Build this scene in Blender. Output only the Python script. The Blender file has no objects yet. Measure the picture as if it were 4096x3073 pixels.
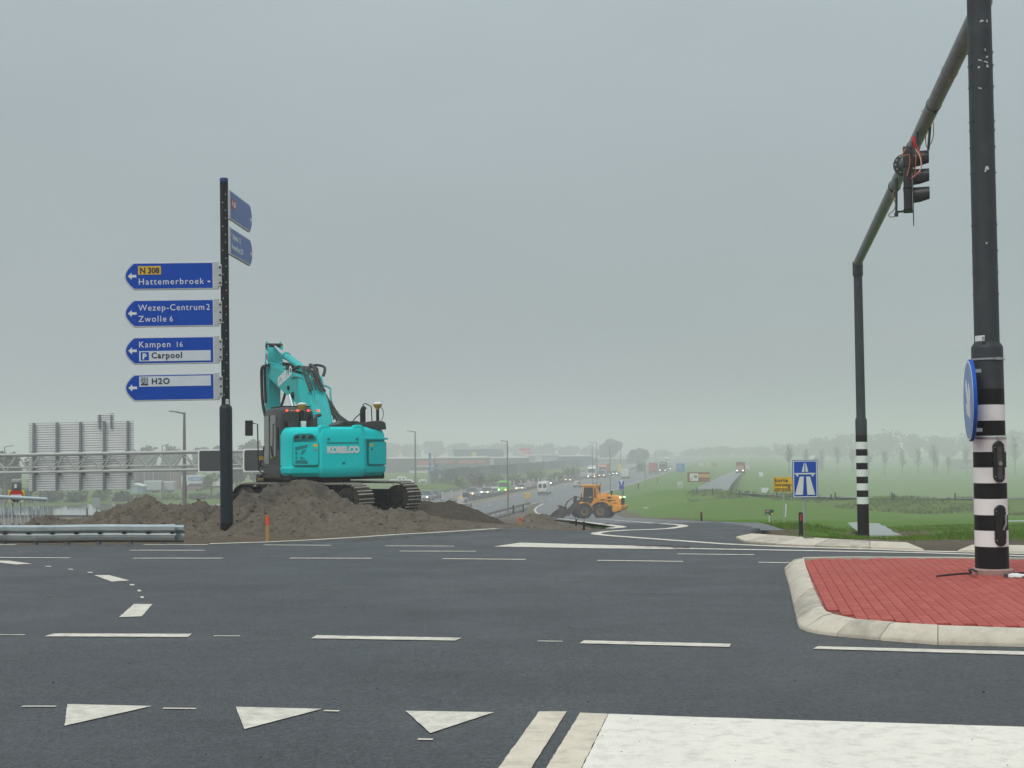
import bpy, bmesh, math, random
import numpy as np
from mathutils import Vector, Matrix, Euler, noise

SC = bpy.context.scene
COL = SC.collection
R = math.radians
random.seed(7)

# ------------------------------------------------------------------ camera
CAM_H, F_PX, PITCH, ROLL, SHIFT = 1.6, 1350.0, R(1.9), 0.010, 21.0
_f = Vector((0, math.cos(PITCH), math.sin(PITCH)))
_r0 = Vector((1, 0, 0)); _u0 = Vector((0, -math.sin(PITCH), math.cos(PITCH)))
_r = _r0 * math.cos(ROLL) - _u0 * math.sin(ROLL)
_u = _u0 * math.cos(ROLL) + _r0 * math.sin(ROLL)
cam_d = bpy.data.cameras.new('camera'); cam = bpy.data.objects.new('camera', cam_d); COL.objects.link(cam)
_m = Matrix((( _r.x, _u.x, -_f.x), (_r.y, _u.y, -_f.y), (_r.z, _u.z, -_f.z))).to_4x4()
_m.translation = (0, 0, CAM_H); cam.matrix_world = _m
cam_d.sensor_width = 36; cam_d.lens = F_PX / 1024 * 36; cam_d.shift_y = SHIFT / 1024
cam_d.clip_start = 0.1; cam_d.clip_end = 9000
SC.camera = cam

# ------------------------------------------------------------------ sky, sun, exposure
SUN_EL, SUN_AZ = R(52), R(215)          # veiled sun, high behind the camera
w = bpy.data.worlds.new('World'); SC.world = w; w.use_nodes = True
nt = w.node_tree; nt.nodes.clear()
out = nt.nodes.new('ShaderNodeOutputWorld'); bg = nt.nodes.new('ShaderNodeBackground')
sky = nt.nodes.new('ShaderNodeTexSky'); sky.sky_type = 'NISHITA'; sky.sun_disc = False
sky.sun_elevation = SUN_EL; sky.sun_rotation = SUN_AZ; sky.dust_density = 6; sky.air_density = 1.5
tc = nt.nodes.new('ShaderNodeTexCoord'); sep = nt.nodes.new('ShaderNodeSeparateXYZ')
nt.links.new(tc.outputs['Generated'], sep.inputs[0])
ab = nt.nodes.new('ShaderNodeMath'); ab.operation = 'MAXIMUM'; ab.inputs[1].default_value = 0.0
nt.links.new(sep.outputs['Z'], ab.inputs[0])
sq = nt.nodes.new('ShaderNodeMath'); sq.operation = 'POWER'; sq.inputs[1].default_value = 2.2
nt.links.new(ab.outputs[0], sq.inputs[0])
mul = nt.nodes.new('ShaderNodeMath'); mul.operation = 'MULTIPLY_ADD'; mul.inputs[1].default_value = 2.7; mul.inputs[2].default_value = 1.0
nt.links.new(sq.outputs[0], mul.inputs[0])      # overcast: zenith brighter than the horizon
# soft cloud unevenness
mp = nt.nodes.new('ShaderNodeMapping'); mp.inputs['Scale'].default_value = (1.0, 1.0, 3.0)
nt.links.new(tc.outputs['Generated'], mp.inputs[0])
nz = nt.nodes.new('ShaderNodeTexNoise'); nz.inputs['Scale'].default_value = 2.3; nz.inputs['Detail'].default_value = 3
nt.links.new(mp.outputs[0], nz.inputs['Vector'])
mr = nt.nodes.new('ShaderNodeMapRange'); mr.inputs['From Min'].default_value = 0.3; mr.inputs['From Max'].default_value = 0.7
mr.inputs['To Min'].default_value = 0.95; mr.inputs['To Max'].default_value = 1.045
nt.links.new(nz.outputs[0], mr.inputs[0])
m2 = nt.nodes.new('ShaderNodeMath'); m2.operation = 'MULTIPLY'
nt.links.new(mul.outputs[0], m2.inputs[0]); nt.links.new(mr.outputs[0], m2.inputs[1])
cc = nt.nodes.new('ShaderNodeVectorMath'); cc.operation = 'SCALE'; cc.inputs[0].default_value = (3.55, 4.14, 4.36)
nt.links.new(m2.outputs[0], cc.inputs['Scale'])
mx = nt.nodes.new('ShaderNodeMix'); mx.data_type = 'RGBA'; mx.inputs['Factor'].default_value = 0.93
nt.links.new(sky.outputs[0], mx.inputs['A']); nt.links.new(cc.outputs[0], mx.inputs['B'])
nt.links.new(mx.outputs['Result'], bg.inputs['Color']); bg.inputs['Strength'].default_value = 0.1
nt.links.new(bg.outputs[0], out.inputs[0])
sun_d = bpy.data.lights.new('sun', 'SUN'); sun_d.energy = 1.45; sun_d.angle = R(25); sun_d.color = (1, .90, .78)
sun = bpy.data.objects.new('sun', sun_d); COL.objects.link(sun)
_sd = Vector((math.sin(SUN_AZ) * math.cos(SUN_EL), math.cos(SUN_AZ) * math.cos(SUN_EL), math.sin(SUN_EL)))
sun.rotation_euler = _sd.to_track_quat('Z', 'Y').to_euler(); sun.location = (0, -5, 40)
SC.view_settings.view_transform = 'Standard'; SC.view_settings.look = 'None'
SC.view_settings.exposure = 0.0; SC.view_settings.gamma = 1.0; SC.view_settings.use_curve_mapping = False
SC.cycles.volume_bounces = 3; SC.cycles.max_bounces = 8; SC.cycles.diffuse_bounces = 3
SC.cycles.use_denoising = True

# ------------------------------------------------------------------ picking points of the place
def ray(px, py):
    x = (px - 512) / F_PX; y = (384 - py) / F_PX + SHIFT / F_PX
    return _f + _r * x + _u * y
EYE = Vector((0, 0, CAM_H))
def at(px, py, Y):
    d = ray(px, py); return EYE + d * (Y / d.y)
def gnd(px, py, z=0.0):
    d = ray(px, py); return EYE + d * ((z - CAM_H) / d.z)
def onsurf(px, py, zf, y0=5.0, y1=900.0):
    d = ray(px, py); d = d / d.y; Y = y0; last = Y
    while Y < y1:
        p = EYE + d * Y
        if p.z <= zf(p.x, p.y):
            a, b = last, Y
            for _ in range(30):
                m = (a + b) / 2; p = EYE + d * m
                if p.z <= zf(p.x, p.y): b = m
                else: a = m
            return EYE + d * b
        last = Y; Y *= 1.004
    return EYE + d * y1
def ip(x, xs, ys): return float(np.interp(x, xs, ys))
def sstep(a, b, x):
    t = min(1, max(0, (x - a) / (b - a))); return t * t * (3 - 2 * t)

# ------------------------------------------------------------------ materials
MATS = {}
def mat(name, col, rough=.6, metal=0.0, var=.12, scale=6.0, bump=0.0, bscale=40.0, spec=.4, emit=None, estr=0.0,
        dirt=0.0, dirtcol=(.09, .075, .055), coat=0.0, alpha=None, dscale=1.5):
    if name in MATS: return MATS[name]
    m = bpy.data.materials.new(name); MATS[name] = m; m.use_nodes = True
    t = m.node_tree; b = t.nodes['Principled BSDF']
    b.inputs['Roughness'].default_value = rough; b.inputs['Metallic'].default_value = metal
    b.inputs['Specular IOR Level'].default_value = spec; b.inputs['Coat Weight'].default_value = coat
    tc = t.nodes.new('ShaderNodeTexCoord')
    n = t.nodes.new('ShaderNodeTexNoise'); n.inputs['Scale'].default_value = scale; n.inputs['Detail'].default_value = 6
    n.inputs['Roughness'].default_value = .65
    t.links.new(tc.outputs['Object'], n.inputs['Vector'])
    cr = t.nodes.new('ShaderNodeValToRGB')
    lo = [c * (1 - var) for c in col]; hi = [min(1, c * (1 + var)) for c in col]
    cr.color_ramp.elements[0].position = .3; cr.color_ramp.elements[1].position = .7
    cr.color_ramp.elements[0].color = (*lo, 1); cr.color_ramp.elements[1].color = (*hi, 1)
    t.links.new(n.outputs[0], cr.inputs[0]); last = cr.outputs[0]
    if dirt:
        n2 = t.nodes.new('ShaderNodeTexNoise'); n2.inputs['Scale'].default_value = dscale; n2.inputs['Detail'].default_value = 8
        n2.inputs['Roughness'].default_value = .7; t.links.new(tc.outputs['Object'], n2.inputs['Vector'])
        r2 = t.nodes.new('ShaderNodeMapRange'); r2.inputs['From Min'].default_value = .62 - dirt * .35; r2.inputs['From Max'].default_value = .8
        r2.inputs['To Max'].default_value = min(1, .35 + dirt); t.links.new(n2.outputs[0], r2.inputs[0])
        x = t.nodes.new('ShaderNodeMix'); x.data_type = 'RGBA'; x.inputs['B'].default_value = (*dirtcol, 1)
        t.links.new(r2.outputs[0], x.inputs['Factor']); t.links.new(last, x.inputs['A']); last = x.outputs['Result']
    t.links.new(last, b.inputs['Base Color'])
    if bump:
        n3 = t.nodes.new('ShaderNodeTexNoise'); n3.inputs['Scale'].default_value = bscale; n3.inputs['Detail'].default_value = 5
        t.links.new(tc.outputs['Object'], n3.inputs['Vector'])
        bp = t.nodes.new('ShaderNodeBump'); bp.inputs['Strength'].default_value = bump; bp.inputs['Distance'].default_value = .02
        t.links.new(n3.outputs[0], bp.inputs['Height']); t.links.new(bp.outputs[0], b.inputs['Normal'])
    if emit:
        b.inputs['Emission Color'].default_value = (*emit, 1); b.inputs['Emission Strength'].default_value = estr
    return m

# ------------------------------------------------------------------ mesh building
class MB:
    def __init__(s): s.v = []; s.f = []
    def add(s, v, f):
        o = len(s.v); s.v += [tuple(p) for p in v]; s.f += [tuple(i + o for i in q) for q in f]; return s
    def box(s, c, d, rot=None, taper=(1, 1)):
        hx, hy, hz = d[0] / 2, d[1] / 2, d[2] / 2
        vs = [Vector((sx * hx * (taper[0] if sz > 0 else 1), sy * hy * (taper[1] if sz > 0 else 1), sz * hz))
              for sz in (-1, 1) for sy in (-1, 1) for sx in (-1, 1)]
        if rot is not None:
            M = rot if isinstance(rot, Matrix) else Euler(rot).to_matrix()
            vs = [M @ v for v in vs]
        c = Vector(c)
        return s.add([v + c for v in vs], [(0, 2, 3, 1), (4, 5, 7, 6), (0, 1, 5, 4), (2, 6, 7, 3), (0, 4, 6, 2), (1, 3, 7, 5)])
    def bb(s, x0, x1, y0, y1, z0, z1): return s.box(((x0 + x1) / 2, (y0 + y1) / 2, (z0 + z1) / 2), (abs(x1 - x0), abs(y1 - y0), abs(z1 - z0)))
    def cyl(s, p0, p1, r0, r1=None, n=12, caps=True):
        r1 = r0 if r1 is None else r1; p0 = Vector(p0); p1 = Vector(p1); a = (p1 - p0).normalized()
        u = a.orthogonal().normalized(); w = a.cross(u); vs = []
        for p, r in ((p0, r0), (p1, r1)):
            for i in range(n):
                t = 2 * math.pi * i / n; vs.append(p + (u * math.cos(t) + w * math.sin(t)) * r)
        fs = [(i, (i + 1) % n, n + (i + 1) % n, n + i) for i in range(n)]
        if caps: fs += [tuple(range(n - 1, -1, -1)), tuple(range(n, 2 * n))]
        return s.add(vs, fs)
    def tube(s, pts, r, n=8):
        pts = [Vector(p) for p in pts]; k = len(pts); vs = []
        d0 = (pts[1] - pts[0]).normalized(); u = d0.orthogonal().normalized()
        for i, p in enumerate(pts):
            d = (pts[min(i + 1, k - 1)] - pts[max(i - 1, 0)]).normalized()
            u = (u - d * u.dot(d)).normalized(); w = d.cross(u)
            rr = r[i] if isinstance(r, (list, tuple)) else r
            for j in range(n):
                t = 2 * math.pi * j / n; vs.append(p + (u * math.cos(t) + w * math.sin(t)) * rr)
        fs = [(i * n + j, i * n + (j + 1) % n, (i + 1) * n + (j + 1) % n, (i + 1) * n + j) for i in range(k - 1) for j in range(n)]
        fs += [tuple(range(n - 1, -1, -1)), tuple(range((k - 1) * n, k * n))]
        return s.add(vs, fs)
    def lathe(s, prof, n=24, c=(0, 0, 0)):
        vs = [(c[0] + r * math.cos(2 * math.pi * j / n), c[1] + r * math.sin(2 * math.pi * j / n), c[2] + z) for r, z in prof for j in range(n)]
        k = len(prof)
        fs = [(i * n + j, i * n + (j + 1) % n, (i + 1) * n + (j + 1) % n, (i + 1) * n + j) for i in range(k - 1) for j in range(n)]
        fs += [tuple(range(n - 1, -1, -1)), tuple(range((k - 1) * n, k * n))]
        return s.add(vs, fs)
    def prism(s, poly, a, b, plane='xz'):
        n = len(poly)
        def P(u, v, w):
            return {'xz': (u, w, v), 'yz': (w, u, v), 'xy': (u, v, w)}[plane]
        vs = [P(u, v, a) for u, v in poly] + [P(u, v, b) for u, v in poly]
        fs = [tuple(range(n)), tuple(range(2 * n - 1, n - 1, -1))] + [(i, n + i, n + (i + 1) % n, (i + 1) % n) for i in range(n)]
        return s.add(vs, fs)
    def poly(s, pts): return s.add(pts, [tuple(range(len(pts)))])
    def loft(s, rings, close=True, caps=True):
        n = len(rings[0]); vs = [p for r in rings for p in r]; k = len(rings)
        fs = [(i * n + j, i * n + (j + 1) % n, (i + 1) * n + (j + 1) % n, (i + 1) * n + j) for i in range(k - 1) for j in range(n if close else n - 1)]
        if caps: fs += [tuple(range(n - 1, -1, -1)), tuple(range((k - 1) * n, k * n))]
        return s.add(vs, fs)
    def mesh(s, name, bevel=0.0, seg=2, smooth=True, angle=35):
        me = bpy.data.meshes.new(name); me.from_pydata([tuple(v) for v in s.v], [], s.f)
        bm = bmesh.new(); bm.from_mesh(me)
        bmesh.ops.recalc_face_normals(bm, faces=bm.faces)
        if bevel:
            es = [e for e in bm.edges if e.is_manifold and e.calc_face_angle(0) > R(25)]
            bmesh.ops.bevel(bm, geom=es, offset=bevel, segments=seg, profile=.6, affect='EDGES', clamp_overlap=True)
        bm.to_mesh(me); bm.free()
        if smooth:
            for p in me.polygons: p.use_smooth = True
            me.set_sharp_from_angle(angle=R(angle))
        return me

def link(name, data, m=None, parent=None, loc=None, rot=None, label=None, cat=None, group=None, kind=None):
    o = bpy.data.objects.new(name, data); COL.objects.link(o)
    if parent is not None: o.parent = parent
    if loc is not None: o.location = loc
    if rot is not None: o.rotation_euler = rot
    if m is not None and data is not None:
        if not data.materials: data.materials.append(m)
    if label: o['label'] = label
    if cat: o['category'] = cat
    if group: o['group'] = group
    if kind: o['kind'] = kind
    return o
def part(name, mb, m, parent=None, bevel=0.0, smooth=True, **k):
    seg = k.pop('seg', 2); ang = k.pop('angle', 35)
    return link(name, mb.mesh(name, bevel, seg, smooth, ang), m, parent, **k)
def thing(name, label, cat, loc=(0, 0, 0), rz=0.0, group=None, rot=None):
    o = link(name, None, None, None, loc, rot if rot else (0, 0, rz), label, cat, group)
    o.empty_display_size = .3
    return o
def copy_tree(o, parent=None):
    c = o.copy(); COL.objects.link(c); c.parent = parent
    for ch in list(o.children): copy_tree(ch, c)
    return c
def text(name, s, size, m, parent, loc, rot=(R(90), 0, 0), bold=0.0, sx=1.0, align='LEFT', spacing=1.0, depth=.002):
    cu = bpy.data.curves.new('tx', 'FONT'); cu.body = s; cu.size = size; cu.offset = bold; cu.align_x = align
    cu.space_character = spacing; cu.extrude = depth; cu.resolution_u = 3
    ob = bpy.data.objects.new('tx', cu); COL.objects.link(ob)
    dg = bpy.context.evaluated_depsgraph_get(); me = bpy.data.meshes.new_from_object(ob.evaluated_get(dg))
    bpy.data.objects.remove(ob); bpy.data.curves.remove(cu)
    me.materials.clear(); me.name = name
    o = link(name, me, m, parent, loc, rot); o.scale = (sx, 1, 1)
    return o
# ------------------------------------------------------------------ the land
MZ = -7.5                                    # level of the motorway and the fields
def xb(Y): return 2.8 + .17 * (Y - 294)      # median of the motorway
RY = [0, 28.8, 40, 60, 80, 100, 130, 150, 180, 225, 270, 5000]
RZ = [0, 0, -.59, -1.6, -2.6, -3.57, -5.04, -5.65, -6.4, -7.2, MZ, MZ]
def ramp_z(Y): return ip(Y, RY, RZ)
def road_z(X, Y): return ramp_z(Y)
RLY = [26, 29, 31, 60, 98, 150, 180, 222, 262]; RLX = [1.9, 2.15, 2.3, 3.0, 3.1, 2.9, 2.6, 4.6, 10]
RRX = [5.4, 5.45, 5.5, 7.6, 9.9, 11.2, 11.5, 14, 18]
PLLY = [-60, 21, 24, 45, 60, 5000]; PLLZ = [-.2, -.2, -.06, -.12, MZ, MZ]
def pll(X, Y):
    k = 1 - sstep(-12.5, -9.5, X); return ip(Y + 12.5 * k * sstep(24, 32, Y), PLLY, PLLZ)
PRY = [-60, 19.5, 21.8, 24, 31, 42, 60, 80, 100, 130, 143, 158, 165, 181, 5000]
PRZ = [-.2, -.2, -.06, -.08, -.52, -1.06, -1.95, -2.92, -3.87, -5.25, -5.85, -4.72, -4.72, MZ, MZ]
def bshift(X): return ip(X, [27, 32, 34, 37, 43, 52], [42, 37, 23, 14, 4, 0])
def _pr(X, Y):
    # right of the ramp: slope, then the bank that carries the path
    yy = Y - bshift(X) * sstep(115, 150, Y)
    return ip(yy, PRY, PRZ)
def land(X, Y):
    z = land0(X, Y)
    for (poly, lv, bx) in POOLS:
        if bx[0] < X < bx[1] and bx[2] < Y < bx[3]:
            d = pdist(X, Y, poly)
            z = min(z, lv - .22) if d <= 0 else min(z, lv - .22 + d * bx[4]) 
    if 28 < Y < 39 and 7.5 < X < 12.5:
        k = 1 - sstep(.7, 2.2, abs(X - (8.7 + .2 * (Y - 31)))); z = min(z, z * (1 - k) + (1.6 - .0705 * Y) * k)
    return z
def land0(X, Y):
    zr = _pr(X, Y); zc = ramp_z(Y) - .06
    a = sstep(9, 24, X - max(0, (Y - 120)) * .03) if Y > 26 else (1 if X > 3.2 else 0)
    if 20 < Y <= 32: a = sstep(3.0, 6.5, X)
    elif Y > 32: a = sstep(8 + .02 * Y, 20 + .02 * Y, X) if Y > 60 else sstep(5.5, 10, X)
    z = zc * (1 - a) + zr * a
    if X < 3:
        u = X / max(Y, 1); b = sstep(-.10, -.05, u) if Y > 40 else sstep(-3, 1, X)
        z = z * b + pll(X, Y) * (1 - b)
    if Y > 52:
        wv = sstep(xb(Y) + 13.5, xb(Y) + 24, X); z = MZ * (1 - wv) + z * wv
    if Y > 180 and X > 0: z -= 4.5 * sstep(.188, .235, X / Y) * sstep(186, 280, Y)
    # ramp bed
    if 24 < Y < 262:
        l, r = ip(Y, RLY, RLX), ip(Y, RLY, RRX)
        k = min(sstep(l - 2.5, l - .3, X), 1 - sstep(r + .3, r + 2.5, X))
        z = z * (1 - k) + (min(z, ramp_z(Y) - .12) if Y < 29 else ramp_z(Y) - .12) * k
    # grass berm on the far side of the motorway
    t = (X - xb(Y)) * .986
    if t < -19 and Y > 150:
        k = sstep(18, 23, -t) * (1 - sstep(25, 29, -t)) * sstep(200, 260, Y) * (1 - sstep(560, 700, Y))
        z += k * (1.5 + 1.0 * noise.noise((X * .03, Y * .03, 3)))
    if False:
        cx = ip(Y, [30, 36, 50, 70, 100, 140], [8.6, 9.6, 13.3, 17.8, 24.6, 34])
        hw = ip(Y, [30, 50, 100, 140], [.8, 1.2, 2.2, 2.6])
        k = 1 - sstep(hw, hw * 2.4, abs(X - cx)); z -= k * .75 * sstep(28, 36, Y)
        if abs(Y - 104) < 9 and X > 24: z -= .55 * (1 - sstep(3, 9, abs(Y - 104)))
    n = noise.fractal((X * .13, Y * .13, 1.7), 1, 2, 4)
    amp = ip(Y, [20, 26, 60, 200, 600], [0, .03, .12, .15, .15])
    if X > 22 and 146 < Y < 175: amp = .34
    if -12 < X - xb(Y) < 18: amp *= .2
    return z + n * amp

POOLS = []
def pdist(x, y, P):
    best = 1e9; c = False; j = len(P) - 1
    for i in range(len(P)):
        a, b = P[i], P[j]
        if (a[1] > y) != (b[1] > y) and x < (b[0] - a[0]) * (y - a[1]) / (b[1] - a[1]) + a[0]: c = not c
        ex, ey = b[0] - a[0], b[1] - a[1]; t = max(0, min(1, ((x - a[0]) * ex + (y - a[1]) * ey) / (ex * ex + ey * ey + 1e-9)))
        best = min(best, math.hypot(x - a[0] - ex * t, y - a[1] - ey * t)); j = i
    return -best if c else best
def pool(pts, lv=None, bank=.35):
    if lv is None:
        n = len(pts); p = onsurf(sum(q[0] for q in pts) / n, sum(q[1] for q in pts) / n, land0, 20); lv = p.z - .04
    P = [gnd(a, b, lv) for a, b in pts]; P = [(p.x, p.y) for p in P]; m_ = 4; Q = []; rj = random.Random(len(POOLS))
    for i, a in enumerate(P):
        b = P[(i + 1) % len(P)]
        for k in range(4): Q.append((a[0] + (b[0] - a[0]) * k / 4 + rj.uniform(-.07, .07), a[1] + (b[1] - a[1]) * k / 4 + rj.uniform(-.12, .12)))
    P = Q
    POOLS.append((P, lv, (min(p[0] for p in P) - m_, max(p[0] for p in P) + m_, min(p[1] for p in P) - m_, max(p[1] for p in P) + m_, bank))); return P, lv
WATERS = [('ditch_water', *pool([(846.4, 522.6), (858, 522.0), (878, 523.4), (886, 527), (895, 532), (904, 537.6), (897, 539), (880, 538.6), (869.6, 537.4), (860, 533), (852.6, 528.4)], -1.05, .5)),
          ('ditch_water', *pool([(1000, 520.4), (1060, 519.6), (1060, 522.2), (1000, 522.6)], -3.35)),
          ('puddle', *pool([(646, 504.6), (650, 503.2), (655, 502.9), (659.5, 503.6), (656, 504.6), (650, 504.9)])), ('puddle', *pool([(642, 507.6), (648, 507.4), (650, 508.2), (645, 508.4)])),
          ('puddle', *pool([(758.4, 472.2), (763, 472), (763.8, 476), (759.4, 476.8)])), ('puddle', *pool([(760.7, 487.8), (768.5, 487.6), (768, 492.6), (762.5, 492.8)]))]
def land_grid():
    ys = list(np.concatenate([np.arange(-40, 18, 6), np.arange(18, 60, .6), np.arange(60, 200, 2.0), np.arange(200, 520, 6), np.geomspace(520, 4200, 26)]))
    xs = np.concatenate([-np.geomspace(70, 2600, 22)[::-1], np.arange(-69, -12, 2.2), np.arange(-12, 30, .7), np.arange(30, 84, 1.3), np.geomspace(86, 2600, 24)])
    vs = []; cols = []; tuf = []
    for Y in ys:
        for X in xs:
            vs.append((X, Y, land(X, Y)))
            s = 0.0
            if Y < 27: s = max(s, 1 - sstep(23.2, 26, Y))
            if X < 2 and Y < 60: s = 1
            if Y > 28 and X < ip(Y, RLY, RLX) and X > xb(Y) + 12 and Y < 235: s = 1
            if X < -8 and Y < 185: s = max(s, 1)
            if Y > 60 and Y < 175 and X > ip(Y, RLY, RRX): s = max(s, .9 * (1 - sstep(.5, 4.5, X - ip(Y, RLY, RRX))))
            if 28 < Y < 60 and X > 3: s = max(s, .8 * (1 - sstep(.2, 1.6, X - ip(Y, RLY, RRX))))
            t = (X - xb(Y)) * .986
            if t < -17 and 170 < Y < 206: s = 1
            for (poly, lv, bx) in POOLS[:2]:
                if bx[0] < X < bx[1] and bx[2] < Y < bx[3]: s = max(s, .85 * (1 - sstep(.3, 1.6, pdist(X, Y, poly))))
            cols.append(s)
            yy_ = Y - bshift(X) * sstep(115, 150, Y)
            tuf.append(sstep(22, 32, X) * sstep(140, 144, yy_) * (1 - sstep(158, 161, yy_)) + (.55 if 12 < X < 60 and 95 < yy_ < 118 and noise.noise((X * .2, Y * .2, 4)) > .05 else 0) + ((.75 + .5 * noise.noise((X * .05, Y * .05, 7))) if (X - xb(Y)) < -15 and Y > 150 else 0))
    nx = len(xs); fs = [(i * nx + j, i * nx + j + 1, (i + 1) * nx + j + 1, (i + 1) * nx + j) for i in range(len(ys) - 1) for j in range(nx - 1)]
    me = bpy.data.meshes.new('ground'); me.from_pydata(vs, [], fs)
    at_ = me.attributes.new('soil', 'FLOAT', 'POINT'); at_.data.foreach_set('value', cols)
    at2 = me.attributes.new('tuft', 'FLOAT', 'POINT'); at2.data.foreach_set('value', [min(1, v) for v in tuf])
    for p in me.polygons: p.use_smooth = True
    return me

def grass_soil_mat():
    m = bpy.data.materials.new('grass_and_soil'); m.use_nodes = True; t = m.node_tree; b = t.nodes['Principled BSDF']
    b.inputs['Roughness'].default_value = .9; b.inputs['Specular IOR Level'].default_value = .15
    g = t.nodes.new('ShaderNodeNewGeometry')
    def noi(s, d=6, r=.6):
        n = t.nodes.new('ShaderNodeTexNoise'); n.inputs['Scale'].default_value = s; n.inputs['Detail'].default_value = d; n.inputs['Roughness'].default_value = r
        t.links.new(g.outputs['Position'], n.inputs['Vector']); return n.outputs[0]
    def ramp(i, st):
        c = t.nodes.new('ShaderNodeValToRGB'); t.links.new(i, c.inputs[0])
        e = c.color_ramp.elements
        while len(e) < len(st): e.new(.5)
        for k, (p, q) in enumerate(st): e[k].position = p; e[k].color = (*q, 1)
        return c.outputs[0]
    def mix(f, a, c, mode='MIX'):
        x = t.nodes.new('ShaderNodeMix'); x.data_type = 'RGBA'; x.blend_type = mode
        if isinstance(f, float): x.inputs['Factor'].default_value = f
        else: t.links.new(f, x.inputs['Factor'])
        for s_, k in ((a, 'A'), (c, 'B')):
            if isinstance(s_, tuple): x.inputs[k].default_value = (*s_, 1)
            else: t.links.new(s_, x.inputs[k])
        return x.outputs['Result']
    big = ramp(noi(.06, 4), [(.3, (.06, .145, .010)), (.5, (.09, .195, .012)), (.72, (.12, .205, .022))])
    mid = ramp(noi(.5, 8, .7), [(.3, (.04, .10, .010)), (.55, (.09, .195, .012)), (.75, (.14, .205, .03))])
    fine = ramp(noi(4.0, 8, .75), [(.25, (.03, .065, .008)), (.55, (.09, .165, .016)), (.8, (.16, .21, .045))])
    grass = mix(.5, mix(.45, big, mid), fine)
    soil = mix(.5, ramp(noi(.8, 8, .7), [(.3, (.085, .068, .048)), (.55, (.13, .105, .075)), (.75, (.19, .16, .12))]),
               ramp(noi(9, 8, .75), [(.3, (.05, .04, .028)), (.6, (.14, .115, .085)), (.8, (.23, .20, .16))]))
    rough_g = mix(.5, ramp(noi(.35, 8, .75), [(.3, (.055, .095, .018)), (.5, (.095, .155, .025)), (.72, (.15, .18, .05))]), ramp(noi(2.2, 9, .8), [(.3, (.045, .07, .016)), (.55, (.095, .145, .028)), (.75, (.165, .18, .07))]))
    tf_ = t.nodes.new('ShaderNodeAttribute'); tf_.attribute_name = 'tuft'
    grass = mix(tf_.outputs['Fac'], grass, rough_g)
    a = t.nodes.new('ShaderNodeAttribute'); a.attribute_name = 'soil'
    ad = t.nodes.new('ShaderNodeMath'); ad.operation = 'ADD'; t.links.new(a.outputs['Fac'], ad.inputs[0]); t.links.new(noi(1.3, 8, .7), ad.inputs[1])
    mr = t.nodes.new('ShaderNodeMapRange'); mr.inputs['From Min'].default_value = .85; mr.inputs['From Max'].default_value = 1.15; t.links.new(ad.outputs[0], mr.inputs[0])
    t.links.new(mix(mr.outputs[0], grass, soil), b.inputs['Base Color'])
    bp = t.nodes.new('ShaderNodeBump'); bp.inputs['Strength'].default_value = .8; bp.inputs['Distance'].default_value = .12
    t.links.new(noi(3.0, 9, .75), bp.inputs['Height']); t.links.new(bp.outputs[0], b.inputs['Normal'])
    return m
M_LAND = grass_soil_mat()
ground = link('ground', land_grid(), M_LAND, kind='structure')

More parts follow.
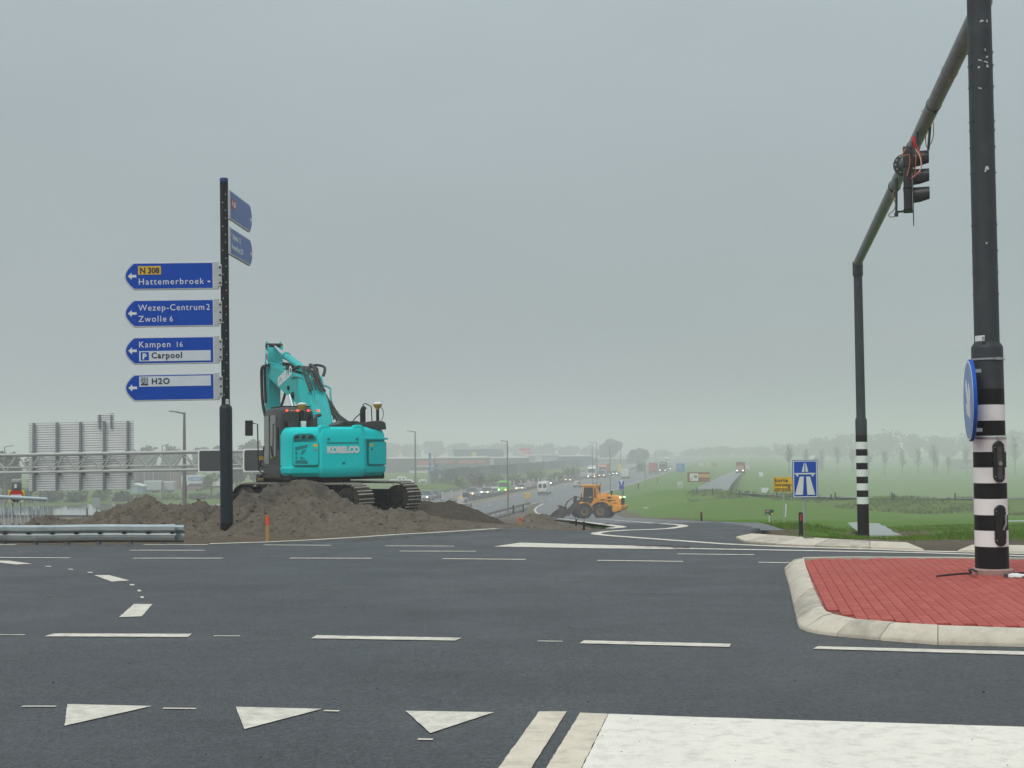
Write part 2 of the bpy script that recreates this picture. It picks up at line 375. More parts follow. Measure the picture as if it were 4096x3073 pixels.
# ------------------------------------------------------------------ asphalt
def asphalt(name, lo, hi, rough=.62):
    m = bpy.data.materials.new(name); m.use_nodes = True; t = m.node_tree; b = t.nodes['Principled BSDF']
    g = t.nodes.new('ShaderNodeNewGeometry')
    def noi(s, d=4, r=.6, stretch=None):
        n = t.nodes.new('ShaderNodeTexNoise'); n.inputs['Scale'].default_value = s; n.inputs['Detail'].default_value = d; n.inputs['Roughness'].default_value = r
        if stretch:
            q = t.nodes.new('ShaderNodeMapping'); q.inputs['Scale'].default_value = stretch; q.inputs['Rotation'].default_value = (0, 0, R(11))
            t.links.new(g.outputs['Position'], q.inputs[0]); t.links.new(q.outputs[0], n.inputs['Vector'])
        else: t.links.new(g.outputs['Position'], n.inputs['Vector'])
        return n.outputs[0]
    def ramp(i, p0, p1, c0, c1):
        c = t.nodes.new('ShaderNodeValToRGB'); t.links.new(i, c.inputs[0]); e = c.color_ramp.elements
        e[0].position = p0; e[1].position = p1; e[0].color = (*c0, 1); e[1].color = (*c1, 1); return c.outputs[0]
    def mix(f, a, c, mode):
        x = t.nodes.new('ShaderNodeMix'); x.data_type = 'RGBA'; x.blend_type = mode; x.inputs['Factor'].default_value = f
        t.links.new(a, x.inputs['A']); t.links.new(c, x.inputs['B']); return x.outputs['Result']
    base = ramp(noi(95, 3, .8), .33, .68, tuple(c * .3 for c in lo), tuple(c * 1.6 for c in hi))
    v = t.nodes.new('ShaderNodeTexVoronoi'); v.inputs['Scale'].default_value = 62; t.links.new(g.outputs['Position'], v.inputs['Vector'])
    agg = ramp(v.outputs['Distance'], .15, .75, (1.35, 1.35, 1.35), (.5, .5, .51))
    base = mix(.9, base, agg, 'MULTIPLY')
    pat = ramp(noi(.45, 5, .6), .3, .7, (.82, .82, .83), (1.17, 1.17, 1.15)); base = mix(1.0, base, pat, 'MULTIPLY')
    stre = ramp(noi(.5, 6, .6, (.25, .7, 1)), .32, .7, (.9, .9, .91), (1.12, 1.12, 1.11)); base = mix(1.0, base, stre, 'MULTIPLY')
    # dusty tracks and pale scuffs, dark damp blots
    mot = ramp(noi(24, 3, .7), .36, .64, (.55, .55, .56), (1.45, 1.45, 1.45)); base = mix(.95, base, mot, 'MULTIPLY')
    mot2 = ramp(noi(7, 5, .7), .36, .64, (.8, .8, .81), (1.2, 1.2, 1.19)); base = mix(.9, base, mot2, 'MULTIPLY')
    dust = ramp(noi(.9, 9, .75, (.18, 1.1, 1)), .54, .72, (1, 1, 1), (1.55, 1.52, 1.45)); base = mix(.8, base, dust, 'MULTIPLY')
    blot = ramp(noi(1.7, 7, .7), .24, .34, (.72, .72, .74), (1, 1, 1)); base = mix(.8, base, blot, 'MULTIPLY')
    peb = ramp(noi(34, 2, .5), .62, .72, (1, 1, 1), (1.5, 1.5, 1.5)); base = mix(.75, base, peb, 'MULTIPLY')
    pit = ramp(noi(27, 2, .5), .30, .40, (.45, .45, .46), (1, 1, 1)); base = mix(.85, base, pit, 'MULTIPLY')
    t.links.new(base, b.inputs['Base Color'])
    b.inputs['Roughness'].default_value = rough; b.inputs['Specular IOR Level'].default_value = .55
    rr = t.nodes.new('ShaderNodeMapRange'); rr.inputs['From Min'].default_value = .3; rr.inputs['From Max'].default_value = .7
    rr.inputs['To Min'].default_value = rough - .05; rr.inputs['To Max'].default_value = rough + .12
    t.links.new(noi(.7, 5, .65), rr.inputs[0]); t.links.new(rr.outputs[0], b.inputs['Roughness'])
    bp = t.nodes.new('ShaderNodeBump'); bp.inputs['Strength'].default_value = .9; bp.inputs['Distance'].default_value = .006
    t.links.new(v.outputs['Distance'], bp.inputs['Height']); bp.invert = True; t.links.new(bp.outputs[0], b.inputs['Normal'])
    return m
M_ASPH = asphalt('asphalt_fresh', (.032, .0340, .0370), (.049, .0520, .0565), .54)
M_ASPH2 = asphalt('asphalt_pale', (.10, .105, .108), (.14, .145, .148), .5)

# junction deck
edge_px = [(-260, 549), (0, 545.2), (120, 544.6), (200, 544.4), (265, 542), (315, 539.6), (360, 536.8), (397, 534.3), (425, 532.8), (497, 528.2), (520, 527.9)]
pl = [gnd(*p) for p in edge_px]
tongue = [gnd(560, 530.2), gnd(590, 530.3), gnd(608, 528.6), gnd(610, 526.8), gnd(604, 525.2), gnd(598, 524.6)]
right = [Vector((2.2, 29.0, 0)), Vector((4.4, 29.0, 0)), gnd(738, 524.6), gnd(750, 526.4), gnd(754.5, 528.6), gnd(750, 532.5), gnd(742, 536), gnd(735, 538.4),
         gnd(745, 543), gnd(800, 546.5), gnd(880, 549.2), gnd(960, 551.5), gnd(1060, 554.2), gnd(1250, 557.8), gnd(1600, 564)]
outline = [Vector((-60, -8, 0)), Vector((-60, 25.5, 0))] + pl + tongue + right + [Vector((60, -8, 0))]
mb = MB(); mb.poly([(p.x, p.y, 0) for p in outline])
def tri_mesh(mb, name):
    me = bpy.data.meshes.new(name); me.from_pydata([tuple(v) for v in mb.v], [], mb.f)
    bm = bmesh.new(); bm.from_mesh(me); bmesh.ops.recalc_face_normals(bm, faces=bm.faces)
    bmesh.ops.triangulate(bm, faces=bm.faces)
    for f in bm.faces:
        if f.normal.z < 0: f.normal_flip()
    bm.to_mesh(me); bm.free(); return me
road = link('road', tri_mesh(mb, 'road'), M_ASPH, kind='structure')

def strip(name, L, Rr, m, kind='structure', parent=None):
    n = len(L); mb = MB(); mb.add([tuple(p) for p in L] + [tuple(p) for p in Rr], [(i, i + 1, n + i + 1, n + i) for i in range(n - 1)])
    me = tri_mesh(mb, name); return link(name, me, m, parent, kind=kind)
yy = list(np.concatenate([np.arange(27, 60, 1.5), np.arange(60, 262, 4)]))
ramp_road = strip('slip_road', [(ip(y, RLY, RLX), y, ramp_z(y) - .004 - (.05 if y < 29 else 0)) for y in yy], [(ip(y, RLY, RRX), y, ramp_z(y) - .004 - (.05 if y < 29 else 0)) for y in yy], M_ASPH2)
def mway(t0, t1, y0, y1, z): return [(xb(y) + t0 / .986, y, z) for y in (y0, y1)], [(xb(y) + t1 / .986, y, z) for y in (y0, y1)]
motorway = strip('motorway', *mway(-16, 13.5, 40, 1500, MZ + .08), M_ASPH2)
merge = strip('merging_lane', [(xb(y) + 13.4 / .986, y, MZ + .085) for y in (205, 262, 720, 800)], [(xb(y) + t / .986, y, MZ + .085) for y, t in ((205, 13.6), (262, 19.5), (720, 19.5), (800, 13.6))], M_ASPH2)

# parallel road beyond, and the path along the bank
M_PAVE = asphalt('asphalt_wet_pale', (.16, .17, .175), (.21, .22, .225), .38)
aL = [(693, 490), (704, 484), (718, 477.5), (731, 471.7), (741, 466)]; aR = [(728, 490.7), (731, 485), (735.5, 479.5), (740, 474.4), (746, 467.5)]
dz = [(205, -4.6), (245, -5.2), (305, -5.9), (400, -6.7), (520, -7.2)]
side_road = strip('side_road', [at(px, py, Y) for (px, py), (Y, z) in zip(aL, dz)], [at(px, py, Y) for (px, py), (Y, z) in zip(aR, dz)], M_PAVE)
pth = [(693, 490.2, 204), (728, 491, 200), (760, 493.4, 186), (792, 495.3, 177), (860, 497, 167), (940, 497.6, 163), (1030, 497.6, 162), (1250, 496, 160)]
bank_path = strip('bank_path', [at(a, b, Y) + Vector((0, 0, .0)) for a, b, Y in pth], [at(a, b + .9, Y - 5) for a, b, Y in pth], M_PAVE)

# ------------------------------------------------------------------ painted markings
M_PAINT = mat('road_paint', (.69, .64, .555), .55, var=.08, scale=3, bump=.5, bscale=90, dirt=.55, dirtcol=(.27, .26, .24), dscale=9)
M_PAINT2 = mat('road_paint_cream', (.64, .565, .46), .6, var=.12, scale=3, bump=.5, bscale=90, dirt=.4, dirtcol=(.22, .2, .17), dscale=5)
M_PAINT3 = mat('road_paint_fresh', (.79, .74, .665), .5, var=.05, scale=2, bump=.5, bscale=80, dirt=.42, dirtcol=(.34, .32, .28), dscale=8)
MK = .006
def mark_poly(pts, m=M_PAINT, fine=True):
    P = [gnd(px, py) for px, py in pts]
    mb = MB()
    if fine:            # slightly ragged edges
        Q = []
        for i, p in enumerate(P):
            q = P[(i + 1) % len(P)]; n = max(1, int((q - p).length / .05)); n = min(n, 90); d = (q - p)
            s = Vector((-d.y, d.x, 0)).normalized()
            for k in range(n):
                Q.append(p + d * (k / n) + (s * random.uniform(-.0022, .0022) if k else Vector()))
        P = Q
    mb.poly([(p.x, p.y, MK) for p in P])
    return link('road_marking', tri_mesh(mb, 'road_marking'), m, road)
def mark_line(pts, width, m=M_PAINT, zf=road_z, parent=None, res=0):
    if res:
        q = []
        for a, b in zip(pts[:-1], pts[1:]):
            for k in range(res): q.append((a[0] + (b[0] - a[0]) * k / res, a[1] + (b[1] - a[1]) * k / res))
        pts = q + [pts[-1]]
    P = [onsurf(px, py, zf) for px, py in pts]
    return ribbon('road_marking', P, width, m, parent or road)
def ribbon(name, P, width, m, parent, lift=MK, kind=None):
    L, Q = [], []
    for i, p in enumerate(P):
        d = (P[min(i + 1, len(P) - 1)] - P[max(i - 1, 0)]); s = Vector((-d.y, d.x, 0)).normalized() * width / 2
        L.append((p.x + s.x, p.y + s.y, p.z + lift)); Q.append((p.x - s.x, p.y - s.y, p.z + lift))
    n = len(L); mb = MB(); mb.add(L + Q, [(i, i + 1, n + i + 1, n + i) for i in range(n - 1)])
    return link(name, tri_mesh(mb, name), m, parent, kind=kind)
for q in ([(67.2, 704.9), (152.2, 706.8), (64.6, 726.6)], [(235.8, 707.6), (322, 709.7), (244.5, 730)], [(405.4, 711.6), (494.3, 713.1), (430.4, 734)],
          [(-4, 561), (9, 561), (32.4, 564.2), (15.8, 564.8), (-4, 562.5)], [(94.1, 575.6), (109.2, 575.5), (129.4, 580.9), (111.6, 582)],
          [(134.2, 604.4), (152.4, 604.6), (141.9, 616.8), (119, 617.6)],
          [(44.3, 636.9), (54, 634), (192, 634.4), (188, 637.6)], [(311, 638.9), (316.5, 635.8), (462, 638.4), (455, 641.2)],
          [(579.5, 643.9), (584, 641.0), (731.5, 644.4), (729.5, 647.6)], [(813, 649.4), (818, 646.9), (1040, 652.5), (1040, 656.0)],
          [(129.5, 584.6), (134, 584.6), (134.8, 585.8), (130.4, 585.8)], [(137, 590.2), (140.6, 590.2), (141.2, 591.9), (137.8, 591.9)],
          [(140.2, 596.9), (143.6, 596.8), (144, 598.5), (140.6, 598.5)],
          [(45, 566.3), (51, 566.4), (51.6, 567.1), (46, 567)], [(68, 569.1), (73, 569.3), (73.4, 570), (68.6, 569.9)], [(87, 572.2), (92.4, 572.4), (93, 573.2), (88, 573)]):
    mark_poly(q)
for (a, b, c, d) in ((-6, 635.3, 25, 635.4), (213.6, 636.4, 240.2, 636.6), (537.5, 641.6, 562.8, 641.9), (22, 707, 56, 707.1), (163, 709, 196, 709.4), (324, 711.4, 339.4, 711.8), (417.7, 740, 433, 740.3)):
    mark_line([(a, b), (c, d)], .035)
for (a, b, c, d) in ((-6, 544.9, 16, 544.9), (143, 544.9, 208, 544.9), (264, 545.2, 331, 545.6), (130, 550.5, 205, 550.6), (-6, 557.8, 69.6, 558.2), (133, 558.5, 223, 558.5),
                     (289.6, 558.4, 371.7, 558.6), (385.6, 546.2, 454.4, 546.4), (399.8, 551.4, 476, 551.6), (442.6, 559, 525.6, 559.8), (597.6, 560.7, 683, 561.8),
                     (677.4, 554.2, 754, 555.1), (758.6, 562.7, 800, 563.2), (955, 558.8, 1040, 560.2)):
    mark_line([(a, b), (c, d)], .11)
mark_poly([(493.2, 546.8), (520.9, 542.9), (635, 546.1), (675, 547.5), (675, 549.5), (600, 548.6)], fine=False)
mark_line([(674, 548.5), (725, 549.5), (793, 550.6), (925, 553.1), (1040, 556.6)], .18)
mark_line([(1040, 554.2), (978, 552.6), (925, 551.4), (869.7, 549.4), (792.8, 547.2), (725, 544.2), (660.6, 539.6), (615.4, 536.3), (600, 534.9), (595.8, 534), (597.5, 533), (606.4, 531.7), (629, 530.3), (651.6, 529.7), (669.7, 528.7), (681.3, 527), (684.1, 526), (678.7, 524.9), (651.6, 523.2), (620, 520.6), (600, 518.6)], .2, res=3)
mark_line([(543.5, 503.6), (536.8, 507.3), (534.5, 510), (536.8, 513.1), (542.6, 514.9), (556.6, 517.9), (579.2, 521.3), (606.4, 524.9), (618, 526.3), (621.7, 527.1), (618.1, 527.8), (608, 528.6)], .22, res=3)
mark_line([(209.7, 543.9), (225, 543.5), (265.7, 542.3), (315.4, 539.9), (360.6, 537.2), (396.8, 534.7), (425, 533.3), (497, 528.8)], .16)
# lines in front: two long bars and the white block
def ext(top, bot, k): return (bot[0] + (bot[0] - top[0]) * k, bot[1] + (bot[1] - top[1]) * k)
l1, l2 = (539, 712.4), (499, 768); r1, r2 = (566.8, 712.2), (532, 768)
mark_poly([l1, r1, r2, ext(r1, r2, 3), ext(l1, l2, 3), l2], M_PAINT2)
l1, l2 = (580.2, 713.4), (546.7, 768); r1, r2 = (608, 714.7), (581.8, 768)
mark_poly([l1, r1, r2, ext(r1, r2, 3), ext(l1, l2, 3), l2], M_PAINT2)
mark_poly([(608.8, 714.6), (675, 717.2), (1024, 727.8), (1300, 736.2), (1300, 980), ext((608.8, 714.6), (582.6, 768), 4), (582.6, 768)], M_PAINT3)
# motorway lines
def mline(t, y0, y1, w, dash=None):
    if dash is None:
        P = [Vector((xb(y) + t / .986, y, MZ + .1)) for y in np.linspace(y0, y1, 6)]; ribbon('road_marking', P, w, M_PAINT, motorway)
    else:
        y = y0
        while y < y1:
            P = [Vector((xb(v) + t / .986, v, MZ + .1)) for v in (y, y + dash[0])]; ribbon('road_marking', P, w, M_PAINT, motorway); y += dash[0] + dash[1]
mline(2.2, 150, 900, .25); mline(-2.2, 150, 900, .25); mline(-12.8, 150, 900, .25); mline(12.2, 150, 205, .25); mline(18.6, 262, 720, .25)
mline(6.0, 170, 480, .2, (3, 9)); mline(-6.0, 170, 480, .2, (3, 9)); mline(-9.5, 170, 480, .2, (3, 9)); mline(12.2, 215, 420, .25, (3, 6))
# ------------------------------------------------------------------ traffic island
M_KERB = mat('kerb_concrete', (.56, .51, .425), .85, var=.12, scale=9, bump=.5, bscale=120, dirt=.3, dirtcol=(.24, .22, .18), dscale=4, spec=.2)
M_KERB2 = mat('kerb_concrete_worn', (.50, .455, .38), .85, var=.16, scale=7, bump=.6, bscale=110, dirt=.5, dirtcol=(.2, .18, .15), dscale=5, spec=.2)
M_BRICK = mat('red_paver', (.40, .085, .07), .85, var=.14, scale=5, bump=.5, bscale=150, dirt=.3, dirtcol=(.40, .15, .13), dscale=1.1, spec=.25)
M_BRICKB = mat('red_paver_pale', (.43, .10, .083), .85, var=.14, scale=5, bump=.5, bscale=150, dirt=.35, dirtcol=(.46, .2, .17), dscale=1.1, spec=.25)
M_JOINT = mat('red_joint', (.36, .14, .12), .95, var=.7, scale=1.2)
IZ = .13
outer = [gnd(784.5, 569.8), gnd(785.2, 573.5), gnd(789.5, 588), gnd(793.5, 606), gnd(797.0, 622.5), gnd(799.5, 628.2), gnd(806, 631.2), gnd(818, 634), gnd(837, 636.4), gnd(880, 640.4), gnd(938, 645), gnd(1040, 647.2), gnd(1250, 652), gnd(1750, 665)]
inner = [gnd(800, 558.6, IZ), gnd(803.5, 558.4, IZ), gnd(807, 570, IZ), gnd(813.5, 588, IZ), gnd(822, 606, IZ), gnd(826, 611.2, IZ), gnd(833, 614.0, IZ), gnd(842, 616.5, IZ), gnd(858, 619.4, IZ), gnd(895, 622.8, IZ), gnd(938, 625.3, IZ), gnd(1040, 628.4, IZ), gnd(1250, 633.5, IZ), gnd(1750, 646.5, IZ)]
crest = [p + (q - p) * .62 for p, q in zip(outer, inner)]
for c in crest: c.z = IZ - .006
island = link('traffic_island', None, kind='structure')
isl_poly = [inner[0] + Vector((0, .0, 0))] + inner[1:] + [gnd(1700, 566.3, IZ), gnd(1250, 560.9, IZ), gnd(1024, 558.9, IZ), gnd(900, 557.8, IZ)]
mb = MB(); mb.poly([(p.x, p.y, IZ - .02) for p in isl_poly]); link('paving_bed', tri_mesh(mb, 'paving_bed'), M_JOINT, island)
# kerb stones one by one
segs = [(0, 1), (1, 2), (2, 3), (3, 4), (4, 6), (6, 8), (8, 9), (9, 10), (10, 11), (11, 12), (12, 13)]
for k, (a, b) in enumerate(segs):
    rings = []
    n0 = list(range(a, b + 1))
    for j, i in enumerate(n0):
        o, c, n = outer[i].copy(), crest[i].copy(), inner[i].copy()
        g = .003
        if j == 0 and i > 0: d = (outer[n0[1]] - outer[i]).normalized() * g; o += d; c += d; n += d
        if j == len(n0) - 1 and i < len(outer) - 1: d = (outer[i] - outer[n0[-2]]).normalized() * -g * -1; o -= d; c -= d; n -= d
        jz = random.uniform(-.004, .004)
        lip = o + (c - o) * .06; lip.z = .035
        rings.append([(o.x, o.y, -.05), (o.x, o.y, .02), (lip.x, lip.y, lip.z), (c.x, c.y, c.z + jz), (n.x, n.y, IZ + .004 + jz), (n.x, n.y, -.05)])
    mb = MB(); mb.loft(rings); part('kerb_stone', mb, M_KERB if k % 3 else M_KERB2, island, angle=40)
# far kerb of the island
mb = MB()
fk = [gnd(803, 557.9, IZ), gnd(850, 557.2, IZ), gnd(960, 557.6, IZ), gnd(1040, 558.6, IZ), gnd(1250, 560.6, IZ), gnd(1700, 566, IZ)]
mb.loft([[(p.x, p.y, -.05), (p.x, p.y, IZ), (p.x + .02, p.y + .12, IZ), (p.x + .06, p.y + .3, .0), (p.x + .06, p.y + .3, -.05)] for p in fk]); part('kerb_stone', mb, M_KERB, island)
# pavers
bu = Vector((math.sin(R(10)), math.cos(R(10)), 0)); bv = Vector((math.cos(R(10)), -math.sin(R(10)), 0))
def inside(x, y, poly):
    c = False; j = len(poly) - 1
    for i in range(len(poly)):
        a, b = poly[i], poly[j]
        if (a.y > y) != (b.y > y) and x < (b.x - a.x) * (y - a.y) / (b.y - a.y) + a.x: c = not c
        j = i
    return c
bl, bw, bh = .212, .105, .06
bm_ = MB(); bm_.box((0, 0, -bh / 2), (bl - .003, bw - .0055, bh)); bme = bm_.mesh('paving_brick', bevel=.0025, seg=1)
bme.materials.append(M_BRICK); bme2 = bme.copy(); bme2.materials.clear(); bme2.materials.append(M_BRICKB)
spots = []
PB = gnd(992, 572.6, IZ)
for i in range(-60, 60):
    for j in range(-80, 100):
        c = Vector((5, 14, 0)) + bu * (i + (.5 if j % 2 else 0)) * bl + bv * j * bw
        if c.y > 19.5 or c.x > 9.2 or c.y < 10: continue
        ok = all(inside(c.x + (bu * sx * bl * .45 + bv * sy * bw * .45).x, c.y + (bu * sx * bl * .45 + bv * sy * bw * .45).y, isl_poly) for sx in (-1, 1) for sy in (-1, 1))
        if ok and (c - Vector((PB.x, PB.y, 0))).length > .2: spots.append(c)
def visx(c): return 512 + F_PX * c.x / c.y
spots.sort(key=lambda c: (0 if visx(c) < 1018 else 1, c.y))
ang = math.atan2(bu.y, bu.x); rest = MB()
for k, c in enumerate(spots):
    dzv = random.uniform(-.0015, .001)
    if k < 300:
        o = link('paving_brick', bme if random.random() < .6 else bme2, None, island, (c.x, c.y, IZ + dzv), (random.uniform(-.003, .003), random.uniform(-.003, .003), ang))
    else:
        M = Matrix.Rotation(ang, 3, 'Z'); rest.box((c.x, c.y, IZ - bh / 2 + dzv), (bl - .003, bw - .0055, bh), M)
part('paving_bricks', rest, M_BRICK, island, kind='stuff', smooth=False)

# ------------------------------------------------------------------ striped mast on the island
M_BLACK = mat('mast_black_film', (.006, .0065, .007), .5, var=.3, scale=8, dirt=.12, dirtcol=(.04, .04, .04), dscale=6, spec=.2)
M_WHITE = mat('mast_white_film', (.78, .82, .81), .5, var=.03, scale=5, dirt=.12, dirtcol=(.35, .34, .32), dscale=3)
M_MAST = mat('mast_grey_coating', (.036, .043, .048), .5, var=.14, scale=5, bump=.15, bscale=25, dirt=.22, dirtcol=(.08, .09, .095), dscale=2.5, spec=.3)
M_STEEL = mat('bare_steel', (.45, .46, .46), .35, metal=.85, var=.15, scale=15)
M_STICK = mat('sticker_white', (.7, .72, .72), .6, var=.05)
M_INK = mat('ink_dark', (.03, .035, .05), .6, var=.1)
mb_ = gnd(992.3, 573.6, IZ)
mtop = 8.6
mast = thing('striped_mast', 'thick black and white banded signal mast standing on the red brick island', 'mast', (mb_.x, mb_.y, IZ), rot=(0, R(-.1), 0))
mr_ = .185
def zpx(py, base, px=992): return at(px, py, base.y).z - base.z
mb = MB(); mb.lathe([(mr_ + .045, -.04), (mr_ + .045, .05), (mr_ + .03, .062), (mr_, .065)], 36); part('base_collar', mb, mat('collar_concrete', (.34, .22, .2), .85, var=.15, scale=20), mast)
bands = [(573.6, 546, 0), (546, 530, 1), (530, 514.5, 0), (514.5, 498.5, 1), (498.5, 482.8, 0), (482.8, 467.3, 1), (467.3, 451.8, 0), (451.8, 435.8, 1), (435.8, 420.8, 0), (420.8, 405, 1), (405, 389.2, 0)]
zz = [zpx(b[0], mb_) for b in bands] + [zpx(389.2, mb_)]; zz[0] = .06
for k, b in enumerate(bands):
    mb = MB(); r_ = mr_ - .0008 * k + (.0012 if b[2] else 0)
    mb.lathe([(r_, zz[k]), (r_, zz[k + 1])], 40); part('band', mb, M_WHITE if b[2] else M_BLACK, mast)
z0 = zz[-1]; zs = zpx(349, mb_); zs2 = zpx(344.5, mb_)
mb = MB(); mb.lathe([(mr_ - .009, z0), (mr_ - .01, zs), (mr_ - .014, zs + .03), (.142, zs2 + .02), (.140, zs2 + .04), (.137, 5), (.13, mtop)], 40); part('tube', mb, M_MAST, mast)
# rivets up the tube
mb = MB()
for z in (3.2, 3.45, 3.7, 4.0, 4.6, 4.9, 5.1, 5.2, 5.6, 5.85, 6.0):
    for a in (R(-150), R(-90), R(-30), R(178), R(2)):
        c = Vector((math.cos(a) * .137, math.sin(a) * .137, z)); mb.cyl(c * 1, c + Vector((math.cos(a), math.sin(a), 0)) * .012, .008, n=6)
part('rivet', mb, M_MAST, mast, kind='stuff')
for z0_, m_ in ((zpx(359.5, mb_), M_STEEL), (zpx(438, mb_), M_STEEL)):
    mb = MB(); rr = mr_ + .004; mb.lathe([(rr - .006, z0_ - .012), (rr, z0_ - .01), (rr, z0_ + .01), (rr - .006, z0_ + .012)], 40); mb.box((.05, -rr - .008, z0_), (.06, .02, .03)); part('clamp_strap', mb, m_, mast)
def capsule_plate(zc, h, w, th=.018):
    mb = MB(); pts = []; n = 10
    for i in range(n + 1): a = math.pi * i / n; pts.append((w / 2 * math.cos(a), h / 2 - w / 2 + w / 2 * math.sin(a)))
    for i in range(n + 1): a = math.pi + math.pi * i / n; pts.append((w / 2 * math.cos(a), -h / 2 + w / 2 + w / 2 * math.sin(a)))
    mb.prism([(x, z + zc) for x, z in pts], -mr_ - th, -mr_ + .03, 'xz'); return mb
M_GLOSS = mat('hatch_gloss_black', (.01, .011, .012), .25, var=.3, scale=6, spec=.5)
for (ya, yb, open_) in ((441, 482.2, True), (504.2, 545.4, False)):
    za, zb = zpx(yb, mb_), zpx(ya, mb_); zc = (za + zb) / 2
    h_ = part('hatch', capsule_plate(zc, zb - za, .135), M_GLOSS, mast, bevel=.004, seg=1); h_.rotation_euler = (0, 0, R(12))
    h_.location = (0, 0, 0)
    if open_:
        mb = MB(); mb.bb(-.03, .03, -mr_ - .026, -mr_ - .016, zc - .2, zc + .17); part('terminal_strip', mb, mat('terminal_grey', (.06, .058, .055), .6, var=.5, scale=60), h_)
        mb = MB(); mb.cyl((.0, -mr_ - .024, zc - .02), (.0, -mr_ - .042, zc - .02), .024, n=14); part('lock', mb, M_STEEL, h_)
    else:
        mb = MB(); mb.tube([(.02, -mr_ - .03, zc - .05), (.045, -mr_ - .045, zc + .02), (.055, -mr_ - .03, zc + .12)], .012, 6); part('cable_tie_loop', mb, M_STEEL, h_)
    mb = MB()
    for sx in (-.055, .055):
        for zq in (za + .07, zb - .07): mb.cyl((sx, -mr_ - .018, zq), (sx, -mr_ - .026, zq), .006, n=8)
    part('screw', mb, M_STEEL, h_, kind='stuff')
zt = zpx(336, mb_); zt2 = zpx(346, mb_)
st = MB(); a0, a1 = R(-175), R(-118); k = 8
st.add([((.1405) * math.cos(a0 + (a1 - a0) * i / k), .1405 * math.sin(a0 + (a1 - a0) * i / k), z) for z in (zt2, zt) for i in range(k + 1)], [(i, i + 1, k + 2 + i, k + 1 + i) for i in range(k)])
sk = part('number_sticker', st, M_STICK, mast)
text('sticker_number', '706', .05, M_INK, sk, (-.105, -.125, zt2 + .062), (R(90), 0, R(-42)), bold=.001)
text('sticker_number', '26', .05, M_INK, sk, (-.105, -.125, zt2 + .012), (R(90), 0, R(-42)), bold=.001)
# scuffs of paint on the tube
M_SCUFF = mat('paint_scuff', (.5, .52, .5), .7, var=.2)
for (px, py, w_, h_) in ((981, 21, .05, .02), (986.5, 21, .02, .03), (984, 50, .02, .03), (986, 57, .03, .02), (979, 60, .05, .012), (985, 62, .06, .014), (986.5, 66, .03, .03), (978, 67, .03, .02), (979, 88, .045, .012), (985, 168, .05, .04), (983.5, 171, .03, .02), (984, 243, .02, .02)):
    z_ = at(px, py, mb_.y - .13).z - IZ; cxp = 982.6 + (py / 344.0) * 5.0; a = max(-1.1, min(1.1, (px - cxp) * mb_.y / F_PX / .136)); rr = .1375
    mb = MB(); mb.box((0, 0, 0), (w_, .004, h_), (0, random.uniform(-.5, .5), 0), (.6, 1)); o = part('scuff', mb, M_SCUFF, mast, loc=(rr * math.sin(a), -rr * math.cos(a), z_), rot=(0, 0, a))
# round blue arrow sign fixed to the mast, seen almost edge-on
sg0, sg1 = at(970.5, 359.5, mb_.y - .2), at(970.5, 441.5, mb_.y - .2)
dia = (sg0.z - sg1.z); sgc = (sg0 + sg1) / 2
M_BLUE = mat('sign_blue', (.002, .085, .45), .5, var=.06, scale=3, spec=.15)
M_BLUEL = mat('sign_blue_face', (.10, .22, .50), .35, var=.05, scale=3)
M_SWHITE = mat('sign_white', (.70, .72, .74), .4, var=.04)
M_ALU = mat('sign_aluminium', (.52, .54, .55), .45, metal=.5, var=.1, scale=5)
disc = thing('arrow_sign', 'round blue sign with a white arrow clamped to the striped mast', 'sign', tuple(sgc), rz=R(-102))
mb = MB(); mb.lathe([(dia / 2 - .01, -.02), (dia / 2, -.015), (dia / 2, .015), (dia / 2 - .01, .02)], 48); o = part('rim', mb, M_BLUE, disc); o.rotation_euler = (R(90), 0, 0)
mb = MB(); mb.lathe([(dia / 2 - .012, .0), (dia / 2 - .012, .003)], 48); o = part('white_ring', mb, M_SWHITE, disc); o.rotation_euler = (R(90), 0, 0); o.location = (0, -.0215, 0)
mb = MB(); mb.lathe([(dia / 2 - .035, .0), (dia / 2 - .035, .003)], 48); o = part('face', mb, M_BLUEL, disc); o.rotation_euler = (R(90), 0, 0); o.location = (0, -.0245, 0)
s = dia / 2 * .62; ar = [(-.13 * s - .1 * s, .95 * s), (.23 * s - .1 * s, .95 * s), (.23 * s - .1 * s, -.05 * s), (.72 * s - .1 * s, .35 * s), (.72 * s, -.2 * s), (.05 * s, -.95 * s), (-.6 * s, -.2 * s), (-.6 * s, .35 * s), (-.23 * s, -.05 * s)]
ca, sa = math.cos(R(38)), math.sin(R(38)); ar = [(x * ca - z * sa, x * sa + z * ca) for x, z in ar]
mb = MB(); mb.prism(ar, -.031, -.0275, 'xz'); part('arrow', mb, M_SWHITE, disc)
for s_ in (-1, 1): mb = MB(); mb.bb(-.02, .02, .015, .12, s_ * dia * .36 - .02, s_ * dia * .36 + .02); part('bracket', mb, M_STEEL, disc)
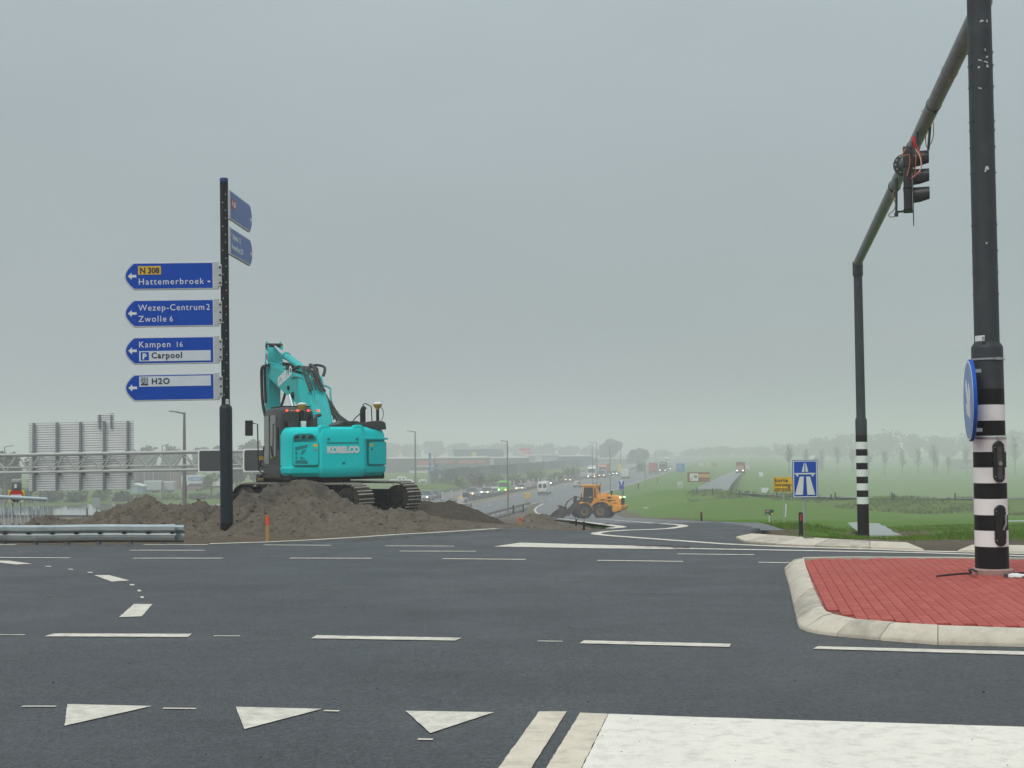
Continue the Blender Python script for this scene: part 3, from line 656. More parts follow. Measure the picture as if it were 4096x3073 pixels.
# work glove and cables at the foot
M_GLOVE = mat('glove_white', (.7, .71, .72), .9, var=.06, scale=40, bump=.4, bscale=120)
M_GLOVEB = mat('glove_dark', (.03, .035, .05), .8, var=.2)
gp = gnd(1017, 577.5, IZ)
glove = thing('work_glove', 'white and dark work glove dropped beside the foot of the striped mast', 'glove', (gp.x, gp.y, IZ), rz=R(-20))
mb = MB(); mb.loft([[(x, y * wd, z) for x, y, z in [(xx, -.05, .004), (xx, -.04, .03 * h), (xx, 0, .042 * h), (xx, .04, .03 * h), (xx, .05, .004)]] for xx, wd, h in ((-.09, .7, .8), (-.05, 1, 1.1), (0, 1.05, 1.2), (.05, 1, .9))]); part('palm', mb, M_GLOVE, glove)
for k, (y, l) in enumerate(((-.038, .075), (-.012, .09), (.014, .085), (.038, .065))):
    mb = MB(); mb.tube([(.03, y, .02), (.07, y * 1.1, .024), (.05 + l, y * 1.2, .014)], [.014, .013, .009], 8); part('finger', mb, M_GLOVE, glove)
mb = MB(); mb.tube([(-.03, -.045, .015), (.01, -.075, .015), (.045, -.08, .012)], [.015, .014, .01], 8); part('thumb', mb, M_GLOVE, glove)
mb = MB(); mb.loft([[(xx, -.047, .004), (xx, -.038, .03), (xx, 0, .04), (xx, .038, .03), (xx, .047, .004)] for xx in (-.14, -.095)]); part('cuff', mb, M_GLOVEB, glove)
M_CABLE = mat('cable_black', (.012, .012, .013), .5)
def cable(pts, r, label, m=M_CABLE, n=6):
    P = [Vector(p) for p in pts]; Q = []
    for i in range(len(P) - 1):
        p0, p1, p2, p3 = P[max(i - 1, 0)], P[i], P[i + 1], P[min(i + 2, len(P) - 1)]
        for k in range(5):
            t = k / 5; Q.append(.5 * ((2 * p1) + (p2 - p0) * t + (2 * p0 - 5 * p1 + 4 * p2 - p3) * t * t + (3 * p1 - p0 - 3 * p2 + p3) * t ** 3))
    Q.append(P[-1]); mb = MB(); mb.tube(Q, r, n); return mb
G = lambda px, py, h=.01: tuple(gnd(px, py, IZ + h))
o = part('loose_cable', cable([G(980, 571, .02), G(975, 571, .05), G(973, 569.5, .1), G(969, 570, .06), G(971, 573, .02), G(965, 573.5), G(955, 574.2), G(945, 575.2), G(937, 576.2)], .011, ''), M_CABLE)
o['label'] = 'frayed black cable lying on the red bricks left of the striped mast'; o['category'] = 'cable'
o = part('loose_cable', cable([G(1000, 571.5), G(1010, 572.4), G(1022, 572.8), G(1045, 573.2)], .009, ''), M_CABLE)
o['label'] = 'thin black cable lying right of the striped mast'; o['category'] = 'cable'

# ------------------------------------------------------------------ concrete slabs along the far verge
vk = [(735.8, 538.4), (745, 542.6), (775, 545.3), (815, 547.2), (870, 549.0), (924, 551.0)]
vt = [(751, 533.6), (770, 534.8), (800, 537.0), (830, 538.8), (870, 541.2), (907, 542.6)]
verge = link('verge_kerb', None, kind='structure')
for k in range(5):
    a0, a1 = gnd(*vk[k]), gnd(*vk[k + 1]); b0, b1 = gnd(*vt[k], .08), gnd(*vt[k + 1], .08)
    d = (a1 - a0).normalized() * .006
    mb = MB(); mb.loft([[(p.x, p.y, -.1), (p.x, p.y, .03), (q.x, q.y, .085), (q.x + .01, q.y + .05, -.3)] for p, q in ((a0 + d, b0 + d), (a1 - d, b1 - d))]); part('kerb_slab', mb, M_KERB2 if k % 2 else M_KERB, verge)
for (pa, pb_, ta, tb) in (((958, 552.2), (1040, 553.8), (972, 545.0), (1040, 545.6)), ((1041, 553.8), (1250, 557.5), (1041, 545.6), (1250, 549.5)), ((1251, 557.5), (1600, 563.5), (1251, 549.5), (1600, 555))):
    a0, a1, b0, b1 = gnd(*pa), gnd(*pb_), gnd(*ta, .08), gnd(*tb, .08)
    mb = MB(); mb.loft([[(p.x, p.y, -.1), (p.x, p.y, .03), (q.x, q.y, .085), (q.x + .01, q.y + .05, -.3)] for p, q in ((a0, b0), (a1, b1))]); part('kerb_slab', mb, M_KERB, verge)

# ------------------------------------------------------------------ far mast with the beam that carries the signal
fY = 33.0
fb = at(863.6, 541.5, fY); ft = at(857.6, 262, fY)
fm = thing('portal_mast', 'slim striped mast with a long beam rising over the road from its top', 'mast', tuple(fb))
fr = .139
def zf_(py): return at(862, py, fY).z - fb.z
ax = (ft - fb)
def fpos(z): return Vector((ax.x * z / ax.z, 0, z))
def ring(z, r, n=28): c = fpos(z); return [(c.x + r * math.cos(2 * math.pi * i / n), c.y + r * math.sin(2 * math.pi * i / n), z) for i in range(n)]
fb_bands = [(541.5, 503.9, 0), (503.9, 496.9, 1), (496.9, 490.2, 0), (490.2, 483.3, 1), (483.3, 476.5, 0), (476.5, 469.4, 1), (469.4, 462.8, 0), (462.8, 455.7, 1), (455.7, 449.1, 0), (449.1, 441.9, 1), (441.9, 435.3, 0)]
for k, (a, b, c) in enumerate(fb_bands):
    z0, z1 = zf_(a), zf_(b); z0 = -.6 if k == 0 else z0
    mb = MB(); mb.loft([ring(z0, fr + (.0015 if c else 0)), ring(z1, fr + (.0015 if c else 0))]); part('band', mb, M_WHITE if c else M_BLACK, fm)
mb = MB(); mb.loft([ring(zf_(435.3), fr), ring(zf_(420), fr), ring(zf_(417.5), fr - .025), ring(zf_(417), .112), ring(zf_(290), .104), ring(zf_(276), .104), ring(zf_(275.9), .125), ring(zf_(262), .125)]); part('tube', mb, M_MAST, fm)
bA = ft - fb + Vector((0, 0, -.02)); bE = at(983, 2, 16.55) - fb
bdir = (bE - bA)
def bp(t): return bA + bdir * t
M_GALV = mat('galvanised_weathered', (.21, .22, .225), .42, metal=.15, var=.2, scale=4, dirt=.4, dirtcol=(.085, .085, .083), dscale=3, bump=.08)
tf = .62
mb = MB(); mb.tube([bp(0) - bdir.normalized() * .08, bp(.3), bp(tf)], [.105, .105, .105], 24); beam = part('beam', mb, M_GALV, fm)
mb = MB(); mb.tube([bp(tf), bp(.8), bp(1.0)], [.108, .112, .115], 24); part('beam', mb, M_GALV, fm)
def beam_t(py):
    lo, hi = 0, 1
    for _ in range(40):
        m = (lo + hi) / 2; p = fb + bp(m); d = p - EYE; y = d.dot(_u) / d.dot(_f)
        if 384 + SHIFT - y * F_PX > py: lo = m
        else: hi = m
    return lo
def bframe(): 
    z = bdir.normalized(); x = z.cross(Vector((0, 0, 1))).normalized(); return x, x.cross(z), z
X_, Y_, Z_ = bframe()
tfl = beam_t(165)
mb = MB(); mb.cyl(bp(tfl) - Z_ * .03, bp(tfl) + Z_ * .03, .2, n=28); fl = part('flange', mb, M_MAST, fm, bevel=.005, seg=1)
mb = MB()
for k in range(12):
    a = 2 * math.pi * k / 12; c = bp(tfl) + (X_ * math.cos(a) + Y_ * math.sin(a)) * .165; mb.cyl(c - Z_ * .055, c + Z_ * .055, .014, n=6)
part('bolt', mb, M_STEEL, fl)
for py in (104, 147, 186, 71):
    t_ = beam_t(py); mb = MB(); mb.cyl(bp(t_) - Z_ * .012, bp(t_) + Z_ * .012, .119, n=28); mb.box(bp(t_) - Vector((0, 0, .125)), (.05, .05, .05)); part('pipe_clamp', mb, M_MAST if py != 71 else mat('tape_brown', (.3, .2, .14), .7, var=.3, scale=30), fm)
mb = MB()
for k in range(9):
    t_ = .12 + .1 * k; c = bp(t_) + Vector((0, 0, .1)); mb.cyl(c, c + Vector((0, 0, .035)), .012, n=6)
part('stud', mb, M_MAST, fm, kind='stuff')

# signal head, side view: lamps face right
tl_t = beam_t(128); sp = fb + bp(tl_t); dS = sp.y
pT, pB_ = at(915, 148, dS), at(915, 212.5, dS)
sig = thing('traffic_light', 'black three lamp traffic light hanging from the beam with loose wires', 'traffic light', (pT.x - .20, dS, pB_.z), rz=R(-17))
H_ = pT.z - pB_.z
M_SIG = mat('signal_plastic', (.022, .024, .027), .38, var=.2, scale=10, dirt=.2, dirtcol=(.05, .055, .06), dscale=4)
mb = MB(); mb.bb(.0, .135, -.15, .15, .02, H_); part('housing', mb, M_SIG, sig, bevel=.02)
mb = MB(); mb.bb(.14, .155, -.22, .22, -.2, H_ + .05); part('backing_board', mb, M_SIG, sig, bevel=.004, seg=1)
mb = MB()
for k in range(3): mb.bb(-.006, .137, -.155, .155, H_ * (k / 3) + .012, H_ * (k / 3) + .03)
part('seam', mb, M_BLACK, sig, kind='stuff')
lens_cols = [((.09, .012, .01), 'lens_red'), ((.10, .06, .01), 'lens_amber'), ((.01, .06, .04), 'lens_green')]
for k in range(3):
    zc = .27 + .295 * (2 - k); r_ = .13
    rings = []
    for (x, cut) in ((.15, 0), (.25, .2), (.39, .62), (.405, .66)):
        a0 = -R(62) + cut * R(60); rings.append([(x, r_ * math.cos(a), zc + r_ * math.sin(a)) for a in np.linspace(a0, math.pi - a0, 20)])
    mb = MB(); mb.loft(rings, close=False, caps=False)
    n0 = len(mb.v); th = MB(); th.v = [(x, y * .95, zc + (z - zc) * .95) for x, y, z in mb.v]; th.f = [tuple(reversed(f)) for f in mb.f]
    mb.add(th.v, th.f)
    part('visor', mb, M_SIG, sig)
    mb = MB(); mb.lathe([(.125, 0), (.12, .02), (.07, .04), (.0, .045)], 20); o = part('lens', mb, mat(lens_cols[k][1], lens_cols[k][0], .2, var=.05), sig, loc=(.15, 0, zc)); o.rotation_euler = (0, R(90), 0)
# hangers: two straight bars with the arm at the foot
def lp(px, py, Y): 
    v = at(px, py, Y) - Vector(sig.location); return Matrix.Rotation(R(17), 3, 'Z') @ v
mb = MB(); mb.cyl(lp(896.5, 178, dS), lp(896.3, 215, dS), .02, n=10); mb.cyl(lp(896.3, 212, dS), lp(905, 211.2, dS), .018, n=10); mb.cyl(lp(896.3, 213, dS), lp(896.3, 216.5, dS), .032, n=10); part('hanger', mb, M_SIG, sig)
mb = MB(); mb.cyl(lp(932.5, 96, dS - .25), lp(928.3, 150, dS - .25), .021, n=10); mb.cyl(lp(917.5, 132, dS), lp(917, 150, dS), .02, n=10); part('hanger', mb, M_SIG, sig)
M_WO = mat('wire_orange', (.42, .13, .03), .5, var=.1); M_WR = mat('wire_red', (.5, .02, .02), .5); M_WW = mat('wire_white', (.6, .55, .45), .5)
def wire(P, r, m): part('wire', cable([tuple(lp(a, b, dS + c)) for a, b, c in P], r, '', n=5), m, sig)
wire([(906, 148, -.2), (902, 156, -.22), (909, 155, -.23), (909.5, 165, -.23), (907, 176, -.23)], .009, M_WO)
wire([(914, 140, -.15), (916, 150, -.2), (915.5, 165, -.25), (915, 172, -.25)], .007, M_WO)
wire([(914, 140, -.15), (919, 152, -.22), (921.5, 162, -.26), (920, 171, -.27), (916, 174, -.27), (911, 179, -.24)], .011, M_WR)
wire([(915, 148, -.2), (920, 157, -.25), (921, 167, -.27), (918, 173, -.27), (912, 178, -.25)], .008, M_WW)
wire([(922, 110, .0), (925, 125, -.1), (926, 145, -.2), (929, 146, -.24), (933, 138, -.25), (933.5, 125, -.25), (931, 112, -.25)], .008, M_WO)
wire([(895, 190, .0), (892, 196, .0), (894, 199, .0), (895.5, 205, 0), (893, 211, 0), (889, 214, 0), (890, 217, 0), (895, 216.5, 0)], .008, mat('wire_tan', (.25, .18, .1), .6))
wire([(932, 91, -.2), (936, 95, -.25), (938.5, 101, -.25)], .012, mat('wire_tan', (.25, .18, .1), .6))
mb = MB(); mb.tube([lp(913.5, 137, dS - .17), lp(914.5, 144, dS - .2), lp(915, 149, dS - .2)], [.03, .028, .01], 8); part('tape', mb, M_WR, sig)
# ------------------------------------------------------------------ direction signpost
spb = gnd(226.8, 532.5)
post = thing('direction_signpost', 'tall black pole carrying six blue direction boards beside the earth heap', 'signpost', (spb.x, spb.y, 0), rot=(0, R(-.3), 0))
SY = spb.y
M_POLE = mat('pole_dark', (.010, .012, .015), .5, var=.2, scale=6, spec=.25)
M_SLEEVE = mat('pole_sleeve', (.016, .024, .032), .45, var=.15, scale=5, spec=.25)
def pz(py): return at(226, py, SY).z
def ppx(w): return w * SY / F_PX
mb = MB(); mb.lathe([(ppx(6.4), -.1), (ppx(6.4), pz(523)), (ppx(6.4), pz(522.8))], 32); part('foot', mb, M_BLACK, post)
mb = MB(); mb.lathe([(ppx(6.3), pz(522.8)), (ppx(6.3), pz(409.5)), (ppx(6.1), pz(407.5)), (ppx(5.4), pz(405.8)), (ppx(4.2), pz(405))], 32); part('sleeve', mb, M_SLEEVE, post)
mb = MB(); mb.lathe([(ppx(4.15), pz(405)), (ppx(4.1), pz(182))], 28); part('pole', mb, M_POLE, post)
mb = MB(); mb.lathe([(ppx(4.2), pz(182)), (ppx(4.2), pz(179)), (ppx(3.8), pz(178.2))], 28); part('cap', mb, mat('cap_blue', (.01, .035, .16), .4), post)
mb = MB()
for k in range(26):
    z = pz(395) + (pz(195) - pz(395)) * k / 25
    a = R(-60) if k % 3 else R(-100); c = Vector((math.cos(a), math.sin(a), 0)); mb.cyl(c * ppx(4.1) + Vector((0, 0, z)), c * (ppx(4.1) + .006) + Vector((0, 0, z)), .009, n=8)
part('rivet', mb, M_STICK, post, kind='stuff')
mb = MB(); k = 6; a0, a1 = R(-80), R(-30); rr = ppx(4.15) + .002
mb.add([(rr * math.cos(a0 + (a1 - a0) * i / k), rr * math.sin(a0 + (a1 - a0) * i / k), z) for z in (pz(404.3), pz(399.2)) for i in range(k + 1)], [(i, i + 1, k + 2 + i, k + 1 + i) for i in range(k)])
sk = part('number_sticker', mb, M_STICK, post); text('sticker_number', '7118', .035, M_INK, sk, (.02, -.092, pz(402)), (R(90), 0, R(20)))
M_DBLUE = mat('direction_blue', (.0, .062, .42), .6, var=.06, scale=2, spec=.1)
M_DYEL = mat('route_yellow', (.72, .44, .01), .45, var=.05)
M_DRED = mat('route_red', (.45, .03, .03), .45, var=.05)
def board(w, h, side):
    """outline in x,z with the pointed rounded nose at -x (side=-1)"""
    pts = []; nz_ = h * .32
    pts += [(0, -h / 2), (0, h / 2), (-w + nz_, h / 2)]
    for a in np.linspace(0, 1, 7)[1:-1]:
        pts.append((-w + nz_ - nz_ * math.sin(a * math.pi / 2) ** .9 * (1 if True else 0), h / 2 - h * (a * .5 if a < 1 else .5)))
    pts.append((-w, 0))
    for a in np.linspace(1, 0, 7)[1:-1]:
        pts.append((-w + nz_ - nz_ * math.sin(a * math.pi / 2) ** .9, -h / 2 + h * a * .5))
    pts.append((-w + nz_, -h / 2)); return pts
def shrink(pts, d, w, h): return [((x + w / 2) * (1 - 2 * d / w) - w / 2, z * (1 - 2 * d / h)) for x, z in pts]
AR = [(-.095, 0), (-.02, .07), (-.02, .026), (.075, .026), (.075, -.026), (-.02, -.026), (-.02, -.07)]
rows = [(262.0, 289.5, 0), (299.0, 326.5, 1), (336.0, 363.5, 2), (373.0, 400.0, 3)]
for (ya, yb, k) in rows:
    zc = (pz(ya) + pz(yb)) / 2; h = pz(ya) - pz(yb); w = ppx(92.5)
    hub = part('sign_board', MB().prism(board(w, h, -1), -.03, .03, 'xz'), M_ALU, post, bevel=.006, seg=1, loc=(-ppx(5.5), -.06, zc), rot=(0, R(-.35), R(4)))
    part('white_border', MB().prism(shrink(board(w - .09, h, -1), .012, w, h), -.033, -.031, 'xz'), M_SWHITE, hub, loc=(-.085, 0, 0))
    part('face', MB().prism(shrink(board(w - .09, h, -1), .026, w, h), -.0365, -.0345, 'xz'), M_DBLUE, hub, loc=(-.088, 0, 0))
    part('arrow', MB().prism(AR, -.041, -.038, 'xz'), M_SWHITE, hub, loc=(-w + .165, 0, 0))
    fx = -w + .285; ty = -.0395
    def T(s, x, z, size, m=M_SWHITE, sx=.9, sp=1.12, b=.0005): return text('lettering', s, size, m, hub, (x, ty, z), bold=b, sx=sx, spacing=sp)
    if k == 0:
        part('route_plate', MB().bb(fx - .01, fx + .44, -.0405, -.038, .03, .2), M_DYEL, hub); text('lettering', 'N 308', .16, M_INK, hub, (fx + .02, -.043, .058), bold=.006, sx=.95)
        T('Hattemerbroek', fx - .01, -.17, .175, sx=.98, sp=1.2); T('-', fx + 1.36, -.165, .19, b=.006)
    elif k == 1:
        T('Wezep-Centrum', fx - .01, .055, .175, sx=.95, sp=1.16); T('2', fx + 1.33, .055, .17); T('Zwolle', fx - .01, -.17, .175, sx=.95, sp=1.2); T('6', fx + .6, -.17, .16)
    elif k == 2:
        T('Kampen', fx - .01, .065, .175, sx=.95, sp=1.2); T('16', fx + .72, .065, .15)
        part('panel', MB().bb(fx, fx + 1.41, -.0405, -.038, -.215, -.01), mat('panel_pale', (.62, .68, .75), .4, var=.04), hub)
        part('parking_symbol', MB().bb(fx + .03, fx + .19, -.0435, -.041, -.195, -.03), M_DBLUE, hub); text('lettering', 'P', .15, M_SWHITE, hub, (fx + .065, -.046, -.168), bold=.008)
        text('lettering', 'Carpool', .165, M_INK, hub, (fx + .24, -.0435, -.155), bold=.005, sx=.95, spacing=1.18)
    else:
        part('panel', MB().bb(fx, fx + 1.41, -.0405, -.038, .02, .225), mat('panel_pale', (.62, .68, .75), .4, var=.04), hub)
        text('lettering', 'H2O', .165, M_INK, hub, (fx + .24, -.0435, .07), bold=.005, sx=.98, spacing=1.18)
        mb = MB()
        for i in range(4):
            mb.bb(fx + .03 + i * .033, fx + .04 + i * .033, -.0435, -.041, .10, .205); 
        for i in range(4): mb.bb(fx + .03, fx + .14, -.0437, -.0412, .10 + i * .032, .108 + i * .032)
        mb.bb(fx + .03, fx + .175, -.0436, -.041, .045, .075); mb.bb(fx + .155, fx + .168, -.0436, -.041, .05, .205); mb.bb(fx + .06, fx + .10, -.0438, -.041, .07, .095); mb.bb(fx + .12, fx + .15, -.0438, -.041, .07, .085)
        part('pictogram', mb, M_INK, hub)
    mb = MB(); mb.bb(-.01, .07, -.045, .045, -h / 2 + .05, h / 2 - .06); part('bracket', mb, M_ALU, hub, bevel=.008, seg=1)
    for z in (-h * .28, 0, h * .28):
        mb = MB(); mb.cyl((.035, -.045, z), (.035, -.06, z), .02, n=10); part('bolt', mb, M_BLACK, hub)
# two boards that point away to the right
for (yA0, yA1, yB0, yB1, px1, k) in ((188.5, 217.5, 200, 226, 250.4, 0), (225.5, 253, 235, 261.5, 251.4, 1)):
    za, zb_ = pz(yA0), pz(yA1); h = za - zb_; zc = (za + zb_) / 2
    w = 1.9; ang = R(87.5)
    hub = part('sign_board', MB().prism([(-x, z) for x, z in board(w, h, -1)], -.03, .03, 'xz'), M_ALU, post, bevel=.006, seg=1, loc=(ppx(4.6), -.02, zc - .03), rot=(R(0), R(0), ang))
    part('white_border', MB().prism([(-x, z) for x, z in shrink(board(w - .03, h, -1), .008, w, h)], -.033, -.031, 'xz'), M_SWHITE, hub, loc=(.02, 0, 0))
    part('face', MB().prism([(-x, z) for x, z in shrink(board(w - .03, h, -1), .024, w, h)], -.0365, -.0345, 'xz'), mat('direction_blue_pale', (.03, .085, .36), .35, var=.05), hub, loc=(.02, 0, 0))
    part('arrow', MB().prism([(-x, z) for x, z in AR], -.041, -.038, 'xz'), M_SWHITE, hub, loc=(w - .15, 0, -.02))
    if k == 0:
        part('route_plate', MB().bb(.08, .47, -.0405, -.038, -.05, .14), M_DRED, hub); text('lettering', 'A 28', .16, M_SWHITE, hub, (.1, -.043, -.015), bold=.004)
    else:
        text('lettering', "'t Harde 12", .17, M_SWHITE, hub, (.07, -.0395, .05), bold=.003, sx=.95); text('lettering', 'Amersfoort 59', .17, M_SWHITE, hub, (.07, -.0395, -.16), bold=.003, sx=.92)

# ------------------------------------------------------------------ crash barrier lying along the verge
gl0, gl1 = gnd(-40, 543.6), gnd(182, 542.6)
gd = (gl1 - gl0); gu = gd.normalized(); gn = Vector((gu.y, -gu.x, 0))
L_ = gd.length
rail = thing('crash_barrier', 'low galvanised corrugated crash barrier along the left road edge', 'barrier', (gl0.x, gl0.y, 0), rz=math.atan2(gd.y, gd.x))
M_RAIL = mat('galvanised_rail', (.40, .44, .45), .34, metal=.75, var=.12, scale=3, dirt=.3, dirtcol=(.16, .18, .19), dscale=2)
prof = [(0.0, .0), (-.055, .035), (-.06, .085), (-.0, .125), (.01, .155), (-.0, .185), (-.06, .225), (-.055, .275), (0.0, .31)]
for row, (zo, yo) in enumerate(((.02, 0.0), (.0, .13))):
    n = 12
    mb = MB()
    rings = []
    for i in range(n + 1):
        x = L_ * i / n - (.12 if row == 0 else 0) * (i / n); rings.append([(x, yo + y, z + zo + .004 * math.sin(i)) for y, z in prof] + [(x, yo + y + .006, z + zo + .004 * math.sin(i)) for y, z in reversed(prof)])
    mb.loft(rings); part('rail', mb, M_RAIL, rail, angle=25)
for i in range(7):
    x = L_ * (i + .35) / 7; mb = MB(); mb.bb(x - .03, x + .03, .02, .12, -.3, .31); part('post', mb, M_RAIL, rail)
for i in range(9):
    x = .4 + L_ * i / 9.3; mb = MB(); mb.cyl((x, -.0, .175), (x, .008, .175), .022, n=10); mb.box((x, -.004, .175), (.09, .004, .02)); part('bolt', mb, M_BLACK, rail)

# ------------------------------------------------------------------ white railing at the left
rY0, rY1 = 39.0, 41.5
rt0, rt1 = at(-14, 496.3, rY0), at(46, 499.3, rY1)
railing = thing('railing', 'white tubular railing with slanting balusters behind the crash barrier', 'railing', (rt0.x, rt0.y, 0))
M_RW = mat('railing_white', (.62, .70, .74), .45, var=.06, scale=4)
v = rt1 - rt0
mb = MB(); mb.tube([(0, 0, rt0.z), (v.x, v.y, rt1.z)], .055, 14); part('handrail', mb, M_RW, railing)
for k, px in enumerate((-5, 2, 10, 18, 26, 34.5, 42.5)):
    for (dx, off) in ((0, 0), (3.6, .35)):
        t = (px + dx + 14) / 60; p = Vector((v.x * t, v.y * t, rt0.z + (rt1.z - rt0.z) * t))
        mb = MB(); sl = .06 if off == 0 else -.04
        mb.cyl((p.x, p.y + off * .3, p.z - .03), (p.x + sl, p.y + off, p.z - .92), .018 if off == 0 else .015, n=8); part('baluster', mb, M_RW, railing)
mb = MB(); mb.tube([(.06, .0, rt0.z - .93), (v.x + .06, v.y, rt1.z - .93)], .03, 8); part('bottom_rail', mb, M_RW, railing)

# ------------------------------------------------------------------ no-entry sign with warning lamp behind the railing
nY = 46.0; nb = at(16.5, 526, nY)
ne = thing('no_entry_sign', 'no entry sign on a yellow board with a lamp on top behind the white railing', 'sign', tuple(nb))
def nz_(py): return at(16.5, py, nY).z - nb.z
npx = nY / F_PX
mb = MB(); mb.bb(-8.2 * npx, 8.2 * npx, -.02, .02, nz_(503.2), nz_(490)); part('board', mb, mat('board_fluo', (.55, .62, .02), .5, var=.05), ne, bevel=.01, seg=1)
mb = MB(); mb.cyl((0, -.03, nz_(495.4)), (0, -.022, nz_(495.4)), 7 * npx, n=28); part('red_disc', mb, mat('sign_red', (.5, .02, .02), .4, var=.05), ne)
mb = MB(); mb.bb(-5.6 * npx, 5.6 * npx, -.036, -.031, nz_(497), nz_(494.6)); part('white_bar', mb, M_SWHITE, ne)
mb = MB(); mb.bb(-6.5 * npx, 6.5 * npx, -.03, -.022, nz_(502.3), nz_(499.2)); part('text_plate', mb, mat('plate_pale', (.55, .62, .6), .5), ne)
for s in (-1, 1): mb = MB(); mb.cyl((s * .13, 0, -.8), (s * .13, 0, nz_(490)), .025, n=8); part('leg', mb, M_GALV, ne)
mb = MB(); mb.bb(-.16, .16, -.06, .06, nz_(490), nz_(483)); lb = part('lamp_box', mb, mat('lamp_box', (.12, .14, .14), .5, var=.1), ne, bevel=.02)
mb = MB(); mb.bb(-.05, .03, -.075, -.061, nz_(488), nz_(484)); part('lens', mb, mat('lamp_lens', (.7, .72, .72), .2), lb)
mb = MB(); mb.bb(-.15, .15, -.08, .08, nz_(483), nz_(479)); part('lamp_head', mb, mat('lamp_head', (.35, .4, .38), .4, var=.2, scale=8), ne, bevel=.04)

# ------------------------------------------------------------------ heaps of earth
def soil_mat(name, a, b, c):
    m = bpy.data.materials.new(name); m.use_nodes = True; t = m.node_tree; p = t.nodes['Principled BSDF']; p.inputs['Roughness'].default_value = .95; p.inputs['Specular IOR Level'].default_value = .1
    g = t.nodes.new('ShaderNodeNewGeometry'); prev = None
    for s, w in ((.55, .5), (2.4, .5), (9, .5), (30, .35)):
        n = t.nodes.new('ShaderNodeTexNoise'); n.inputs['Scale'].default_value = s; n.inputs['Detail'].default_value = 9; n.inputs['Roughness'].default_value = .72; t.links.new(g.outputs['Position'], n.inputs['Vector'])
        cr = t.nodes.new('ShaderNodeValToRGB'); e = cr.color_ramp.elements; e.new(.5)
        for k, (q, col) in enumerate(((.32, a), (.5, b), (.72, c))): e[k].position = q; e[k].color = (*col, 1)
        t.links.new(n.outputs[0], cr.inputs[0])
        if prev is None: prev = cr.outputs[0]
        else:
            x = t.nodes.new('ShaderNodeMix'); x.data_type = 'RGBA'; x.inputs['Factor'].default_value = w; t.links.new(prev, x.inputs['A']); t.links.new(cr.outputs[0], x.inputs['B']); prev = x.outputs['Result']
    t.links.new(prev, p.inputs['Base Color'])
    n = t.nodes.new('ShaderNodeTexNoise'); n.inputs['Scale'].default_value = 24; n.inputs['Detail'].default_value = 10; n.inputs['Roughness'].default_value = .75; t.links.new(g.outputs['Position'], n.inputs['Vector'])
    bp_ = t.nodes.new('ShaderNodeBump'); bp_.inputs['Strength'].default_value = .8; bp_.inputs['Distance'].default_value = .03; t.links.new(n.outputs[0], bp_.inputs['Height']); t.links.new(bp_.outputs[0], p.inputs['Normal'])
    return m
M_SOIL = soil_mat('heap_soil', (.038, .032, .025), (.125, .107, .084), (.25, .22, .182))
M_SOILD = soil_mat('heap_soil_dark', (.036, .029, .023), (.07, .057, .044), (.12, .10, .078))
def heap(name, label, sil, Yr, front, back, m, seed, rough=.10, step=.045, clods=500, z0=-.08):
    """ridge line from its silhouette at depth Yr; slopes fall to the front and the back"""
    P = [at(px, py, Yr) for px, py in sil]; xs = [p.x for p in P]; zs = [p.z for p in P]
    x0, x1 = xs[0] - .3, xs[-1] + .3; gx = np.arange(x0, x1, step); gy = np.arange(Yr - front, Yr + back, step * 1.3)
    def hf(x, y):
        lz = min(land(x, y), 0) - .03; top = ip(x, xs, zs) - (min(land(x, Yr), 0) - .03)
        e = sstep(x0, xs[0] + .3, x) * (1 - sstep(xs[-1] - .3, x1, x))
        d = y - Yr - .5 * noise.noise((x * .5, 3.1, seed))
        k = max(0, 1 + d / (front * .95)) if d < 0 else max(0, 1 - d / back)
        k = k ** .9 if d < 0 else k
        k = k * k * (3 - 2 * k) * .45 + k * .55
        b = max(0, top) * k * e
        ns = noise.fractal((x * 1.1, y * 1.1, seed), .9, 2, 3) * .14 + noise.fractal((x * 2.6, y * 2.6, seed + 5), .7, 2.2, 5) * rough * 1.3 - max(0, noise.noise((x * 5.5, y * 5.5, seed + 9)) - .12) * rough * 2.2 + max(0, noise.noise((x * 11, y * 11, seed + 2)) - .2) * rough * .9
        fade = sstep(0, .25, k * e)
        return lz + b + ns * (.25 + .75 * min(1, b / .4)) * fade - (1 - fade) * .1
    vs = [(x, y, hf(x, y)) for y in gy for x in gx]; nx = len(gx)
    fs = [(i * nx + j, i * nx + j + 1, (i + 1) * nx + j + 1, (i + 1) * nx + j) for i in range(len(gy) - 1) for j in range(nx - 1)]
    me = bpy.data.meshes.new(name); me.from_pydata(vs, [], fs)
    for p in me.polygons: p.use_smooth = True
    o = link(name, None, None); o['label'] = label; o['category'] = 'earth heap'; o['group'] = 'heaps of dug earth beside the road'
    link('soil', me, m, o)
    mb = MB(); rnd = random.Random(seed)
    for _ in range(clods):
        x = rnd.uniform(x0, x1); y = rnd.uniform(Yr - front - .5, Yr + .2); r = rnd.choice((.008, .01, .012, .015, .02, .026, .034)) * rnd.uniform(.7, 1.3)
        z = hf(x, y) + r * .05; c = Vector((x, y, z)); n0 = len(mb.v)
        for sx, sy, sz in ((1, 0, 0), (-1, 0, 0), (0, 1, 0), (0, -1, 0), (0, 0, 1), (0, 0, -1)): mb.v.append(tuple(c + Vector((sx * rnd.uniform(.7, 1.4), sy * rnd.uniform(.7, 1.4), sz * rnd.uniform(.35, .7))) * r))
        for a, b, d in ((0, 2, 4), (2, 1, 4), (1, 3, 4), (3, 0, 4), (2, 0, 5), (1, 2, 5), (3, 1, 5), (0, 3, 5)): mb.f.append((n0 + a, n0 + b, n0 + d))
    part('clods', mb, m, o, kind='stuff', smooth=False)
    return o, hf
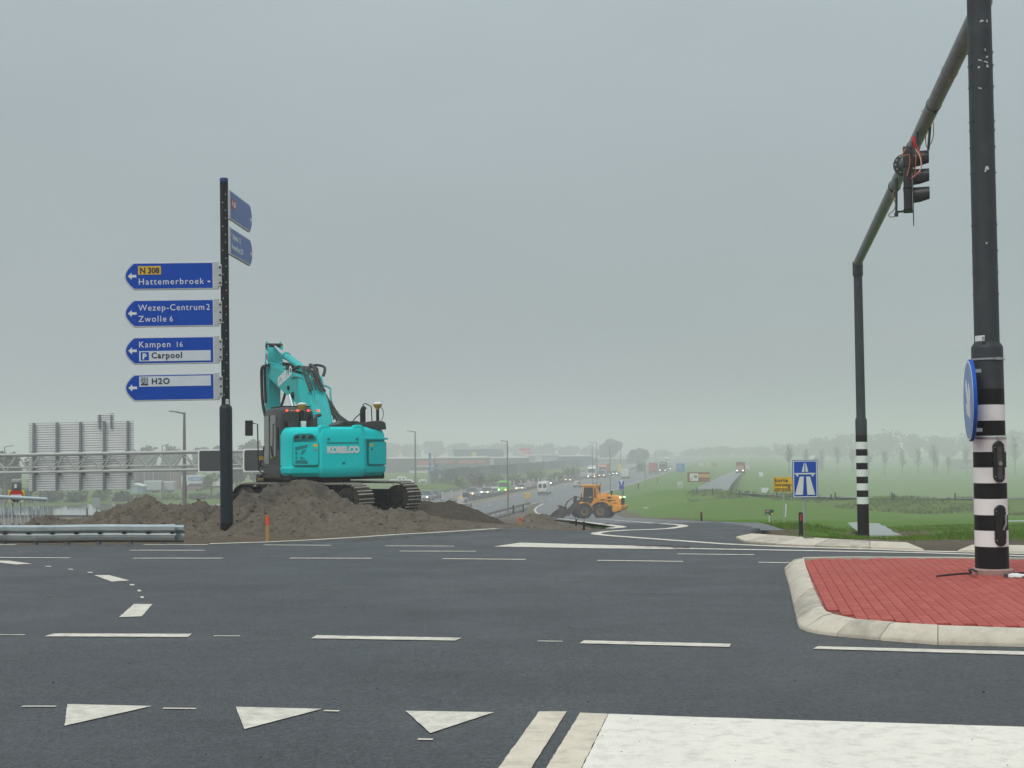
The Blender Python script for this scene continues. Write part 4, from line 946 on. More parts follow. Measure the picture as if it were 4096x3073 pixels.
heap('earth_heap', 'tall grey brown heap of dug earth in front of the excavator', [(215, 513), (234, 505), (243, 498.2), (261, 495), (270, 489.2), (288, 484.2), (302, 479.7), (312, 479.5), (320, 480.6), (326, 488.7), (342, 500.5), (360, 506), (379, 511), (402, 514), (424, 516), (445, 520), (470, 524), (492, 527)], 29.4, 3.6, 3.0, M_SOIL, 3, clods=2400)
heap('earth_heap', 'rough brown heap of soil and clods left of the signpost', [(-20, 528), (20, 527), (42, 524), (48.6, 516.3), (56, 518), (68, 521.4), (90, 521), (104, 517), (113, 511.8), (122, 507), (133, 502.8), (144.7, 498.8), (158, 500.5), (166, 504), (175, 505), (192, 505.6), (215, 507.8), (232, 510)], 29.8, 4.6, 2.4, M_SOIL, 11, rough=.13, clods=2400)
heap('earth_heap', 'smooth dark heap of fresh soil right of the excavator tracks', [(384, 516), (400, 506), (423.6, 500.7), (448.5, 501.8), (460, 504.5), (471, 508.6), (488, 515.3), (498, 520), (506, 524.5), (510, 526)], 38.5, 4.5, 3.2, M_SOILD, 21, rough=.05, step=.075, clods=350, z0=-.2)
# low tongue of soil between the junction and the slip road
heap('earth_heap', 'small heap of grey soil left of the loader bucket', [(517, 524), (523, 518), (533, 515.6), (545, 516), (553, 519.5), (560, 524)], 36.0, 3.5, 3, M_SOIL, 31, rough=.03, step=.06, clods=200, z0=-.5)
heap('earth_heap', 'thin band of trampled soil at the edge of the far asphalt', [(425, 526), (470, 525.6), (510, 525.4), (550, 526.2), (590, 527)], 28.9, 1.5, 2.4, M_SOIL, 41, rough=.03, step=.06, clods=300, z0=-.06)
# verge soil in front of the right-hand grass
heap('earth_heap', 'strip of crumbly brown soil behind the pale kerb slabs', [(790, 536.5), (815, 537.5), (850, 539.5), (880, 540.8), (910, 542), (930, 546), (950, 547), (970, 543.5), (1000, 543.8), (1050, 544), (1120, 545), (1250, 548), (1500, 552)], 22.9, 1.4, 1.6, M_SOIL, 51, rough=.035, step=.05, clods=900, z0=-.12)

# ------------------------------------------------------------------ survey stakes
M_STAKE = mat('stake_wood', (.42, .25, .09), .8, var=.2, scale=30); M_TIP = mat('stake_tip_paint', (.75, .09, .03), .6, var=.1)
def stake(px, y0, y1, Y, label, w=.055):
    b = at(px, y1, Y); h = at(px, y0, Y).z - b.z
    t = thing('survey_stake', label, 'stake', tuple(b), group='survey stakes')
    mb = MB(); mb.bb(-w / 2, w / 2, -w / 2, w / 2, -.2, h * .62); part('wood', mb, M_STAKE, t)
    mb = MB(); mb.bb(-w / 2 - .001, w / 2 + .001, -w / 2 - .001, w / 2 + .001, h * .62, h); part('painted_tip', mb, M_TIP, t)
stake(267.4, 515.6, 540.6, 24.9, 'wooden stake with a red painted top in front of the tall earth heap')
stake(520.3, 518, 525.6, 30.0, 'short wooden stake with orange top by the low soil spill', .06)
# ------------------------------------------------------------------ reflector posts
M_RPOST = mat('marker_black', (.014, .016, .017), .55, var=.2)
M_REFW = mat('reflector_white', (.75, .8, .85), .3); M_REFR = mat('reflector_red', (.55, .04, .02), .35)
def marker(px, y0, y1, Y, w, label, refl='w', grp='black marker posts'):
    b = at(px, y1, Y); h = at(px, y0, Y).z - b.z
    t = thing('marker_post', label, 'post', tuple(b), group=grp)
    mb = MB(); mb.prism([(-w / 2, -.3), (w / 2, -.3), (w / 2, h - w * .15), (w / 2 - w * .2, h), (-w / 2 + w * .2, h), (-w / 2, h - w * .15)], -w * .3, w * .3, 'xz'); part('shaft', mb, M_RPOST, t, bevel=w * .06, seg=1)
    if refl:
        mb = MB(); mb.bb(-w * .2, w * .2, -w * .3 - .004, -w * .3 - .0005, h * .58, h * .88); part('reflector', mb, M_REFW if refl == 'w' else M_REFR, t)
marker(584.0, 517.0, 529.0, 28.2, .046, 'black marker post with white reflector in front of the loader, the nearer of two', 'w')
marker(576.2, 515.5, 524.5, 33, .04, 'black marker post with white reflector behind the nearer one by the loader', 'w')
marker(701.5, 512.0, 520.7, 48, .065, 'black marker post with faded reflector at the asphalt edge right of the loader', 'r')
marker(801.0, 512.2, 533.0, 27.5, .08, 'black marker post with a red reflector beside the blue motorway sign', 'r')
# ------------------------------------------------------------------ signs on the right-hand verge
mY = 42.0; mB = at(804.7, 533, mY); mpx = mY / F_PX
ms = thing('motorway_sign', 'large blue motorway sign with white carriageway symbol on a grey post', 'sign', tuple(mB))
def msz(py): return at(804.7, py, mY).z - mB.z
cx = 0.0; x0, x1 = (793.0 - 804.7) * mpx, (818.2 - 804.7) * mpx; z1, z0_ = msz(460.0), msz(497.8)
mb = MB(); mb.cyl((0, 0, -.8), (0, 0, z1 - .1), .045, n=14); part('post', mb, mat('post_grey', (.36, .40, .40), .5, metal=.3, var=.1), ms)
mb = MB(); mb.bb(x0, x1, -.075, -.05, z0_, z1); fp = part('panel', mb, M_DBLUE, ms, bevel=.012)
def rframe(x0, x1, z0, z1, w, y0, y1):
    mb = MB(); mb.bb(x0, x1, y0, y1, z1 - w, z1); mb.bb(x0, x1, y0, y1, z0, z0 + w); mb.bb(x0, x0 + w, y0, y1, z0 + w, z1 - w); mb.bb(x1 - w, x1, y0, y1, z0 + w, z1 - w); return mb
part('white_frame', rframe(x0 + .02, x1 - .02, z0_ + .02, z1 - .02, .028, -.079, -.0755), M_SWHITE, ms)
def mp_(px, py): return ((px - 804.7) * mpx, msz(py))
mb = MB()
for q in ([(795.2, 494.7), (803, 494.7), (804.2, 476.5), (800.2, 476.5)], [(807.4, 494.7), (815.2, 494.7), (810.4, 476.5), (806.6, 476.5)], [(802.2, 471.7), (804.9, 471.7), (805.1, 463), (804.5, 463)], [(806.0, 471.7), (808.7, 471.7), (806.6, 463), (806.0, 463)],
          [(795.0, 474.3), (815.6, 474.3), (815.6, 472.9), (795.0, 472.9)], [(796.9, 476.3), (798.7, 476.3), (798.7, 474.2), (796.9, 474.2)], [(812, 476.3), (813.8, 476.3), (813.8, 474.2), (812, 474.2)]):
    mb.prism([mp_(*p) for p in q], -.083, -.0765, 'xz')
part('symbol', mb, M_SWHITE, ms)
yY = 56.0; yB = at(784.3, 526.5, yY); ypx = yY / F_PX
ys_ = thing('yellow_sign', 'yellow roadworks sign lettered korte invoegstrook behind the blue sign', 'sign', tuple(yB))
def ysz(py): return at(784.3, py, yY).z - yB.z
xa, xb_ = (773.7 - 784.3) * ypx, (797 - 784.3) * ypx; za, zb_ = ysz(491.8), ysz(477.2)
M_YEL = mat('roadworks_yellow', (.85, .48, .0), .45, var=.04)
mb = MB(); mb.cyl((0, 0, -.8), (0, 0, zb_), .035, n=10); part('post', mb, MATS['post_grey'], ys_)
mb = MB(); mb.bb(xa, xb_, -.06, -.04, za, zb_); part('panel', mb, M_YEL, ys_, bevel=.01, seg=1)
part('black_frame', rframe(xa + .02, xb_ - .02, za + .02, zb_ - .02, .012, -.064, -.0605), M_INK, ys_)
for k, s_ in enumerate(('korte', 'invoeg-', 'strook')): text('lettering', s_, .225, M_INK, ys_, (xa + .06, -.066, zb_ - .2 - .178 * k), bold=.006, sx=.95, spacing=1.15)
mb = MB(); mb.prism([(.02, ysz(517)), (.06, ysz(517)), (.1, ysz(504)), (.05, ysz(503.5))], -.09, -.06, 'xz'); part('white_strap', mb, M_SWHITE, ys_)
hY = 52.0; hB = at(769.5, 525.5, hY); hpx = hY / F_PX
hs = thing('distance_sign', 'small green and red distance sign on a short pale post in the grass', 'sign', tuple(hB))
def hsz(py): return at(769.5, py, hY).z - hB.z
mb = MB(); mb.cyl((0, 0, -.4), (0, 0, hsz(514.5)), .03, n=10); part('post', mb, mat('post_pale', (.5, .55, .52), .5), hs)
mb = MB(); mb.bb(-4.4 * hpx, 4.4 * hpx, -.03, 0, hsz(515.2), hsz(509.6)); part('panel', mb, mat('sign_green', (.005, .10, .085), .4), hs)
mb = MB(); mb.bb(-3.8 * hpx, -.1 * hpx, -.036, -.031, hsz(512), hsz(510)); rp = part('route_plate', mb, M_DRED, hs); text('lettering', 'A28', .075, M_SWHITE, rp, (-3.6 * hpx, -.038, hsz(511.8)))
text('lettering', '93,1', .08, M_SWHITE, hs, (-3.8 * hpx, -.033, hsz(514.8)))
mb = MB(); mb.bb(1.8 * hpx, 3.9 * hpx, -.036, -.031, hsz(514.9), hsz(512.9)); part('yellow_plate', mb, M_YEL, hs)
# ------------------------------------------------------------------ excavator
M_TEAL = mat('excavator_teal', (.0, .58, .59), .5, var=.05, scale=1.5, dirt=.22, dirtcol=(.05, .42, .41), dscale=2.2, spec=.12)
M_TEALD = mat('excavator_teal_weathered', (.0, .40, .405), .55, var=.12, scale=2.5, dirt=.3, dirtcol=(.07, .15, .14), dscale=1.5)
M_TEALK = mat('decal_dark_teal', (.005, .22, .225), .45, var=.15, scale=6)
M_GREY = mat('excavator_grey', (.040, .040, .043), .55, var=.12, scale=4, dirt=.15, dirtcol=(.1, .095, .085))
M_DARK = mat('machine_dark', (.008, .008, .009), .7, var=.3, scale=6, dirt=.2, dirtcol=(.05, .045, .038))
M_GLASS = mat('glass_dark', (.02, .026, .028), .08, var=.1, spec=.8)
M_TRACK = mat('track_steel', (.030, .028, .026), .55, metal=.4, var=.3, scale=8, dirt=.6, dirtcol=(.13, .11, .085), dscale=5, bump=.3)
M_GROUSER = mat('grouser_worn', (.42, .38, .32), .6, metal=.1, var=.3, scale=12)
M_HOSE = mat('hose_black', (.012, .012, .012), .45, var=.2)
M_CHROME = mat('chrome_rod', (.75, .75, .77), .12, metal=1.0, var=.03)
M_LYEL = mat('label_yellow', (.7, .5, .03), .5); M_ORG = mat('reflector_orange', (.55, .12, .02), .4)
M_LED = mat('lamp_red_lit', (.8, .03, .02), .4, emit=(1, .06, .03), estr=2.2)
M_ANT = mat('antenna_yellow', (.5, .3, .02), .45, var=.15); M_DOME = mat('antenna_dome', (.72, .73, .7), .4)
EX = thing('excavator', 'turquoise tracked excavator seen from behind on the earth heap', 'excavator', (-5.0, 36.3, -.03), rz=R(24)); EX.scale = (1.065, 1.065, 1.0)
# running gear
trk_rz = R(-54)
def stadium(n, hl, r):
    per = 4 * hl + 2 * math.pi * r; out_ = []
    for i in range(n):
        s_ = per * i / n
        if s_ < 2 * hl: out_.append((-hl + s_, 2 * r, 0.0))
        elif s_ < 2 * hl + math.pi * r: a = (s_ - 2 * hl) / r; out_.append((hl + r * math.sin(a), r + r * math.cos(a), a))
        elif s_ < 4 * hl + math.pi * r: out_.append((hl - (s_ - 2 * hl - math.pi * r), 0.0, math.pi))
        else: a = (s_ - 4 * hl - math.pi * r) / r; out_.append((-hl - r * math.sin(a), r - r * math.cos(a), math.pi + a))
    return out_
shoe = MB(); shoe.bb(-.096, .096, -.29, .29, -.012, .012); shoe_me = shoe.mesh('track_shoe', smooth=False); shoe_me.materials.append(M_TRACK)
gro = MB()
for x in (-.045, .045): gro.bb(x - .011, x + .011, -.29, .29, .011, .045)
gro_me = gro.mesh('grouser', smooth=False); gro_me.materials.append(M_GROUSER)
both = MB(); both.v = shoe.v + gro.v; both.f = shoe.f + [tuple(i + len(shoe.v) for i in f) for f in gro.f]
sg_me = both.mesh('track_shoe', smooth=False); sg_me.materials.append(M_TRACK); sg_me.materials.append(M_GROUSER)
for p in sg_me.polygons: p.material_index = 0 if p.index < 6 else 1
ct, stt = math.cos(trk_rz), math.sin(trk_rz)
for side in (-1, 1):
    off = Vector((-stt * 1.02 * side, ct * 1.02 * side, 0))
    mb = MB(); mb.prism([(-1.5, .16), (1.5, .16), (1.62, .38), (1.5, .6), (-1.5, .6), (-1.62, .38)], -.17, .17, 'xz')
    tf_ = part('track_frame', mb, M_DARK, EX, loc=tuple(off), rot=(0, 0, trk_rz), bevel=.02, seg=1)
    for k, (x, z, a) in enumerate(stadium(44, 1.58, .39)):
        o = link('track_shoe', sg_me, None, tf_, (x, 0, z), (0, a, 0))
    for x in (-1.58, 1.58):
        mb = MB(); mb.cyl((x, -.22, .39), (x, .22, .39), .33, n=28); part('idler_wheel' if x < 0 else 'drive_sprocket', mb, M_TRACK, tf_, bevel=.02, seg=1)
        mb = MB(); mb.cyl((x, -.27, .39), (x, .27, .39), .2, n=24); part('hub_cover', mb, M_DARK, tf_, bevel=.02, seg=1)
    for i in range(6): mb = MB(); x = -1.15 + i * .46; mb.cyl((x, -.2, .14), (x, .2, .14), .1, n=14); part('roller', mb, M_TRACK, tf_)
mb = MB(); mb.box((0, 0, .5), (1.3, 1.7, .4), (0, 0, trk_rz)); part('car_body', mb, M_DARK, EX, bevel=.04)
mb = MB(); mb.cyl((0, 0, .65), (0, 0, 1.0), .6, n=28); part('slew_ring', mb, M_DARK, EX)
# upper works
half = [(1.27, -.1), (1.27, -.92), (1.2, -1.1), (.56, -1.38), (.5, -1.4)]
plan = [(-x, y) for x, y in half] + [(x, y) for x, y in reversed(half)]
def inset(pl_, d): return [(x * (1 - d / 1.27), y + d * (1 if y < -.2 else 0)) for x, y in pl_]
ring_ = lambda d, z: [(x, y, z) for x, y in inset(plan, d)]
mb = MB(); mb.bb(-1.2, 1.2, -1.0, 1.5, .9, 1.06); mb.loft([ring_(.16, .9), ring_(.1, 1.0)]); part('deck', mb, M_DARK, EX, bevel=.02, seg=1)
mb = MB(); mb.loft([ring_(.09, .985), ring_(.02, 1.08), ring_(.0, 1.22), ring_(.03, 1.235), ring_(.03, 1.9), ring_(.03, 2.06), ring_(.07, 2.18), ring_(.16, 2.27)]); shell = part('rear_shell', mb, M_TEAL, EX, bevel=.012, seg=2, angle=50)
# counterweight
cwp = [(-.6, -1.0), (-.6, -1.37), (-.52, -1.43), (.52, -1.43), (.6, -1.37), (.6, -1.0)]
def cr_(d, z, top=False): return [(x * (1 - d), y + d * .6, z) for x, y in cwp]
mb = MB(); mb.loft([cr_(.1, .97), cr_(.03, 1.06), cr_(-.01, 1.2), cr_(.0, 1.24), cr_(.0, 1.98), cr_(.05, 2.12), cr_(.09, 2.22)]); cw = part('counterweight', mb, M_TEAL, EX, bevel=.015, seg=2, angle=50)
for sx in (-1, 1):
    mb = MB(); mb.prism([(sx * .57, 2.05), (sx * .57, 2.24), (sx * .5, 2.32), (sx * .34, 2.32), (sx * .27, 2.22), (sx * .25, 2.05)], -1.36, -1.05, 'xz'); part('lifting_horn', mb, M_TEAL, cw, bevel=.03)
for (bx, bz) in ((-.36, 1.95), (.36, 1.95), (.02, 1.33)):
    mb = MB(); mb.cyl((bx, -1.425, bz), (bx, -1.437, bz), .036, n=18); mb.cyl((bx, -1.43, bz), (bx, -1.441, bz), .02, n=14); part('plug', mb, M_TEALK, cw)
mb = MB(); mb.bb(-.4, .4, -1.434, -1.427, 1.835, 1.87); part('groove', mb, M_TEALK, cw)
text('lettering', 'KOBELCO', .225, M_SWHITE, cw, (-.395, -1.434, 1.6), bold=.016, sx=.80, spacing=.98, depth=.003)
# doors on either side
def chord(sx):
    a = Vector((sx * .56, -1.35, 0)); b = Vector((sx * 1.2, -1.07, 0)); return a, b
def rrect(x0, x1, z0, z1, r, n=5):
    pts = []
    for cx_, cz_, a0 in ((x1 - r, z1 - r, 0), (x0 + r, z1 - r, 90), (x0 + r, z0 + r, 180), (x1 - r, z0 + r, 270)):
        for i in range(n + 1): a = R(a0 + 90 * i / n); pts.append((cx_ + r * math.cos(a), cz_ + r * math.sin(a)))
    return pts
for sx in (-1, 1):
    a, b = chord(sx); L0 = (b - a).length; ang = math.atan2((b - a).y, (b - a).x) if sx > 0 else math.atan2((a - b).y, (a - b).x)
    org = a if sx > 0 else b
    x0, x1 = (.06, L0 - .02) if sx < 0 else (.12, L0 - .02)
    mb = MB(); mb.prism(rrect(x0 - .015, x1 + .015, 1.27, 1.885, .06), -.046, .0, 'xz'); dg = part('door_gap', mb, M_TEALK, EX, loc=(org.x, org.y, 0), rot=(0, 0, ang))
    mb = MB(); mb.prism(rrect(x0, x1, 1.285, 1.87, .055), -.058, -.03, 'xz'); dr = part('side_door', mb, M_TEAL, EX, loc=(org.x, org.y, 0), rot=(0, 0, ang), bevel=.008, seg=1)
    xs_ = x1 - .13 if sx < 0 else x0 + .02
    mb = MB(); mb.bb(xs_, xs_ + .11, -.0605, -.0585, 1.76, 1.83); part('yellow_label', mb, M_LYEL, dr)
    mb = MB(); mb.cyl((xs_ + .06, -.0585, 1.68), (xs_ + .06, -.064, 1.68), .026, n=14); part('reflector', mb, M_ORG if sx < 0 else M_GREY, dr)
    if sx < 0:
        mb = MB()
        for q in ([(.12, 1.75), (.12, 1.66), (.40, 1.73), (.43, 1.82)], [(.12, 1.61), (.12, 1.55), (.17, 1.55), (.17, 1.64), (.12, 1.64)], [(.25, 1.58), (.3, 1.67), (.38, 1.69), (.36, 1.63), (.28, 1.55)], [(.12, 1.51), (.12, 1.45), (.17, 1.45), (.17, 1.51)], [(.24, 1.5), (.28, 1.5), (.38, 1.45), (.24, 1.44)], [(.12, 1.42), (.12, 1.33), (.43, 1.32), (.40, 1.42)]):
            mb.prism(q, -.0612, -.0588, 'xz')
        part('door_pattern', mb, M_TEALK, dr)
        mb = MB(); mb.prism([(.06, 1.93), (.08, 2.06), (.2, 2.1), (.5, 2.1), (.6, 2.03), (.6, 1.98)], -.05, .02, 'xz'); vt_ = part('vent_recess', mb, M_TEALK, EX, loc=(org.x, org.y, 0), rot=(0, 0, ang))
        for (q0, q1) in ((.1, .22), (.27, .38), (.43, .56)): mb = MB(); mb.prism([(q0, 1.96), (q0 + .015, 2.04), (q1 - .02, 2.06), (q1, 1.99)], -.058, -.02, 'xz'); part('vent_opening', mb, M_DARK, vt_)
    else:
        mb = MB(); mb.bb(-.02, L0 + .03, -.075, .0, 1.93, 1.985); part('moulding', mb, M_TEAL, dr, bevel=.015)
# hood and top covers
mb = MB(); mb.prism([(-.75, 2.2), (-.45, 2.28), (-.05, 2.34), (.12, 2.42), (.45, 2.43), (.6, 2.38), (1.05, 2.44), (1.2, 2.38), (1.22, 2.2)], -1.12, -.35, 'xz'); hood = part('engine_hood', mb, M_GREY, EX, bevel=.02)
for k in range(2):
    for j in range(2): mb = MB(); mb.bb(.1 + j * .17, .24 + j * .17, -1.128, -1.119, 2.32 + k * .045, 2.345 + k * .045); part('louvre', mb, M_DARK, hood)
mb = MB(); mb.bb(.1, .52, -1.135, -1.1, 2.215, 2.26); mb.bb(.33, .4, -1.16, -1.1, 2.18, 2.25); part('hood_latch', mb, M_DARK, hood)
mb = MB(); mb.cyl((.74, -.7, 2.4), (.74, -.7, 2.74), .07, n=16); mb.cyl((.74, -.7, 2.74), (.76, -.76, 2.79), .062, n=16); part('exhaust', mb, M_DARK, EX)
mb = MB(); mb.tube([(.45, -.8, 2.42), (.5, -.8, 2.5), (.72, -.8, 2.7), (.72, -.8, 2.88), (.78, -.8, 2.9), (.93, -.8, 2.82), (.95, -.8, 2.42)], .014, 8); part('grab_rail', mb, M_DARK, EX)
def antenna(x, y, z0, z1):
    mb = MB(); mb.cyl((x, y, z0), (x, y, z1), .04, n=14); a = part('antenna_mast', mb, M_DARK, EX)
    mb = MB(); mb.lathe([(.04, 0), (.05, .03), (.1, .1), (.115, .13), (.115, .15)], 20, (x, y, z1)); part('antenna_body', mb, M_ANT, a)
    mb = MB(); mb.lathe([(.118, .15), (.11, .18), (.06, .2), (.01, .205)], 20, (x, y, z1)); part('antenna_dome', mb, M_DOME, a)
    part('antenna_cable', cable([(x + .09, y, z1 + .08), (x + .15, y, z1 - .05), (x + .13, y, z1 - .22), (x + .04, y, z1 - .38)], .008, ''), M_HOSE, a)
antenna(1.08, -.85, 2.3, 2.73); antenna(-.72, -.35, 2.3, 2.73)
mb = MB(); mb.bb(1.0, 1.22, -.95, -.7, 2.3, 2.42); mb.bb(1.02, 1.08, -.97, -.94, 2.27, 2.4); part('filter_box', mb, M_GREY, EX, bevel=.02)
# cab
cab_pl = [(-1.25, -.25), (-1.25, 1.45), (-.38, 1.45), (-.38, -.25)]
rc = lambda s_, z, dx=0: [((x + .815) * s_ - .815 + dx, (y - .6) * s_ + .6, z) for x, y in cab_pl]
mb = MB(); mb.loft([rc(1, 1.05), rc(1, 2.0), rc(.99, 2.45), rc(.93, 2.74), rc(.84, 2.82)]); cab = part('cab', mb, M_GREY, EX, bevel=.05, seg=3)
mb = MB(); mb.prism(rrect(-1.16, -.46, 2.28, 2.66, .05), -.262, -.235, 'xz'); part('rear_window', mb, M_GLASS, cab)
mb = MB(); mb.prism(rrect(.15, .72, 1.45, 2.62, .08), -1.262, -1.24, 'yz'); part('side_window', mb, M_GLASS, cab)
mb = MB(); mb.prism(rrect(.85, 1.36, 1.3, 2.62, .08), -1.262, -1.24, 'yz'); part('side_window', mb, M_GLASS, cab)
mb = MB(); mb.prism(rrect(-.12, .06, 1.7, 2.3, .06), -1.275, -1.24, 'yz'); part('door_handle_recess', mb, M_DARK, cab)
mb = MB(); mb.bb(-1.0, -.3, -.34, -.3, 2.71, 2.735); lb_ = part('light_bar', mb, mat('light_bar', (.5, .42, .3), .4), cab)
for x in (-1.1, -.83, -.56, -.3): mb = MB(); mb.cyl((x, -.335, 2.722), (x, -.36, 2.722), .03, n=12); part('red_lamp', mb, M_LED, lb_)
mb = MB(); mb.bb(-1.15, -.4, .0, 1.1, 2.82, 2.86); part('roof_hatch', mb, M_DARK, cab, bevel=.02)
mb = MB(); mb.bb(-1.28, -1.14, -.3, 1.4, .95, 1.28); part('side_skirt', mb, M_GREY, EX, bevel=.02)
mb = MB(); mb.cyl((-.98, -.5, 2.2), (-.98, -.5, 2.42), .12, n=18); mb.cyl((-.98, -.5, 2.42), (-.98, -.5, 2.45), .13, n=18); part('air_filter', mb, M_GREY, EX)
mb = MB(); mb.bb(-.78, -.66, -.52, -.42, 2.25, 2.44); part('camera_box', mb, M_DOME, EX, bevel=.01)
mb = MB(); mb.tube([(-.45, -.6, 2.25), (-.45, -.6, 2.5), (-.4, -.55, 2.58), (-.3, -.5, 2.6)], .05, 10); part('intake_pipe', mb, M_GREY, EX)
mb = MB(); mb.tube([(-1.25, 1.2, 1.2), (-1.45, 1.2, 1.3), (-1.47, 1.2, 2.4), (-1.62, 1.15, 2.43)], .017, 8); ma = part('mirror_arm', mb, M_DARK, EX)
mb = MB(); mb.bb(-1.8, -1.6, 1.13, 1.18, 2.08, 2.5); part('mirror', mb, M_DARK, ma, bevel=.06, seg=3)
mb = MB(); mb.tube([(-1.3, 1.0, 1.0), (-1.5, 1.0, 1.15), (-1.38, 1.0, 1.55), (-1.35, 1.0, 1.8)], .02, 8); mb.bb(-1.5, -1.3, .95, 1.05, .75, .9); part('step_rail', mb, M_DARK, EX)
mb = MB(); mb.bb(-1.48, -1.38, .95, 1.02, 1.42, 1.52); mb.bb(-1.5, -1.38, .95, 1.02, .86, .93); part('marker_lamp', mb, M_ANT, EX)
# boom
BX = .15
def pr(poly, w, x=BX): return MB().prism([(a, z) for a, z in poly], x - w / 2, x + w / 2, 'yz')
boom_p = [(.1, 1.45), (.2, 1.85), (1.0, 3.0), (1.45, 3.6), (1.9, 3.92), (2.5, 4.06), (4.2, 4.32), (5.85, 4.6), (6.05, 4.48), (6.0, 4.28), (5.7, 4.12), (4.4, 3.68), (2.9, 3.22), (2.45, 3.0), (2.0, 2.6), (.75, 1.55), (.5, 1.3)]
boom = part('boom', pr(boom_p, .42), M_TEALD, EX, bevel=.015, seg=1)
for s_ in (-1, 1):
    mb = MB(); mb.prism([(.55, 2.35), (1.0, 3.0), (1.45, 3.6), (1.9, 3.92), (2.4, 4.04), (2.4, 3.5), (1.7, 2.7), (.95, 1.9)], BX + s_ * .211, BX + s_ * .222, 'yz'); part('boom_plate', mb, M_TEAL, boom)
text('lettering', 'KOBELCO', .42, M_SWHITE, boom, (BX - .213, 4.62, 3.78), (R(90), R(-12), R(-90)), bold=.02, sx=.82, spacing=.98)
mb = MB(); mb.cyl((BX - .25, 3.0, 3.42), (BX + .25, 3.0, 3.42), .11, n=18); mb.cyl((BX - .25, 3.45, 3.68), (BX + .25, 3.45, 3.68), .07, n=14); part('pivot_pin', mb, M_DARK, boom)
mb = MB(); mb.bb(BX - .28, BX + .28, .85, 1.05, 2.35, 2.5); mb.bb(BX - .06, BX + .3, .7, .95, 1.55, 2.3); part('valve_block', mb, M_DARK, boom)
for s_ in (-1, 1):
    p0, p1 = Vector((BX + s_ * .33, .95, 1.25)), Vector((BX + s_ * .3, 3.0, 3.42)); mid = p0 + (p1 - p0) * .5
    mb = MB(); mb.cyl(p0, mid, .085, n=16); cy = part('lift_cylinder', mb, M_TEALD, EX); mb = MB(); mb.cyl(mid, p1, .052, n=14); part('rod', mb, M_CHROME, cy)
# stick
stick = part('stick', pr([(5.78, 5.15), (6.02, 5.28), (6.22, 5.2), (6.42, 4.5), (6.4, 3.9), (6.2, 1.3), (6.1, .85), (5.92, .85), (5.86, 1.4), (5.9, 3.6), (5.88, 4.0), (5.75, 4.4)], .36), M_TEALD, EX, bevel=.012, seg=1)
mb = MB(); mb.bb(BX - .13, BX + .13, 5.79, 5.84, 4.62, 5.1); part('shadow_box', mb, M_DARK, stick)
for s_ in (-1, 1): mb = MB(); mb.prism([(5.72, 4.3), (5.8, 5.2), (5.95, 5.4), (6.1, 5.3), (6.0, 4.3)], BX + s_ * .2 - .02, BX + s_ * .2 + .02, 'yz'); part('stick_lug', mb, M_TEALD, stick)
for k in range(4): mb = MB(); z = 4.6 + .16 * k; mb.prism([(5.8, z), (6.0, z + .1), (6.0, z + .19), (5.8, z + .09)], BX - .225, BX - .221, 'yz'); part('warning_stripe', mb, M_DRED if k % 2 else M_SWHITE, stick)
p0, p1 = Vector((BX, 2.35, 4.12)), Vector((BX, 5.92, 5.22)); q = p0 + (p1 - p0) * .62
mb = MB(); mb.cyl(p0, q, .105, n=18); mb.cyl(q - (p1 - p0).normalized() * .1, q + (p1 - p0).normalized() * .03, .125, n=18); cy = part('stick_cylinder', mb, M_TEALD, EX)
mb = MB(); mb.cyl(q, p1, .06, n=14); part('rod', mb, M_CHROME, cy)
mb = MB(); mb.cyl((BX - .24, 5.93, 5.24), (BX + .24, 5.93, 5.24), .09, n=16); part('pivot_pin', mb, M_DARK, stick)
# hoses and pipes
hoses = [([(BX - .3, 5.6, 4.55), (BX - .34, 6.0, 4.5), (BX - .32, 6.15, 4.1), (BX - .3, 6.1, 3.3), (BX - .22, 6.0, 2.7)], .045), ([(BX - .26, 5.5, 4.55), (BX - .28, 5.9, 4.5), (BX - .26, 6.0, 4.0), (BX - .25, 5.95, 3.3)], .04),
         ([(BX + .1, 1.5, 3.75), (BX + .12, 2.0, 4.2), (BX + .1, 2.35, 4.35)], .05), ([(BX + .24, 1.6, 3.95), (BX + .32, 1.75, 4.22), (BX + .2, 2.1, 4.32), (BX + .0, 2.3, 4.25)], .04),
         ([(BX + .24, 1.2, 3.2), (BX + .3, 1.0, 2.9), (BX + .34, .6, 2.6), (BX + .5, .2, 2.38)], .035), ([(BX + .3, 1.15, 3.15), (BX + .37, .9, 2.85), (BX + .45, .5, 2.55), (BX + .6, .1, 2.36)], .035), ([(BX + .18, 1.1, 3.0), (BX + .3, .8, 2.7), (BX + .4, .4, 2.5), (BX + .5, .0, 2.33)], .035), ([(BX + .27, 1.05, 2.95), (BX + .42, .7, 2.7), (BX + .55, .3, 2.48), (BX + .68, .0, 2.34)], .03),
         ([(BX + .3, 5.6, 4.2), (BX + .3, 5.7, 3.8), (BX + .25, 5.85, 3.4), (BX + .2, 5.9, 3.2)], .04)]
rh = random.Random(4)
for k in range(7):
    x = BX - .2 + .065 * k; w_ = lambda: rh.uniform(-.05, .05)
    hoses.append(([(x + w_(), 1.25 + w_(), 3.42 + rh.uniform(.02, .1)), (x + w_(), 1.7, 3.95 + rh.uniform(.0, .12)), (x + w_(), 2.2, 4.18 + rh.uniform(0, .12)), (x * .8 + w_(), 2.9 + rh.uniform(-.3, .5), 4.25 + rh.uniform(0, .1))], rh.choice((.018, .024, .03))))
for k in range(3): hoses.append(([(BX + .32 + .05 * k, .4, 2.35), (BX + .35 + .05 * k, .75, 2.55 + .06 * k), (BX + .28 + .03 * k, 1.05, 2.9 + .05 * k), (BX + .2, 1.3, 3.4)], .022))
for P, r_ in hoses: part('hose', cable(P, r_, '', n=8), M_HOSE, EX)
